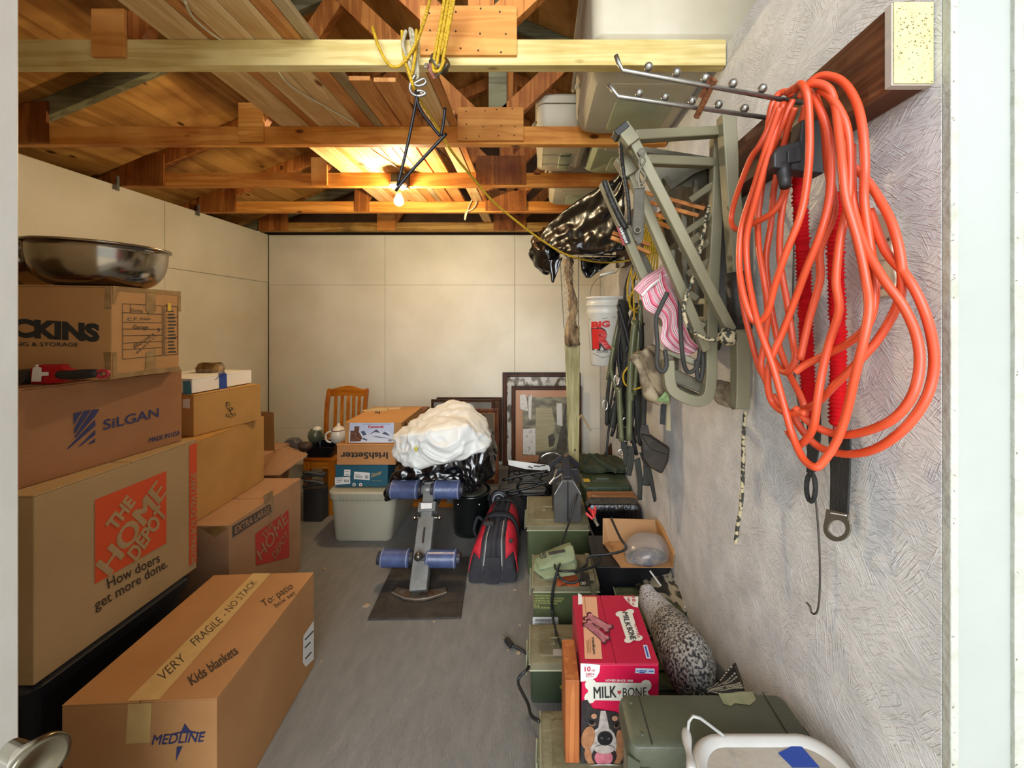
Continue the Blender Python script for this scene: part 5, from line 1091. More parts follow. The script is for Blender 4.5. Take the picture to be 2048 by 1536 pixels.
# chest with bags on it
t = thing('green_chest', 'dark green plastic chest with recessed handle and yellow sticker, near the right back corner', 'chest', (.5, 2.85, 0))
m_gp = mat('green_plastic', '#2c3826', .42, c2='#34412c', ns=7)
obj('body', B().loft([(.485, 2.77, .150, .115, .03, .001), (.485, 2.77, .160, .12, .03, .28), (.485, 2.77, .160, .12, .03, .310)], q=5), m_gp, t, bev=.004)
l = obj('lid', B().loft([(.484, 2.77, .165, .125, .035, .311), (.484, 2.77, .165, .125, .035, .336), (.484, 2.77, .15, .11, .03, .350)], q=5), m_gp, t, bev=.004)
obj('recess', B().loft([(.47, 2.76, .07, .045, .01, .3502), (.47, 2.76, .068, .043, .01, .354)], q=3), m_grn2, l)
obj('grip', B().loft([(.47, 2.76, .05, .022, .008, .354), (.47, 2.76, .048, .020, .008, .363)], q=3), m_gp, l)
obj('sticker', B().box((.335, 2.71, .3502), (.378, 2.76, .352)), MC['yellow_sticker'], l)
for s_ in (-1, 1): obj('latch', B().box((.48+s_*.08-.02, 2.636, .27), (.48+s_*.08+.02, 2.646, .335)), m_grn2, t, bev=.003)
hp = [P(1165, 960, 3.0), P(1280, 950, 2.9), P(1265, 925, 3.0), P(1225, 920, 3.05), P(1180, 915, 3.1), P(1170, 930, 3.0), (.38, 3.2, .36), (.64, 3.15, .36), (.36, 2.87, .392), (.63, 2.87, .392), (.36, 2.88, .352), (.63, 2.88, .352)]
t = thing('canvas_bag', 'limp dark green canvas bag with strap on top of the green chest', 'bag', (.5, 3.0, .39))
m_can = mat('olive_canvas', '#333a24', .85, c2='#272d1c', ns=14, bump=.3)
obj('body', hull(hp, .02, 9, 8, 4, smooth=.3, zmin=.352), m_can, t, smooth=True)
obj('strap', sheet([P(1165, 925, 2.85), P(1178, 906, 2.83), P(1200, 920, 2.8), P(1235, 938, 2.75)], [P(1172, 930, 2.85), P(1182, 914, 2.83), P(1200, 929, 2.8), P(1232, 948, 2.75)], 16, 3), m_can, t, smooth=True, solid=.004)
obj('support', B().box((.36, 3.0, .0), (.64, 3.2, .345)), m_can, t)
o = obj('wood_offcut', B().bar(P(1205, 940, 3.3), P(1240, 880, 3.45), .11, .02, up=(0, 1, 0)), wood('dark_offcut', '#4f3320', '#38220f', 2)); tag(o, 'dark brown board offcut leaning behind the canvas bag', 'board')
o.location = (0, 0, 0)
# battery charger
t = thing('battery_charger', 'grey lantern-shaped battery charger standing on the farthest green can', 'charger', (.19, 2.4, .285))
m_ch_ = mat('charger_grey', '#4d4b47', .35, c2='#42403d', ns=10, coat=.2); m_cd = mat('charger_dark', '#232226', .4)
cx = (XP(1108, 2.3)+XP(1162, 2.3))/2; hw = (XP(1162, 2.3)-XP(1108, 2.3))/2; zb_ = .286; y0 = 2.285
pr = [(-1, 0), (1, 0), (1, .165), (.42, .245), (-.42, .245), (-1, .165)]
obj('housing', B().plate([(cx+a*hw, y0, zb_+b_) for a, b_ in pr], (0, 1, 0), .13), m_ch_, t, bev=.006)
obj('back_shell', B().plate([(cx+a*hw, y0+.13, zb_+b_) for a, b_ in ((-1.05, 0), (1.05, 0), (1.0, .245), (.9, .265), (-.85, .265), (-1.05, .24))], (0, 1, 0), .10), m_cd, t, bev=.006)
obj('handle', B().bar((cx, y0+.03, zb_+.242), (cx-.002, y0+.12, zb_+.335), .045, .03, up=(0, 1, 0)), m_cd, t, bev=.006)
obj('handle_leg', B().bar((cx-.01, y0+.16, zb_+.33), (cx-.10, y0+.18, zb_+.262), .03, .016, up=(0, 1, 0)), m_cd, t, bev=.004)
obj('handle_leg', B().bar((cx+.01, y0+.16, zb_+.33), (cx+.085, y0+.18, zb_+.262), .03, .016, up=(0, 1, 0)), m_cd, t, bev=.004)
for s_ in (-1, 1): obj('edge', B().tube([(cx+s_*hw*.40, y0-.003, zb_+.24), (cx+s_*hw*.97, y0-.003, zb_+.165)], .003, 6), mat('edge_grey', '#8d8d8f', .3), t)
obj('ridge', B().box((cx-.004, y0-.005, zb_+.01), (cx+.004, y0, zb_+.243)), m_cd, t, bev=.002)
def clamp(name, label, A, Bq, m, loc=None):
    t_ = thing(name, label, 'clamp', A); a = V(A); b_ = V(Bq); d_ = (b_-a); s_ = d_.cross(V((0, 1, 0))).normalized()*.012
    obj('handle', B().tube([a+s_*1.6, a.lerp(b_, .5)+s_*.4], .007, 8), m, t_); obj('handle', B().tube([a-s_*1.6, a.lerp(b_, .5)-s_*.4], .007, 8), m, t_)
    obj('jaw', B().tube([a.lerp(b_, .45)+s_*.2, b_+s_*.3], .005, 8), MC['chrome'], t_); obj('jaw', B().tube([a.lerp(b_, .45)-s_*.2, b_-s_*.3], .005, 8), MC['chrome'], t_)
m_rh = mat('red_grip', '#b51d1d', .4)
clamp('charger_clamp', 'red-handled charger clamp in front of the wrapped black box', P(1178, 1022, 2.10), P(1196, 1052, 2.06), m_rh)
clamp('charger_clamp', 'steel clamp hanging on the left side of the battery charger', P(1118, 944, 2.33), P(1099, 968, 2.30), MC['chrome'])
clamp('charger_clamp', 'charger clamp with upright red grip behind the other red clamp', P(1184, 1014, 2.2), P(1192, 1046, 2.16), m_rh)
m_cord = mat('black_cord', '#18181a', .45)
def cord(label, pts, r=.0045, name='power_cord', m=None, cat='cord', parts=()):
    o = obj(name, B().tube(pts, r, 8, 6), m or m_cord, smooth=True); tag(o, label, cat); return o
cord('black cord looping from the grey charger down over the green pouch', [P(1155, 988, 2.26), P(1148, 1010, 2.22), P(1138, 1045, 2.18), P(1122, 1090, 2.0), P(1110, 1118, 1.9), P(1112, 1138, 1.8), P(1130, 1142, 1.76), P(1165, 1140, 1.78), P(1195, 1128, 1.85), P(1200, 1108, 1.9), P(1190, 1080, 2.0), P(1178, 1052, 2.08)], .0055)
cord('thick black cord running down past the stencilled can to the treat box', [P(1114, 1144, 1.755), P(1110, 1160, 1.75), P(1104, 1195, 1.745), P(1105, 1230, 1.74), P(1115, 1275, 1.60), P(1128, 1300, 1.45), P(1150, 1316, 1.40), P(1162, 1322, 1.30)], .006)
cord('black cord bent in a hairpin into the open carton', [P(1150, 1145, 1.80), P(1172, 1130, 1.85), P(1180, 1112, 1.88), P(1220, 1108, 1.88), P(1252, 1097, 1.86), P(1240, 1075, 1.90), P(1222, 1036, 2.10)], .006)
cord('black cord loop resting over the orange label', [P(1120, 1128, 1.82), P(1115, 1145, 1.76), P(1125, 1160, 1.73), P(1145, 1166, 1.72), P(1160, 1158, 1.73), P(1164, 1145, 1.76)], .005)
o = cord('black mains lead with plug, snaking on the floor left of the cans', [PZ(1020, 1290, .012), PZ(1040, 1298, .008), PZ(1056, 1312, .01), P(1056, 1335, 1.52), P(1036, 1362, 1.49), P(1055, 1405, 1.42), P(1062, 1430, 1.33), P(1078, 1442, 1.27)], .0055)
obj('plug', B().bar(PZ(1012, 1278, .014), PZ(1024, 1292, .014), .022, .016), m_cord, o, bev=.003)
obj('prong', B().bar(PZ(1009, 1279, .014), PZ(1003, 1273, .014), .003, .006), MC['chrome'], o)
# green pouch
t = thing('canvas_pouch', 'pale green canvas pouch leaning on the farthest green can', 'pouch', P(1105, 1165, 1.85))
m_po = mat('pale_green_canvas', '#76805f', .85, c2='#848d6c', ns=12, bump=.35, bs=50)
a, b_, c_, d = P(1088, 1172, 1.80), P(1152, 1150, 1.80), P(1143, 1090, 1.93), P(1070, 1118, 1.92)
for q_ in (a, b_): q_.z = max(q_.z, .272)
nn = V((.0, .6, -.5)).normalized()*.06
hp = [a, b_, c_, d, P(1066, 1142, 1.86), P(1154, 1128, 1.86), a+V((0, .19, 0)), b_+V((0, .17, -.01)), c_+V((0, .06, -.02)), d+V((0, .06, -.02)), V((a.x, 1.99, .27)), V((b_.x, 1.99, .27))]
obj('body', hull(hp, .004, 12, 4, 4, smooth=.0, zmin=.2675), m_po, t, smooth=True)
fx = (b_-a).normalized(); fy = (d-a).normalized()
pf = Face(a, b_, c_-a)
obj('flap', hull([d+V((0, -.012, .006)), c_+V((.004, -.012, .006)), a.lerp(d, .45)+V((-.004, -.014, .012)), b_.lerp(c_, .45)+V((.004, -.014, .012)), d+V((0, .012, 0)), c_+V((0, .012, 0)), a.lerp(d, .45), b_.lerp(c_, .45)], .002, 12, 5, 3, smooth=.1), m_po, t, smooth=True)
txt(pf, 'US', (1082, 1125), (1095, 1122), (1080, 1114), m_blk, t, .03, off=.028)
decal(pf, [(1098, 1112), (1130, 1106), (1132, 1112), (1100, 1118)], m_blk, t, 'tab', off=.030)
# ================= HANGING ON THE RIGHT WALL =================
m_bm = wood('brown_beam', '#6f4428', '#4e2c18', 1, dirt='#6a4530', sc=.8)
m_end = mat('cream_painted_end', '#c9bf8c', .8, c2='#bdb27e', ns=30, bump=.9, bs=70); m_off = mat('offwhite_paint', '#b5aca0', .6)
t = thing('wall_beam', 'thick brown timber beam fixed along the right wall, its near end painted cream', 'beam', (.625, .66, 1.842))
obj('beam', B().box((.592, .668, 1.842), (.6585, 2.9, 1.977)), m_bm, t, bev=.003)
obj('painted_band', B().box((.5905, .654, 1.841), (.659, .6675, 1.978)), m_off, t, bev=.001)
e = obj('painted_end', B().box((.5925, .6515, 1.843), (.6575, .6538, 1.977)), m_end, t)
b = B(); random.seed(5)
for i in range(110):
    x, z = random.uniform(.595, .656), random.choice((random.uniform(1.845, 1.97), random.uniform(1.90, 1.97))); s_ = random.uniform(.0004, .0010)
    b.box((x-s_, .6511, z-s_), (x+s_, .6516, z+s_))
obj('speckle', b, mat('speckle_brown', '#6b5a2e', .8), e)['kind'] = 'stuff'
m_crm = mat('dull_chrome', '#a6a39b', .28, .9, c2='#8d8a82', ns=30)
# two-armed racks
def rack(label, arms, Ys, r, balls, loc):
    t = thing('wall_rack', label, 'rack', loc)
    for (pts, Y) in zip(arms, Ys):
        obj('arm', B().tube([P(x, y, Y) for x, y in pts], r, 10, 1 if 0 else 0), m_crm, t, smooth=True)
    for (pts, Y, rb) in balls:
        for x, y in pts: obj('ball_stop', B().ball(P(x, y, Y), rb, 14, 10), m_crm, t, smooth=True)
    obj('base_plate', B().box((.586, min(Ys)-.02, loc[2]-.04), (.5915, max(Ys)+.02, loc[2]+.02)), m_crm, t, bev=.002)
    return t
Ya, Yb_ = .872, .925
t = rack('large chrome two-armed wall rack with ball stops that carries the orange extension cord', [((1604, 206), (1245, 141), (1238, 128), (1232, 111)), ((1573, 241), (1236, 193), (1228, 183), (1217, 168))], (Ya, Yb_), .0052,
     [(((1297, 134), (1353, 145), (1410, 156), (1466, 167), (1525, 177), (1582, 190)), Ya, .0098), (((1278, 186), (1330, 194), (1384, 202), (1437, 209), (1489, 217), (1546, 226)), Yb_, .0098)], (.589, .9, 1.925))
o = obj('rusty_clothespin', B().bar(P(1430, 158, .86), P(1392, 236, .93), .012, .010), mat('rust', '#7d4c28', .8, .2, c2='#5b3118', ns=40, bump=.4), bev=.002)
obj('prong', B().bar(P(1424, 153, .86), P(1400, 195, .89), .008, .006), MC['rust'], o)
tag(o, 'rusty brown clothes peg clipped across the two chrome arms', 'peg')
# orange extension cord
m_oc = mat('orange_cord', '#cf4a24', .42, c2='#c4421e', ns=9, coat=.1)
t = thing('extension_cord', 'thick orange extension cord coiled over the chrome wall rack', 'cord', (.55, .85, 1.2))
def OC(px, py, dx=0):
    X = .50+.105*(px-1465)/400+dx
    return W(px, py, X)
loops = [
 [(1569, 368), (1566, 392), (1545, 425), (1505, 448), (1480, 460), (1465, 452), (1463, 430), (1475, 385), (1500, 320), (1520, 290), (1540, 250), (1556, 205)],
 [(1583, 189), (1566, 184), (1548, 200), (1538, 240), (1532, 300), (1524, 370), (1516, 440), (1518, 500), (1528, 560), (1535, 620), (1530, 680), (1522, 730), (1535, 770)],
 [(1590, 180), (1600, 168), (1611, 180), (1617, 215), (1619, 300), (1612, 380), (1598, 440), (1572, 505), (1550, 570), (1535, 625), (1515, 645), (1500, 630), (1485, 580), (1478, 520), (1484, 450), (1508, 375), (1534, 290), (1560, 215)],
 [(1575, 185), (1605, 172), (1635, 210), (1655, 260), (1662, 320), (1658, 400), (1640, 470), (1612, 540), (1590, 600), (1565, 665), (1545, 710), (1537, 740), (1536, 775), (1545, 805), (1570, 825), (1612, 826)],
 [(1600, 195), (1622, 168), (1655, 175), (1670, 210), (1678, 270), (1685, 340), (1692, 400), (1715, 480), (1732, 560), (1738, 620), (1725, 690), (1708, 760), (1692, 830), (1672, 885), (1645, 925), (1628, 934), (1605, 915), (1585, 870), (1565, 800), (1545, 730), (1520, 660), (1505, 600), (1495, 540), (1494, 470), (1515, 385), (1545, 280), (1568, 205)],
 [(1610, 175), (1640, 152), (1680, 160), (1708, 195), (1724, 250), (1730, 330), (1728, 400), (1740, 490), (1750, 560), (1745, 620), (1728, 660), (1690, 690), (1650, 710), (1610, 730), (1590, 745)],
 [(1700, 330), (1725, 350), (1757, 395), (1785, 450), (1802, 520), (1803, 580), (1788, 625), (1755, 680), (1715, 725), (1670, 770), (1635, 805), (1600, 822)],
 [(1703, 290), (1706, 400), (1725, 480), (1765, 555), (1805, 610), (1832, 670), (1839, 730), (1825, 790), (1790, 835), (1740, 860), (1690, 870), (1650, 862), (1615, 842), (1590, 815)],
 [(1740, 420), (1770, 500), (1815, 555), (1848, 620), (1866, 690), (1866, 750), (1845, 810), (1800, 865), (1745, 900), (1690, 908), (1640, 895), (1605, 862), (1580, 820)],
 [(1585, 200), (1568, 240), (1548, 290), (1525, 340), (1510, 400), (1487, 460), (1478, 540), (1488, 620), (1505, 690), (1520, 740), (1535, 760)],
 [(1640, 180), (1662, 195), (1692, 250), (1700, 330), (1695, 410), (1680, 480), (1672, 560), (1678, 620), (1660, 680), (1645, 740), (1635, 800), (1628, 850), (1612, 880), (1595, 888), (1575, 860)],
 [(1590, 215), (1575, 260), (1560, 320), (1548, 380), (1540, 460), (1532, 520), (1540, 600), (1555, 680), (1575, 740), (1600, 790), (1608, 820), (1590, 828), (1565, 815), (1545, 790)],
 [(1612, 210), (1600, 260), (1590, 320), (1572, 380), (1562, 440), (1560, 520), (1575, 610), (1585, 680), (1590, 720), (1570, 745), (1548, 720), (1530, 680)],
 [(1630, 190), (1648, 250), (1655, 330), (1668, 420), (1640, 500), (1640, 560), (1618, 640), (1600, 720)],
]
random.seed(9); wdt = [0, .012, -.035, -.02, -.03, -.01, .0, -.015, .0, .03, -.02, .035, .03, .0]
b_all = []
for i, lp in enumerate(loops):
    pts = [OC(x, y, wdt[i]+.006*math.sin(k*1.3+i)) for k, (x, y) in enumerate(lp)]
    for p in pts:
        if p.z > 1.835: p.x = min(p.x, .578)
        p.x = min(p.x, .648)
    obj('cable_loop', B().tube(pts, .0069, 10, 6), m_oc, t, smooth=True)
m_pl_ = mat('black_rubber_plug', '#1c1b1b', .5, c2='#2b2a29', ns=20)
h = obj('outlet_head', B().plate([P(x, y, .80) for x, y in ((1548, 335), (1548, 305), (1560, 292), (1600, 280), (1604, 238), (1640, 238), (1645, 250), (1650, 347), (1620, 344), (1590, 340))], (0, 1, 0), .035), m_pl_, t, bev=.004)
obj('socket_block', B().plate([P(x, y, .795) for x, y in ((1576, 300), (1604, 292), (1604, 322), (1576, 326))], (0, 1, 0), .01), m_pl_, h, bev=.002)
obj('strain_relief', B().tube([P(1567, 328, .81), P(1567, 345, .81), P(1569, 360, .805), P(1571, 374, .80)], lambda q: .0145-.004*q, 12), m_pl_, h, smooth=True)
# red ribbed tethers
m_rr = mat('red_ribbed_fabric', '#bd0a10', .8, spec=.15, c2='#a80812', ns=30); m_web = mat('black_webbing', '#1c1c1b', .8, c2='#282826', ns=30, bump=.5, bs=140)
def ribbed(pts, w):
    pts = spline([V(p) for p in pts], 12); L = [0]
    for i in range(1, len(pts)): L.append(L[-1]+(pts[i]-pts[i-1]).length)
    n = int(L[-1]/.0028); out = []
    j = 0
    for i in range(n+1):
        s_ = L[-1]*i/n
        while j < len(L)-2 and L[j+1] < s_: j += 1
        out.append(pts[j].lerp(pts[j+1], (s_-L[j])/max(L[j+1]-L[j], 1e-6)))
    random.seed(4); rr = [w*(.80+.22*(i % 3 == 0)+random.uniform(-.05, .05)) for i in range(n+2)]
    m = B(); m.tube(out, lambda q: rr[int(q*n)], 12)
    return m
t = thing('stretch_tether', 'red ribbed stretch tether ending in a small black loop, behind the orange cord', 'tether', W(1605, 700, .63))
obj('sleeve', ribbed([W(1597, 340, .585), W(1603, 460, .60), W(1609, 580, .62), W(1613, 700, .62), W(1617, 790, .62), W(1624, 835, .62)], .0165), m_rr, t, smooth=True)
obj('webbing', sheet([W(1613, 830, .615), W(1616, 880, .615), W(1614, 945, .615)], [W(1640, 825, .615), W(1640, 880, .615), W(1629, 945, .615)], 10, 2), m_web, t, solid=.004)
obj('end_loop', B().tube([W(1622+9*math.sin(a), 975-28*math.cos(a), .612) for a in [k*math.pi/8 for k in range(16)]], .005, 8, closed=True), m_web, t, smooth=True)
t = thing('stretch_tether', 'red ribbed stretch tether with wide black strap and grey steel ring', 'tether', W(1675, 700, .63))
obj('sleeve', ribbed([W(1672, 385, .585), W(1671, 520, .61), W(1675, 640, .615), W(1676, 760, .615), W(1675, 850, .615)], .0165), m_rr, t, smooth=True)
obj('stitched_end', B().tube([W(1676, 846, .615), W(1677, 884, .615)], .009, 10), mat('faded_red_fabric', '#a83a34', .7), t)
obj('webbing', sheet([W(1658, 868, .618), W(1662, 940, .618), W(1661, 1022, .618)], [W(1701, 868, .618), W(1700, 940, .618), W(1696, 1028, .618)], 12, 3), m_web, t, solid=.004)
rp = []; 
def ringpt(x, y): return W(x, y, .616)
outer = [(1654, 1018), (1699, 1028), (1697, 1042)]+[(1675+27*math.cos(a), 1055+28*math.sin(a)) for a in [math.radians(k) for k in range(-25, 206, 15)]]+[(1652, 1034)]
inner = [(1675+18*math.cos(math.radians(k)), 1057+17*math.sin(math.radians(k))) for k in range(0, 360, 20)]
m_ = B(); no, ni = len(outer), len(inner)
bm = bmesh.new(); ov = [bm.verts.new(ringpt(*p)) for p in outer]; iv = [bm.verts.new(ringpt(*p)) for p in inner]
es = [bm.edges.new((ov[i], ov[(i+1) % no])) for i in range(no)]+[bm.edges.new((iv[i], iv[(i+1) % ni])) for i in range(ni)]
bmesh.ops.triangle_fill(bm, use_beauty=True, edges=es); bm.verts.index_update()
m_.v = [v.co.copy() for v in bm.verts]; m_.f = [tuple(v.index for v in f_.verts) for f_ in bm.faces]; bm.free()
obj('steel_ring', m_, mat('grey_cast_steel', '#6f6a5c', .45, .6, c2='#7d786a', ns=12), t, solid=.004)
obj('slot', B().bar(W(1662, 1026, .613), W(1692, 1031, .613), .003, .002), m_wht, t)
o = obj('wire_hook', B().tube([W(1588, 352, .64), W(1588, 480, .64), W(1586, 620, .64), W(1590, 760, .64), W(1612, 880, .64), W(1630, 990, .64), W(1638, 1080, .64), W(1640, 1160, .64), W(1637, 1212, .64), W(1631, 1227, .64), W(1623, 1225, .64), W(1620, 1213, .64), W(1613, 1205, .64)], .0022, 6, 5), mat('dark_wire', '#55504a', .4, .6), smooth=True)
tag(o, 'long thin bent wire with hooked lower end hanging on the right wall', 'wire')
t = thing('wall_fixture', 'beige plastic wall fixture with two screws behind the orange cord', 'fixture', W(1780, 500, .655))
m_bg = mat('beige_fixture', '#b3a58c', .45)
obj('back_plate', B().plate([W(x, y, .6585) for x, y in ((1752, 428), (1790, 424), (1800, 470), (1798, 520), (1755, 524), (1745, 470))], (-1, 0, 0), .014), m_bg, t, bev=.003)
obj('lower_plate', B().plate([W(x, y, .6585) for x, y in ((1740, 515), (1795, 510), (1806, 560), (1795, 592), (1760, 596), (1742, 560))], (-1, 0, 0), .012), m_bg, t, bev=.003)
for x, y in ((1750, 485), (1778, 478)): obj('screw', B().ball(W(x, y, .644), .003, 8, 6), mat('rusty_screw', '#4a2a20', .5), t)
obj('keyhole', B().tube([W(1760+9*math.cos(a), 557+20*math.sin(a), .6455) for a in [k*math.pi/8 for k in range(16)]], .0022, 6, closed=True), mat('dark_gap_ring', '#57534c', .5), t)
# ---- climbing tree stand ----
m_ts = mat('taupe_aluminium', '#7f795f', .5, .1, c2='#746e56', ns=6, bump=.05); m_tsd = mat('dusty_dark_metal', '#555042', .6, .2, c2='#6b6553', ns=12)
t = thing('climbing_tree_stand', 'folded taupe metal climbing tree stand hanging on the right wall', 'stand', (.55, 1.2, 1.3))
def sq(name, pts, Y, w, m=None, r=None, h=None):
    ps = [P(x, y, Y[i] if hasattr(Y, '__len__') else Y) for i, (x, y) in enumerate(pts)]; b = B()
    pp = spline(ps, r) if r else ps
    # swept square section
    base = []
    for i, p in enumerate(pp):
        a = pp[max(i-1, 0)]; c_ = pp[min(i+1, len(pp)-1)]; d_ = (c_-a).normalized(); s_ = d_.cross(V((0, 1, 0))).normalized()*(w/2); u_ = s_.cross(d_).normalized()*((h or w)/2)
        base.append([p-s_-u_, p+s_-u_, p+s_+u_, p-s_+u_])
    for q_ in base: b.v += q_
    n_ = len(base); b.f = [(i*4+k, i*4+(k+1) % 4, i*4+4+(k+1) % 4, i*4+4+k) for i in range(n_-1) for k in range(4)]+[(3, 2, 1, 0), tuple((n_-1)*4+k for k in range(4))]
    return obj(name, b, m or m_ts, t, bev=.004)
sq('wall_rail', [(1452, 232), (1463, 400), (1474, 545), (1479, 660), (1481, 740), (1479, 816)], 1.17, .042, r=2)
obj('tape_wrap', B().tube([P(1473, 545, 1.17), P(1478, 600, 1.17), P(1480, 658, 1.17)], .034, 12), mat('black_tape', '#26241f', .45, bump=.3, ns=20), t, smooth=True)
sq('front_rail', [(1434, 275), (1432, 400), (1424, 560), (1420, 690), (1418, 770), (1408, 796), (1385, 800), (1350, 785), (1338, 765), (1335, 720)], 1.24, .035, r=3)
sq('top_bar', [(1268, 274), (1440, 264)], (1.06, 1.2), .029); sq('top_bar', [(1292, 321), (1430, 327)], (1.13, 1.24), .028)
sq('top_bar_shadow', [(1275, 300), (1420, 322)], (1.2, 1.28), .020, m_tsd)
sq('diagonal_arm', [(1254, 262), (1330, 408), (1400, 545), (1460, 660)], (1.05, 1.07, 1.1, 1.14), .029)
sq('diagonal_arm', [(1250, 316), (1305, 450), (1355, 565), (1412, 700)], (1.12, 1.14, 1.17, 1.2), .029)
for p, q_, Y in (((1240, 256), (1266, 290), 1.05), ((1240, 316), (1262, 352), 1.12)): sq('arm_sleeve', [p, q_], Y, .040, m_ts)
sq('end_cap', [(1236, 258), (1246, 270)], 1.05, .042, mat('black_end_cap', '#1c1a17', .5))
sq('rear_arm', [(1206, 366), (1248, 462), (1290, 560), (1330, 650)], 1.32, .030)
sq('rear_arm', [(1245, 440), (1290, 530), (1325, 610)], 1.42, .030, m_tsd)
wl_ = Face(P(1237, 470, 1.295), P(1262, 525, 1.295), P(1250, 450, 1.295)-P(1240, 470, 1.295))
sf_ = Face((0, 1.299, 0), (1, 1.299, 0))
decal(sf_, [(1233, 455), (1250, 450), (1262, 485), (1246, 491)], m_blk, t, 'warning_label', off=.0)
decal(sf_, [(1233, 455), (1237, 454), (1250, 490), (1246, 491)], mat('warning_red', '#8d1f1a', .5), t, 'warning_label', off=.001)
txt(sf_, 'WARNING!', (1251, 488), (1238, 457), (1256, 486), m_wht, t, .03, off=.002)
for a, b_ in (((1382, 400), (1428, 368)), ((1374, 463), (1424, 430)), ((1385, 505), (1420, 482)), ((1376, 548), (1422, 520)), ((1394, 604), (1420, 604)), ((1392, 640), (1416, 640)), ((1340, 560), (1395, 600)), ((1360, 500), (1400, 470)), ((1345, 620), (1410, 655)), ((1330, 700), (1415, 735))):
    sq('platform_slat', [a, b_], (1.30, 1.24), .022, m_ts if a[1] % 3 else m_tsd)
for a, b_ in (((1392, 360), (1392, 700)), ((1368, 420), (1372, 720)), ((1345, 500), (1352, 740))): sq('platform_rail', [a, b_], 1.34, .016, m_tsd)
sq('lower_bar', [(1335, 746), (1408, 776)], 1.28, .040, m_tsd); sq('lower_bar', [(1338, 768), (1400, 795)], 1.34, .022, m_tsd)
sq('cross_plate', [(1300, 340), (1420, 350)], (1.36, 1.36), .10, m_tsd, h=.008)
sq('wire_saw', [(1330, 355), (1340, 375), (1382, 345), (1420, 330)], 1.34, .02, m_tsd)
obj('dark_cover', sheet([W(1322, 352, .583), W(1330, 450, .583), W(1345, 560, .583), W(1372, 660, .583), W(1385, 700, .583)], [W(1428, 335, .583), W(1430, 430, .583), W(1430, 540, .583), W(1432, 640, .583), W(1434, 700, .583)], 30, 14, .010, 2, n=(-1, 0, 0), wr=.02, seed=6), mat('dark_camo_cover', '#1f1d17', .8, c2='#3b372b', ns=14, ramp=(.45, .6)), t, smooth=True, solid=.004)
obj('chain_edge', B().tube([P(1244, 262, 1.04), P(1242, 300, 1.07), P(1246, 340, 1.1), P(1256, 400, 1.12), P(1258, 450, 1.14)], .006, 6, 5), mat('black_edging', '#1d1b17', .4, bump=.4, ns=40), t, smooth=True)
obj('chain_edge', B().tube([P(1208, 362, 1.30), P(1218, 390, 1.3), P(1234, 425, 1.3), P(1252, 458, 1.3)], .010, 6, 5), MC['black_edging'], t, smooth=True)
obj('bolt', B().lathe([(.011, 0), (.011, .008), (.005, .01)], P(1282, 306, 1.04), 6, Matrix.Rotation(math.pi/2, 3, 'X')), m_tsd, t)
t = thing('snap_hook_strap', 'dark grey webbing strap with riveted hole hanging from a snap hook on the tree stand', 'strap', P(1280, 350, 1.03))
obj('ring', B().tube([P(x, y, 1.02) for x, y in ((1284, 312), (1290, 322), (1280, 338), (1272, 350), (1276, 365), (1286, 366), (1290, 352), (1282, 340), (1278, 325))], .0028, 6, 5, closed=True), m_tsd, t, smooth=True)
obj('hook', B().tube([P(1279, 340, 1.02), P(1276, 355, 1.02), P(1280, 378, 1.02)], .004, 6, 4), m_tsd, t, smooth=True)
obj('d_ring', B().tube([P(x, y, 1.02) for x, y in ((1266, 376), (1290, 374), (1288, 384), (1268, 386))], .003, 6, closed=True), m_tsd, t)
m_gw = mat('grey_webbing', '#4a463c', .85, c2='#565145', ns=30, bump=.4, bs=120)
obj('webbing', sheet([P(1268, 378, 1.02), P(1267, 420, 1.02), P(1265, 470, 1.03), P(1276, 488, 1.03)], [P(1289, 378, 1.02), P(1288, 420, 1.02), P(1288, 465, 1.03), P(1284, 486, 1.03)], 14, 4), m_gw, t, smooth=True, solid=.005)
obj('eyelet', B().tube([P(1275+6*math.cos(a), 460+6*math.sin(a), 1.018) for a in [k*math.pi/6 for k in range(12)]], .002, 6, closed=True), m_tsd, t)
obj('eyelet_hole', B().lathe([(.0065, 0), (.0065, .001)], P(1275, 460, 1.0185), 14, Matrix.Rotation(math.pi/2, 3, 'X')), m_dark, t)
m_para = mat('camo_cord', '#2c2b22', .7, c2='#a89a78', ns=75, st=(1, 1, 1), ramp=(.46, .52), detail=1)
cord('tan and black flecked rope hanging free below the tree stand', [P(1491, 822, 1.12), P(1487, 870, 1.12), P(1486, 940, 1.12), P(1482, 1010, 1.12), P(1475, 1055, 1.12), P(1471, 1087, 1.12)], .0055, 'rope', m_para, 'rope')
cord('tan and black flecked rope tied across the tree stand diagonals', [P(1418, 412, 1.19), P(1410, 450, 1.17), P(1400, 500, 1.15), P(1385, 560, 1.13), P(1368, 610, 1.13), P(1375, 650, 1.13), P(1400, 672, 1.13), P(1430, 680, 1.13), P(1452, 668, 1.11), P(1462, 672, 1.11), P(1450, 680, 1.10), P(1458, 690, 1.11)], .0058, 'rope', m_para, 'rope')
obj('knot', hull([P(1440, 665, 1.10), P(1465, 662, 1.10), P(1468, 685, 1.10), P(1445, 684, 1.10), P(1455, 674, 1.08), P(1455, 674, 1.12)], .003, 60, 1, 2), m_para, [x for x in COL.objects if x.name.startswith('rope')][-1], smooth=True)
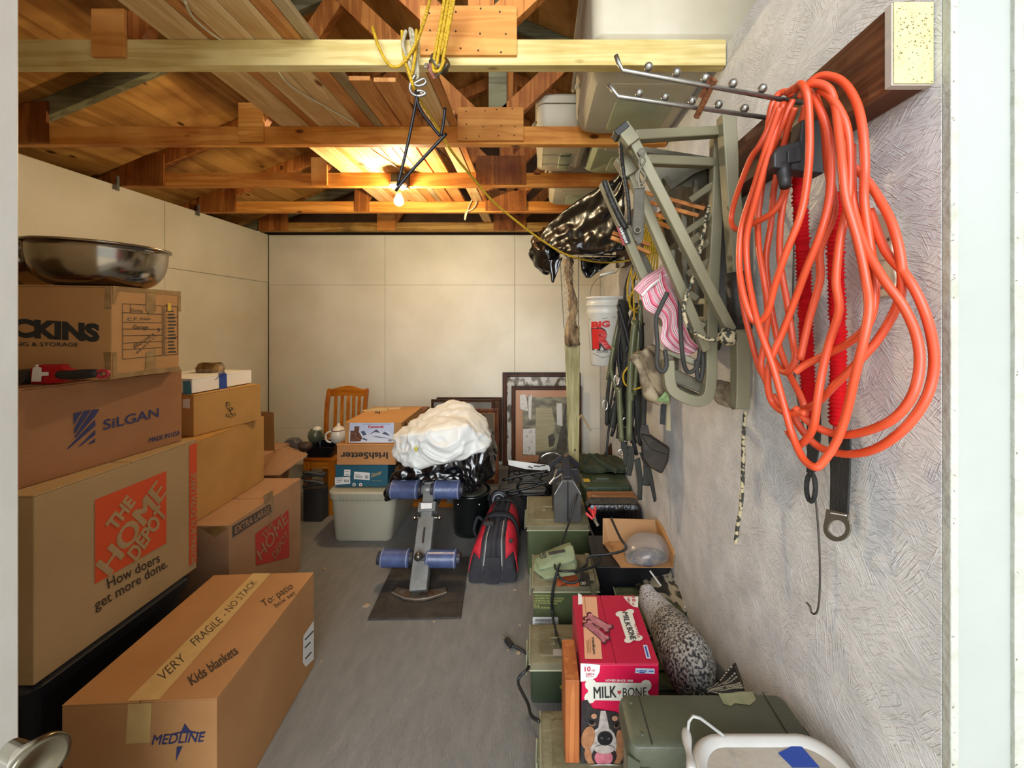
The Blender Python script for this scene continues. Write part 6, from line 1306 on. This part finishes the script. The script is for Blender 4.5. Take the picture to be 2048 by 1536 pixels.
for i, (x0, y0, x1, y1) in enumerate(((1290, 385, 1410, 418), (1300, 405, 1398, 432), (1300, 425, 1345, 440), (1305, 440, 1340, 455), (1222, 475, 1300, 506), (1225, 466, 1300, 490))):
    o = obj('wooden_arrow', B().bar(P(x0, y0, 1.345 if i > 3 else 1.39), P(x1, y1, 1.345 if i > 3 else 1.30), .013, .013), wood('orange_dowel', '#b97a3e', '#9a5d2a', 0), bev=.002)
    tag(o, ('longest orange wood strip poking out behind the tree stand', 'second orange wood strip behind the tree stand, just below the longest', 'third short orange strip behind the diagonal arms', 'lowest short orange strip behind the diagonal arms', 'lower orange strip end left of the tree stand label', 'upper orange strip end left of the tree stand label')[i], 'strip', 'orange wood strips behind the tree stand')
for o_ in [x for x in COL.objects if x.name.startswith('wooden_arrow')]: o_.name = o_.name.replace('wooden_arrow', 'wood_strip')
# pink striped cloth
mp_ = bpy.data.materials.new('pink_striped_cloth'); mp_.use_nodes = True; N = mp_.node_tree.nodes; L = mp_.node_tree.links
uvn = N.new('ShaderNodeUVMap'); sx = N.new('ShaderNodeSeparateXYZ'); L.new(uvn.outputs[0], sx.inputs[0])
m1 = N.new('ShaderNodeMath'); m1.operation = 'MULTIPLY'; m1.inputs[1].default_value = 4.2; L.new(sx.outputs['Y'], m1.inputs[0])
nz = N.new('ShaderNodeTexNoise'); nz.inputs['Scale'].default_value = 5; L.new(uvn.outputs[0], nz.inputs['Vector']); m0 = N.new('ShaderNodeMath'); m0.operation = 'MULTIPLY_ADD'; m0.inputs[1].default_value = .22; L.new(nz.outputs['Fac'], m0.inputs[0]); L.new(m1.outputs[0], m0.inputs[2])
fr_ = N.new('ShaderNodeMath'); fr_.operation = 'FRACT'; L.new(m0.outputs[0], fr_.inputs[0])
cr = N.new('ShaderNodeValToRGB'); cr.color_ramp.interpolation = 'CONSTANT'
cols = [(0, '#c9707f'), (.24, '#d8d0cc'), (.33, '#6b2330'), (.39, '#d8c0c0'), (.5, '#c97384'), (.62, '#d8d0cc'), (.70, '#3f1c22'), (.75, '#d3aeb2'), (.86, '#a8344a')]
cr.color_ramp.elements[0].color = hexc(cols[0][1]); cr.color_ramp.elements[0].position = 0; cr.color_ramp.elements[1].position = cols[1][0]; cr.color_ramp.elements[1].color = hexc(cols[1][1])
for p_, c_ in cols[2:]: e_ = cr.color_ramp.elements.new(p_); e_.color = hexc(c_)
L.new(fr_.outputs[0], cr.inputs[0]); L.new(cr.outputs[0], N['Principled BSDF'].inputs['Base Color']); N['Principled BSDF'].inputs['Roughness'].default_value = .8
t = thing('striped_bag', 'pink and white striped cloth bag tucked through the tree stand', 'bag', P(1330, 620, 1.3))
obj('cloth', sheet([P(1278, 572, 1.30), P(1290, 615, 1.27), P(1325, 640, 1.26), P(1322, 680, 1.26), P(1345, 702, 1.27), P(1378, 711, 1.28)], [P(1342, 532, 1.28), P(1348, 560, 1.26), P(1362, 605, 1.26), P(1368, 640, 1.27), P(1378, 672, 1.28), P(1396, 696, 1.28)], 40, 40, .007, 2, wr=.012, seed=3), mp_, t, smooth=True, solid=.006)
obj('hem', sheet([P(1268, 580, 1.30), P(1290, 556, 1.30), P(1330, 533, 1.30)], [P(1284, 592, 1.27), P(1305, 570, 1.27), P(1342, 545, 1.27)], 16, 6, .003, 1), mp_, t, smooth=True, solid=.012)
cord('dark grey cord hanging in a long loop over the striped bag', [P(1335, 585, 1.22), P(1318, 620, 1.22), P(1312, 640, 1.22), P(1315, 690, 1.22), P(1314, 730, 1.22), P(1325, 743, 1.22), P(1333, 730, 1.22), P(1330, 700, 1.22)], .007, 'cord', mat('dark_grey_cord', '#2e2c28', .7), 'cord')
cord('dark grey cord hanging right of the striped bag with a low loop', [P(1362, 560, 1.2), P(1360, 620, 1.2), P(1364, 700, 1.2), P(1372, 740, 1.22), P(1386, 742, 1.22), P(1396, 725, 1.22), P(1402, 690, 1.22), P(1406, 720, 1.22), P(1402, 758, 1.22), P(1395, 755, 1.22), P(1393, 720, 1.22)], .007, 'cord', MC['dark_grey_cord'], 'cord')
m_camo = mat('camo_cloth', '#5b4c38', .85, c2='#8d7d62', ns=16, ramp=(.42, .55), bump=.3, bs=40)
o = obj('camouflage_bag', sheet([P(1262, 715, 1.34), P(1276, 740, 1.33), P(1290, 790, 1.33), P(1318, 805, 1.34)], [P(1300, 690, 1.30), P(1325, 712, 1.29), P(1337, 750, 1.30), P(1338, 806, 1.33)], 24, 14, .012, 2, wr=.02), m_camo, smooth=True, solid=.02)
tag(o, 'brown camouflage cloth bag hanging below the striped bag', 'bag')
obj('green_lining', sheet([P(1312, 800, 1.31), P(1322, 793, 1.29), P(1332, 782, 1.28)], [P(1336, 806, 1.31), P(1338, 800, 1.29), P(1338, 786, 1.28)], 6, 4, .003, 1), mat('green_lining', '#7d9560', .8), o, solid=.004)
o = obj('camouflage_cloth', sheet([P(1430, 758, 1.3), P(1428, 790, 1.3), P(1440, 806, 1.3)], [P(1462, 765, 1.26), P(1462, 800, 1.26), P(1470, 818, 1.26)], 10, 8, .006, 1, wr=.01), m_camo, smooth=True, solid=.012)
tag(o, 'small piece of camouflage cloth between the two lower rails of the tree stand', 'cloth')
for lbl, a, b_, c_, d_ in (('short black strap end below the camouflage bag', (1322, 800), (1320, 848), (1333, 803), (1330, 850)), ('tan strap end with metal tip below the camouflage bag', (1334, 800), (1332, 860), (1340, 800), (1341, 862))):
    o = obj('strap_end', sheet([P(*a, 1.36), P(*b_, 1.36)], [P(*c_, 1.36), P(*d_, 1.36)], 4, 2), m_web if 'black' in lbl else mat('tan_webbing', '#86795c', .8), solid=.004); tag(o, lbl, 'strap')
# ---- bucket ----
bc = V((.425, 2.36, 1.19)); H = .405; r0, r1 = .094, .118
t = thing('white_bucket', 'white plastic bucket with a big red letter R, hanging by its bail at the back', 'bucket', bc)
m_bk = mat('bucket_white', '#c5c2b8', .35, c2='#b5b1a5', ns=5)
obj('pail', B().lathe([(r0*.95, 0), (r0, .008), (r0+(r1-r0)*.72, H*.74), (r1*.985, H*.76), (r1*.985, H*.79), (r1*.97, H*.80), (r1*.98, H*.86), (r1*1.03, H*.87), (r1*1.03, H*.895), (r1*.99, H*.9), (r1, H*.965), (r1*1.04, H*.97), (r1*1.04, H), (r1*.97, H), (r0*.9, .02), (.002, .02)], bc, 48), m_bk, t, smooth=True)
fb = Face((bc.x-.1, bc.y-.112, bc.z), (bc.x+.1, bc.y-.112, bc.z))
def wrapb(o, e=.0045):
    for v in o.data.vertices:
        r_ = r0+(r1-r0)*max(v.co.z, 0)/H+e
        if abs(v.co.x) < r_: v.co.y = -math.sqrt(r_*r_-v.co.x**2)
m_br = mat('bucket_red', '#b8201c', .45)
def Q(x, y): return (1100+x/3.072, 500+y/3.072)
wrapb(txt(fb, 'BIG', Q(262, 478), Q(368, 470), Q(262, 444), m_br, t, .06, name='lettering'))
wrapb(txt(fb, 'R', Q(268, 606), Q(388, 600), Q(262, 490), m_blk, t, .09, name='lettering', off=.001), .003)
wrapb(o_ := txt(fb, 'R', Q(271, 603), Q(384, 597), Q(265, 494), m_br, t, .06, name='lettering'))
for v in o_.data.vertices: v.co.y -= .001
wrapb(txt(fb, 'STORES', Q(293, 634), Q(357, 630), Q(292, 618), m_blk, t, .01, name='lettering'))
wrapb(lines(fb, [Q(250, 430)+Q(330, 420), Q(330, 420)+Q(408, 412), Q(272, 640)+Q(300, 652), Q(300, 652)+Q(325, 664), Q(325, 664)+Q(360, 655), Q(360, 655)+Q(395, 640)], .6, m_blk, t))
obj('bail', B().tube([P(1180, 600, 2.36), P(1183, 575, 2.4), P(1195, 558, 2.45), P(1215, 549, 2.5), P(1232, 545, 2.5), P(1240, 530, 2.55)], .002, 6, 6), m_crm, t)
obj('grip', B().tube([P(1200, 551, 2.44), P(1228, 543, 2.44)], .008, 10), m_bk, t, smooth=True)
# ---- rear rack with weathered board, fur, black bag ----
t = rack('small chrome wall rack at the far end of the beam under the black bag', [((1247, 521), (1136, 516), (1131, 511), (1127, 505)), ((1240, 512), (1130, 508), (1126, 504), (1121, 498))], (2.62, 2.74), .0055,
     [([(1150+i*18, 516) for i in range(5)], 2.62, .009), ([(1150+i*18, 507) for i in range(5)], 2.74, .009)], (.589, 2.68, 1.86))
o = obj('weathered_board', B().hexa([P(1138, 925, 2.55), P(1158, 928, 2.55), P(1158, 928, 2.58), P(1138, 925, 2.58)], [P(1128, 655, 2.55), P(1160, 652, 2.55), P(1160, 652, 2.58), P(1128, 655, 2.58)]), wood('weathered_pale', '#a39a6e', '#8a7f52', 2, dirt='#99906a', sc=1.4), bev=.003)
tag(o, 'long narrow weathered board hanging from the small chrome rack', 'board')
obj('screw', B().ball(P(1150, 900, 2.545), .006, 8, 6), m_dark, o)
b = B().tube([P(1136, 520, 2.56), P(1139, 560, 2.555), P(1146, 610, 2.55), P(1143, 650, 2.55), P(1145, 690, 2.55)], lambda q: .030-.010*math.sin(q*3.1)+.022*q*q+.004*math.sin(q*17), 16, 8); warp(b, .014, 34, 2)
o = obj('fur_tail', b, mat('brown_fur', '#3f2a18', .9, c2='#a58a64', ns=12, st=(2, 2, .6), ramp=(.4, .65), bump=.8, bs=60, bst=(3, 3, .4)), smooth=True)
tag(o, 'tufted brown and tan fur piece at the top of the weathered board', 'fur')
random.seed(11); b = B()
for i in range(260):
    q = random.random(); c = P(1137+8*q, 525+160*q, 2.52); a = random.uniform(-1.3, 1.3)
    p0_ = c+V((math.sin(a)*.035, .03*(1-math.cos(a)), 0)); d_ = V((math.sin(a)*.014+random.uniform(-.006, .006), -.004, -random.uniform(.012, .035)))
    b.add([p0_-V((.0015, 0, 0)), p0_+V((.0015, 0, 0)), p0_+d_], [(0, 1, 2)])
obj('hair', b, mat('fur_hair', '#6b4d30', .9, c2='#b39a74', ns=20), o)['kind'] = 'stuff'
t = thing('hanging_wires', 'pair of thin wires from the small rack down either side of the fur piece', 'wire', P(1140, 590, 2.56))
for (x0, x1) in ((1120, 1128), (1157, 1157)): obj('wire', B().tube([P(x0, 512, 2.6), P((x0+x1)/2, 590, 2.57), P(x1, 655, 2.56)], .003, 6, 4), m_tsd, t)
hp = [P(1243, 332, 2.15), P(1232, 345, 2.2), P(1190, 378, 2.4), P(1150, 405, 2.6), P(1112, 432, 2.72), P(1085, 450, 2.78), P(1118, 500, 2.55), P(1135, 505, 2.50), P(1190, 508, 2.45), P(1248, 500, 2.40), P(1250, 440, 2.3), P(1240, 380, 2.2), P(1140, 480, 2.75), P(1240, 490, 2.85), P(1220, 420, 2.8)]
t = thing('hanging_garbage_bag', 'big shiny black garbage bag heaped on the small chrome rack', 'bag', P(1170, 500, 2.6))
hp = [P(1130, 500, 2.50), P(1110, 470, 2.7), P(1190, 508, 2.45), P(1248, 500, 2.40), P(1245, 420, 2.35), P(1180, 425, 2.6), P(1140, 440, 2.8), P(1120, 500, 2.8), P(1240, 490, 2.85), P(1220, 420, 2.85)]
m_bb = mat('black_bag_brownish', '#14100c', .30, spec=.5, coat=.1, bump=.4, bs=14)
obj('body', hull(hp, .018, 8, 21, 5, smooth=.0, it=3), m_bb, t, smooth=True)
obj('tent', sheet([P(1243, 330, 2.1), P(1232, 352, 2.13), P(1180, 385, 2.3), P(1130, 420, 2.5), P(1095, 450, 2.65), P(1080, 475, 2.7)], [P(1248, 350, 2.1), P(1250, 400, 2.15), P(1246, 470, 2.25), P(1215, 506, 2.35), P(1165, 510, 2.40), P(1120, 508, 2.5)], 48, 30, .010, 3, wr=.022, seed=4), m_bb, t, smooth=True, solid=.002)
hp = [P(1062, 485, 2.78), P(1060, 510, 2.78), P(1070, 532, 2.78), P(1090, 546, 2.78), P(1110, 548, 2.76), P(1118, 520, 2.72), P(1112, 480, 2.7), P(1090, 455, 2.75), P(1080, 500, 2.66), P(1100, 530, 2.66), P(1100, 500, 2.64), P(1085, 500, 2.88), P(1105, 530, 2.88)]
obj('hanging_lobe', hull(hp, .016, 10, 22, 4, smooth=.2), m_bagb, t, smooth=True)
obj('loose_end', sheet([P(1098, 520, 2.62), P(1100, 540, 2.62), P(1103, 564, 2.62)], [P(1125, 515, 2.62), P(1118, 535, 2.62), P(1107, 566, 2.62)], 10, 5, .006, 1), m_bagb, t, smooth=True, solid=.003)
obj('loose_end', sheet([P(1160, 515, 2.64), P(1163, 540, 2.64), P(1172, 556, 2.64)], [P(1240, 514, 2.62), P(1215, 530, 2.62), P(1180, 556, 2.62)], 12, 8, .012, 2, wr=.02), m_bagb, t, smooth=True, solid=.003)
# yellow ropes
m_yr = mat('yellow_rope', '#c9a11a', .5, c2='#b08a10', ns=60, bump=.8, bs=150)
random.seed(2)
t = thing('yellow_rope_hank', 'hank of yellow rope hanging behind the tree stand', 'rope', P(1285, 480, 1.9))
for i in range(7):
    x = 1292+i*4; obj('strand', B().tube([V((.588, 1.74+i*.006, 1.915)), P(x-6, 455+i*3, 1.75), P(x-2, 490, 1.74), P(x-14+i*2, 530, 1.75), P(x-26+i*3, 560, 1.78)], .0045, 6, 5), m_yr, t, smooth=True)
cord('thin yellow rope beside the bucket running down to a low ring', [P(1262, 540, 1.9), P(1266, 570, 1.9), P(1268, 620, 1.9), P(1267, 700, 1.9), P(1258, 730, 1.9), P(1247, 748, 1.9), P(1250, 768, 1.9), P(1268, 778, 1.9), P(1288, 772, 1.9)], .0045, 'rope', m_yr, 'rope')
cord('yellow rope tangle hanging next to the bucket rim', [P(1264, 535, 1.95), P(1255, 570, 1.95), P(1257, 600, 1.95), P(1266, 620, 1.95), P(1278, 610, 1.95), P(1272, 580, 1.95), P(1262, 590, 1.95), P(1260, 615, 1.95), P(1275, 625, 1.95)], .0045, 'rope', m_yr, 'rope')
# harness and folded poles bundle
t = thing('harness_bundle', 'tangled bundle of olive poles and dark harness straps hanging in the right back', 'harness', P(1260, 760, 2.1))
m_pole = mat('olive_pole', '#65674a', .35, .2, c2='#53553b', ns=9); m_str = mat('dark_strap', '#201f1a', .8, c2='#2f2e26', ns=12)
for pts, r, Y in (([(1270, 640), (1262, 720), (1259, 800), (1258, 880)], .015, 1.89), ([(1238, 775), (1240, 830), (1243, 882)], .013, 1.90), ([(1282, 600), (1275, 700), (1268, 790)], .012, 1.91), ([(1228, 690), (1222, 740), (1240, 800), (1245, 830)], .010, 1.96), ([(1248, 600), (1236, 650), (1226, 700), (1216, 760)], .012, 2.05)):
    obj('pole', B().tube([P(x, y, Y) for x, y in pts], r, 10, 4), m_pole, t, smooth=True)
for dx in (-8, 6): obj('hanging_loop', B().tube([V((.588, 2.06+dx*.004, 1.90)), P(1262+dx, 560, 2.03), P(1258+dx, 620, 1.97)], .007, 6, 4), m_str, t, smooth=True)
obj('pole_joint', B().tube([P(1260, 785, 1.89), P(1260, 800, 1.89)], .018, 12), m_pole, t)
random.seed(8)
for i in range(24):
    x0 = random.uniform(1236, 1285); x1 = random.uniform(1212, 1285); y0 = random.uniform(590, 680); y1 = random.uniform(800, 925); Y = 1.93+random.uniform(0, .15); k = random.uniform(-14, 14)
    w_ = random.uniform(3, 7)
    pl_ = [(x0, y0), ((x0*2+x1)/3+k, (y0*2+y1)/3), ((x0+2*x1)/3-k*.6, (y0+2*y1)/3), (x1, y1)]
    if i % 3: obj('strap', B().tube([P(x, y, Y) for x, y in pl_], random.uniform(.005, .010), 6, 5), m_str if i % 2 else m_cord, t, smooth=True)
    else: obj('strap', sheet([P(x-w_, y, Y) for x, y in pl_], [P(x+w_, y, Y+.01) for x, y in pl_], 14, 2), m_str, t, smooth=True, solid=.003)
for x, y in ((1250, 888), (1255, 905), (1242, 905)): obj('buckle', B().tube([P(x+6*math.cos(a), y+6*math.sin(a), 1.92) for a in [k*math.pi/5 for k in range(10)]], .003, 6, closed=True), m_crm, t)
for x, y in ((1233, 760), (1210, 810), (1250, 845)): obj('carabiner', B().tube([P(x+5*math.cos(a), y+10*math.sin(a), 1.92) for a in [k*math.pi/5 for k in range(10)]], .003, 6, closed=True), m_crm, t)
for a, b_, c_, d_ in (((1255, 890), (1252, 950), (1268, 895), (1262, 952)), ((1268, 920), (1275, 1000), (1280, 915), (1284, 1000)), ((1240, 880), (1246, 930), (1252, 885), (1254, 935)), ((1278, 905), (1308, 1005), (1292, 905), (1313, 1000)), ((1286, 930), (1282, 970), (1302, 935), (1300, 972)), ((1272, 640), (1278, 690), (1280, 642), (1284, 700))):
    obj('strap_tail', sheet([P(*a, 1.9), P((a[0]+b_[0])/2+3, (a[1]+b_[1])/2, 1.9), P(*b_, 1.9)], [P(*c_, 1.9), P((c_[0]+d_[0])/2+3, (c_[1]+d_[1])/2, 1.9), P(*d_, 1.9)], 10, 3, .002, 1), m_str, t, smooth=True, solid=.004)
t = thing('leather_pouch', 'worn dark brown leather pouch hanging from the harness straps by the wall', 'pouch', P(1310, 915, 1.85))
m_lp = mat('worn_leather', '#1f1a14', .6, c2='#382d22', ns=9, bump=.3)
obj('body', warp(B().plate([P(1282, 890, 1.84), P(1295, 878, 1.84), P(1340, 902, 1.84), P(1338, 925, 1.84), P(1325, 950, 1.84), P(1298, 935, 1.84), P(1285, 915, 1.84)], (.2, 1, 0), .06), .004, 12), m_lp, t, bev=.012)
obj('flap', warp(B().plate([P(1280, 868, 1.835), P(1300, 872, 1.835), P(1341, 900, 1.835), P(1336, 912, 1.835), P(1300, 900, 1.835)], (.2, 1, 0), .05), .003, 12), m_lp, t, bev=.008)
obj('strap', sheet([P(1282, 850, 1.86), P(1280, 870, 1.85), P(1290, 900, 1.84)], [P(1296, 850, 1.86), P(1300, 872, 1.85), P(1304, 900, 1.84)], 8, 3), m_lp, t, solid=.004)
obj('hanger', B().tube([P(1285, 700, 1.9), P(1288, 780, 1.9), P(1286, 860, 1.87)], .014, 8, 4), m_str, t, smooth=True)
o = obj('twig', B().tube([P(1163, 830, 3.0), P(1172, 845, 2.98), P(1183, 862, 2.96)], lambda q: .009-.005*q, 7, 3), mat('bare_twig', '#b09a74', .8), smooth=True)
obj('stem', B().tube([P(1163, 830, 3.0), P(1150, 860, 3.0), P(1140, 960, 3.0)], .008, 6, 3), MC['bare_twig'], o, smooth=True)
tag(o, 'short pale bare twig poking out to the right from behind the weathered board', 'stick')
# ================= OVERHEAD =================
m_co = mat('cooler_white', '#b9b09a', .5, c2='#a89f86', ns=4); m_cog = mat('cooler_sage', '#9ea386', .5, c2='#8d9275', ns=5)
def cooler(label, x0, x1, y0, y1, z0, z1, m, belly=None):
    t = thing('ice_cooler', label, 'cooler', ((x0+x1)/2, (y0+y1)/2, z0), 'white coolers stored on the trusses')
    cx, cy, hx, hy = (x0+x1)/2, (y0+y1)/2, (x1-x0)/2, (y1-y0)/2
    obj('body', B().loft([(cx, cy, hx-.03, hy-.03, .04, z0), (cx, cy, hx-.008, hy-.008, .05, z0+.03), (cx, cy, hx, hy, .05, z1-.06)], q=8), m, t, smooth=False, bev=.006)
    obj('lid', B().loft([(cx, cy, hx+.006, hy+.003, .05, z1-.058), (cx, cy, hx+.006, hy+.003, .05, z1-.02), (cx, cy, hx-.02, hy-.02, .05, z1)], q=8), m, t, bev=.004)
    if belly:
        bx0, bx1, by0, by1, bz = belly; c = ((bx0+bx1)/2, (by0+by1)/2)
        o = obj('belly', B().loft([(c[0], c[1], (bx1-bx0)/2-.03, (by1-by0)/2-.05, .07, bz), (c[0], c[1], (bx1-bx0)/2-.008, (by1-by0)/2-.016, .06, bz+.022), (c[0], c[1], (bx1-bx0)/2, (by1-by0)/2, .05, z0+.004)], q=10), m, t, smooth=False, bev=.01)
        obj('bottom_panel', B().loft([(c[0]+.03, c[1]+.06, (bx1-bx0)/2-.10, (by1-by0)/2-.14, .03, bz-.004), (c[0]+.03, c[1]+.06, (bx1-bx0)/2-.09, (by1-by0)/2-.13, .03, bz+.004)], q=6), m_cog, t, bev=.003)
        obj('drain_ridge', B().box((bx0+.07, by0+.09, bz-.004), (bx1-.04, by0+.12, bz+.006)), m_co, t, bev=.005)
    obj('handle', B().tube([(x0-.004, cy-hy*.45, z0+.12), (x0-.022, cy-hy*.4, z0+.09), (x0-.022, cy+hy*.4, z0+.09), (x0-.004, cy+hy*.45, z0+.12)], .008, 8, 4), m, t, smooth=True)
    obj('drain_plug', B().lathe([(.016, 0), (.016, .012), (.008, .02)], (x0-.002, cy-hy*.5, z0+.05), 14, Matrix.Rotation(-math.pi/2, 3, 'Y')), m_wht, t)
    return t
t = cooler('largest white cooler, nearest the camera, sitting between the first and second truss', .195, .88, 1.362, 1.995, 2.4205, 2.86, m_co, (.205, .645, 1.405, 1.945, 2.352))
t = cooler('low white cooler with ribs left of the sage one behind the second truss', .008, .270, 2.01, 2.56, 2.4205, 2.62, m_co, (.012, .280, 2.03, 2.545, 2.400))
for i in range(3): obj('rib', B().box((.04+.0*i, 2.12+i*.13, 2.396), (.22, 2.135+i*.13, 2.402)), m_co, t, bev=.002)
cooler('sage-tinted cooler right of the ribbed white one, above the black bag', .32, .645, 2.02, 2.55, 2.4205, 2.80, m_cog, (.31, .64, 2.04, 2.54, 2.385))
cooler('farthest white cooler, resting between the third and fourth truss', .10, .60, 2.625, 3.17, 2.4205, 2.8, m_co, (.105, .60, 2.65, 3.14, 2.36))
cooler('white cooler tucked behind the first one under the roof', .35, .9, 3.2, 3.7, 2.4205, 2.7, m_co)
# bulb
t = thing('ceiling_bulb', 'bare lit light bulb in a white socket on the third truss', 'lamp', P(798, 400, 2.53))
obj('junction_box', B().box((XP(783, 2.55), 2.535, ZP(378, 2.55)), (XP(818, 2.55), 2.571, ZP(348, 2.55))), mat('black_box', '#1d1a17', .5), t, bev=.003)
c = P(797, 375, 2.545)
obj('socket_plate', B().lathe([(.058, .018), (.060, .008), (.052, 0), (.030, -.010), (.020, -.012), (.020, .018)], c, 28), mat('porcelain', '#cfc6b0', .3), t, smooth=True)
obj('socket', B().lathe([(.018, 0), (.019, -.02), (.015, -.036), (.014, -.04)], c+V((0, 0, -.008)), 20), mat('brass', '#b5935a', .3, .8), t, smooth=True)
bl = c+V((.002, -.0, -.086))
em = bpy.data.materials.new('lit_bulb'); em.use_nodes = True; pb = em.node_tree.nodes['Principled BSDF']; pb.inputs['Emission Color'].default_value = (1, .80, .48, 1); pb.inputs['Emission Strength'].default_value = BULB_POWER*24
obj('bulb', B().lathe([(.013, .045), (.015, .035), (.024, .018), (.030, 0), (.028, -.014), (.020, -.025), (.008, -.031), (.001, -.032)], bl, 20), em, t, smooth=True)
cord('white electric cable wandering over the overhead boards to the bulb', [(XP(370, 1.19), 1.19, zt-.006), (XP(400, 1.28), 1.26, zt-.006), (XP(455, 1.385), 1.37, zt+.0), (-.985, 1.45, zt-.006), (-1.0, 1.62, zt-.006), (-.93, 1.80, zt-.006), (-.88, 1.93, zt-.006), (-.88, 2.05, zt-.006), (-.92, 2.2, zt-.006), (-.88, 2.38, zt-.006), (-.86, 2.5, zt-.006), (-.84, 2.55, zt-.02), (-.86, 2.555, zt-.09)], .0045, 'cable', mat('white_cable', '#cbbf9f', .5), 'cable')
cord('white string tied round the fourth chord, both ends hanging', [P(945, 398, 3.17), P(937, 415, 3.17), P(930, 440, 3.17), P(932, 425, 3.17), P(945, 418, 3.17), P(953, 405, 3.17), P(948, 392, 3.17)], .005, 'string', MC['white_cable'], 'string')
# hoist: strap, hook, pulley, yellow ropes, game hanger
Yh = 1.31
cord('white rope sling looped over the nearest chord', [P(812, 62, 1.34), P(806, 90, 1.33), P(818, 125, 1.32), P(829, 155, 1.32), P(836, 150, 1.32), P(832, 110, 1.33), P(826, 66, 1.34), P(820, 58, 1.36)], .006, 'rope_sling', mat('white_rope', '#b9ae90', .8, c2='#8f8568', ns=60, bump=.6), 'rope')
obj('sling_turn', B().tube([P(820, 60, 1.34), P(826, 100, 1.325), P(831, 152, 1.32)], .006, 8, 4), MC['white_rope'], [x for x in COL.objects if x.name == 'rope_sling'][0], smooth=True)
o = obj('hoist_hook', B().tube([P(x, y, Yh) for x, y in ((831, 150), (822, 165), (820, 180), (828, 190), (840, 192), (851, 187), (843, 182), (834, 182))], .0052, 8, 5), m_crm, smooth=True); tag(o, 'chrome double hook hanging from the white rope sling', 'hook')
obj('upper_eye', B().tube([P(x, y, Yh) for x, y in ((829, 168), (838, 162), (848, 158), (852, 164), (846, 170), (835, 172))], .0048, 8, 5, closed=True), m_crm, o, smooth=True)
t = thing('pulley', 'small steel pulley block threaded with yellow rope under the nearest chord', 'pulley', P(878, 130, 1.3))
obj('wheel', B().lathe([(.030, -.010), (.033, -.010), (.026, -.003), (.026, .003), (.033, .010), (.010, .012)], P(879, 127, 1.30), 28, Matrix.Rotation(math.radians(70), 3, 'X') @ Matrix.Rotation(.5, 3, 'Y')), mat('pulley_steel', '#6d6450', .4, .7), t, smooth=True)
obj('side_plate', B().bar(P(856, 128, 1.29), P(872, 156, 1.29), .020, .004, up=(0, 1, 0)), mat('red_brown_plate', '#7a3f2a', .5), t, bev=.003)
obj('side_plate', B().bar(P(872, 156, 1.29), P(896, 128, 1.29), .004, .006, up=(0, 1, 0)), m_tsd, t)
obj('eye', B().tube([P(853+4*math.cos(a), 131+4*math.sin(a), 1.285) for a in [k*math.pi/5 for k in range(10)]], .002, 6, closed=True), m_crm, t)
t = thing('hoist_ropes', 'four parallel yellow ropes running up from the pulley in front of the plywood plate', 'rope', P(880, 60, 1.25))
for (x0, x1, y1) in ((893, 866, 128), (901, 872, 138), (907, 880, 110), (912, 884, 132)):
    obj('strand', B().tube([P(x0, -30, 1.22), P((x0*2+x1)/3, 30, 1.25), P((x0+2*x1)/3, 80, 1.27), P(x1, y1, 1.285)], .0055, 8, 5), m_yr, t, smooth=True)
obj('turn', B().tube([P(866, 128, 1.285), P(868, 142, 1.27), P(880, 140, 1.27), P(888, 120, 1.28)], .0055, 8, 5), m_yr, t, smooth=True)
cord('yellow rope end drooping in a loop across the nearest chord', [P(868, -40, 1.22), P(855, 20, 1.26), P(835, 80, 1.3), P(812, 120, 1.31), P(792, 134, 1.31), P(775, 126, 1.31), P(758, 95, 1.31), P(747, 62, 1.33), P(746, 55, 1.38)], .0055, 'rope', m_yr, 'rope')
cord('yellow rope wound round the nearest chord beside the white sling', [P(804, 62, 1.335), P(806, 95, 1.33), P(812, 130, 1.315), P(822, 150, 1.31), P(829, 120, 1.31), P(832, 85, 1.33), P(833, 60, 1.34)], .0055, 'rope', m_yr, 'rope')
cord('long yellow rope sagging from the hoist hook back to the small chrome rack', [P(815, 135, 1.30), P(826, 170, 1.31), P(845, 210, 1.40), P(870, 248, 1.5), P(905, 305, 1.65), P(945, 355, 1.85), P(985, 402, 2.0), P(1030, 440, 2.15), P(1080, 478, 2.3), P(1130, 508, 2.42), P(1180, 522, 2.52), P(1225, 525, 2.58), P(1262, 520, 2.5)], .006, 'rope', m_yr, 'rope')
t = thing('game_hanger', 'black metal game hanger rod frame dangling from the chrome hook', 'hanger', P(835, 190, Yh))
m_gh = mat('black_rod', '#17161a', .35, .4)
for pts in (((834, 186), (831, 210), (815, 290), (795, 372)), ((834, 188), (838, 215), (862, 250), (880, 272)), ((791, 382), (820, 345), (860, 302), (893, 267)), ((890, 216), (887, 245), (882, 272))):
    obj('rod', B().tube([P(x, y, Yh) for x, y in pts], .0052, 8, 4), m_gh, t, smooth=True)
obj('ring', B().tube([P(834+4*math.cos(a), 184+4*math.sin(a), Yh) for a in [k*math.pi/5 for k in range(10)]], .003, 6, closed=True), m_gh, t)
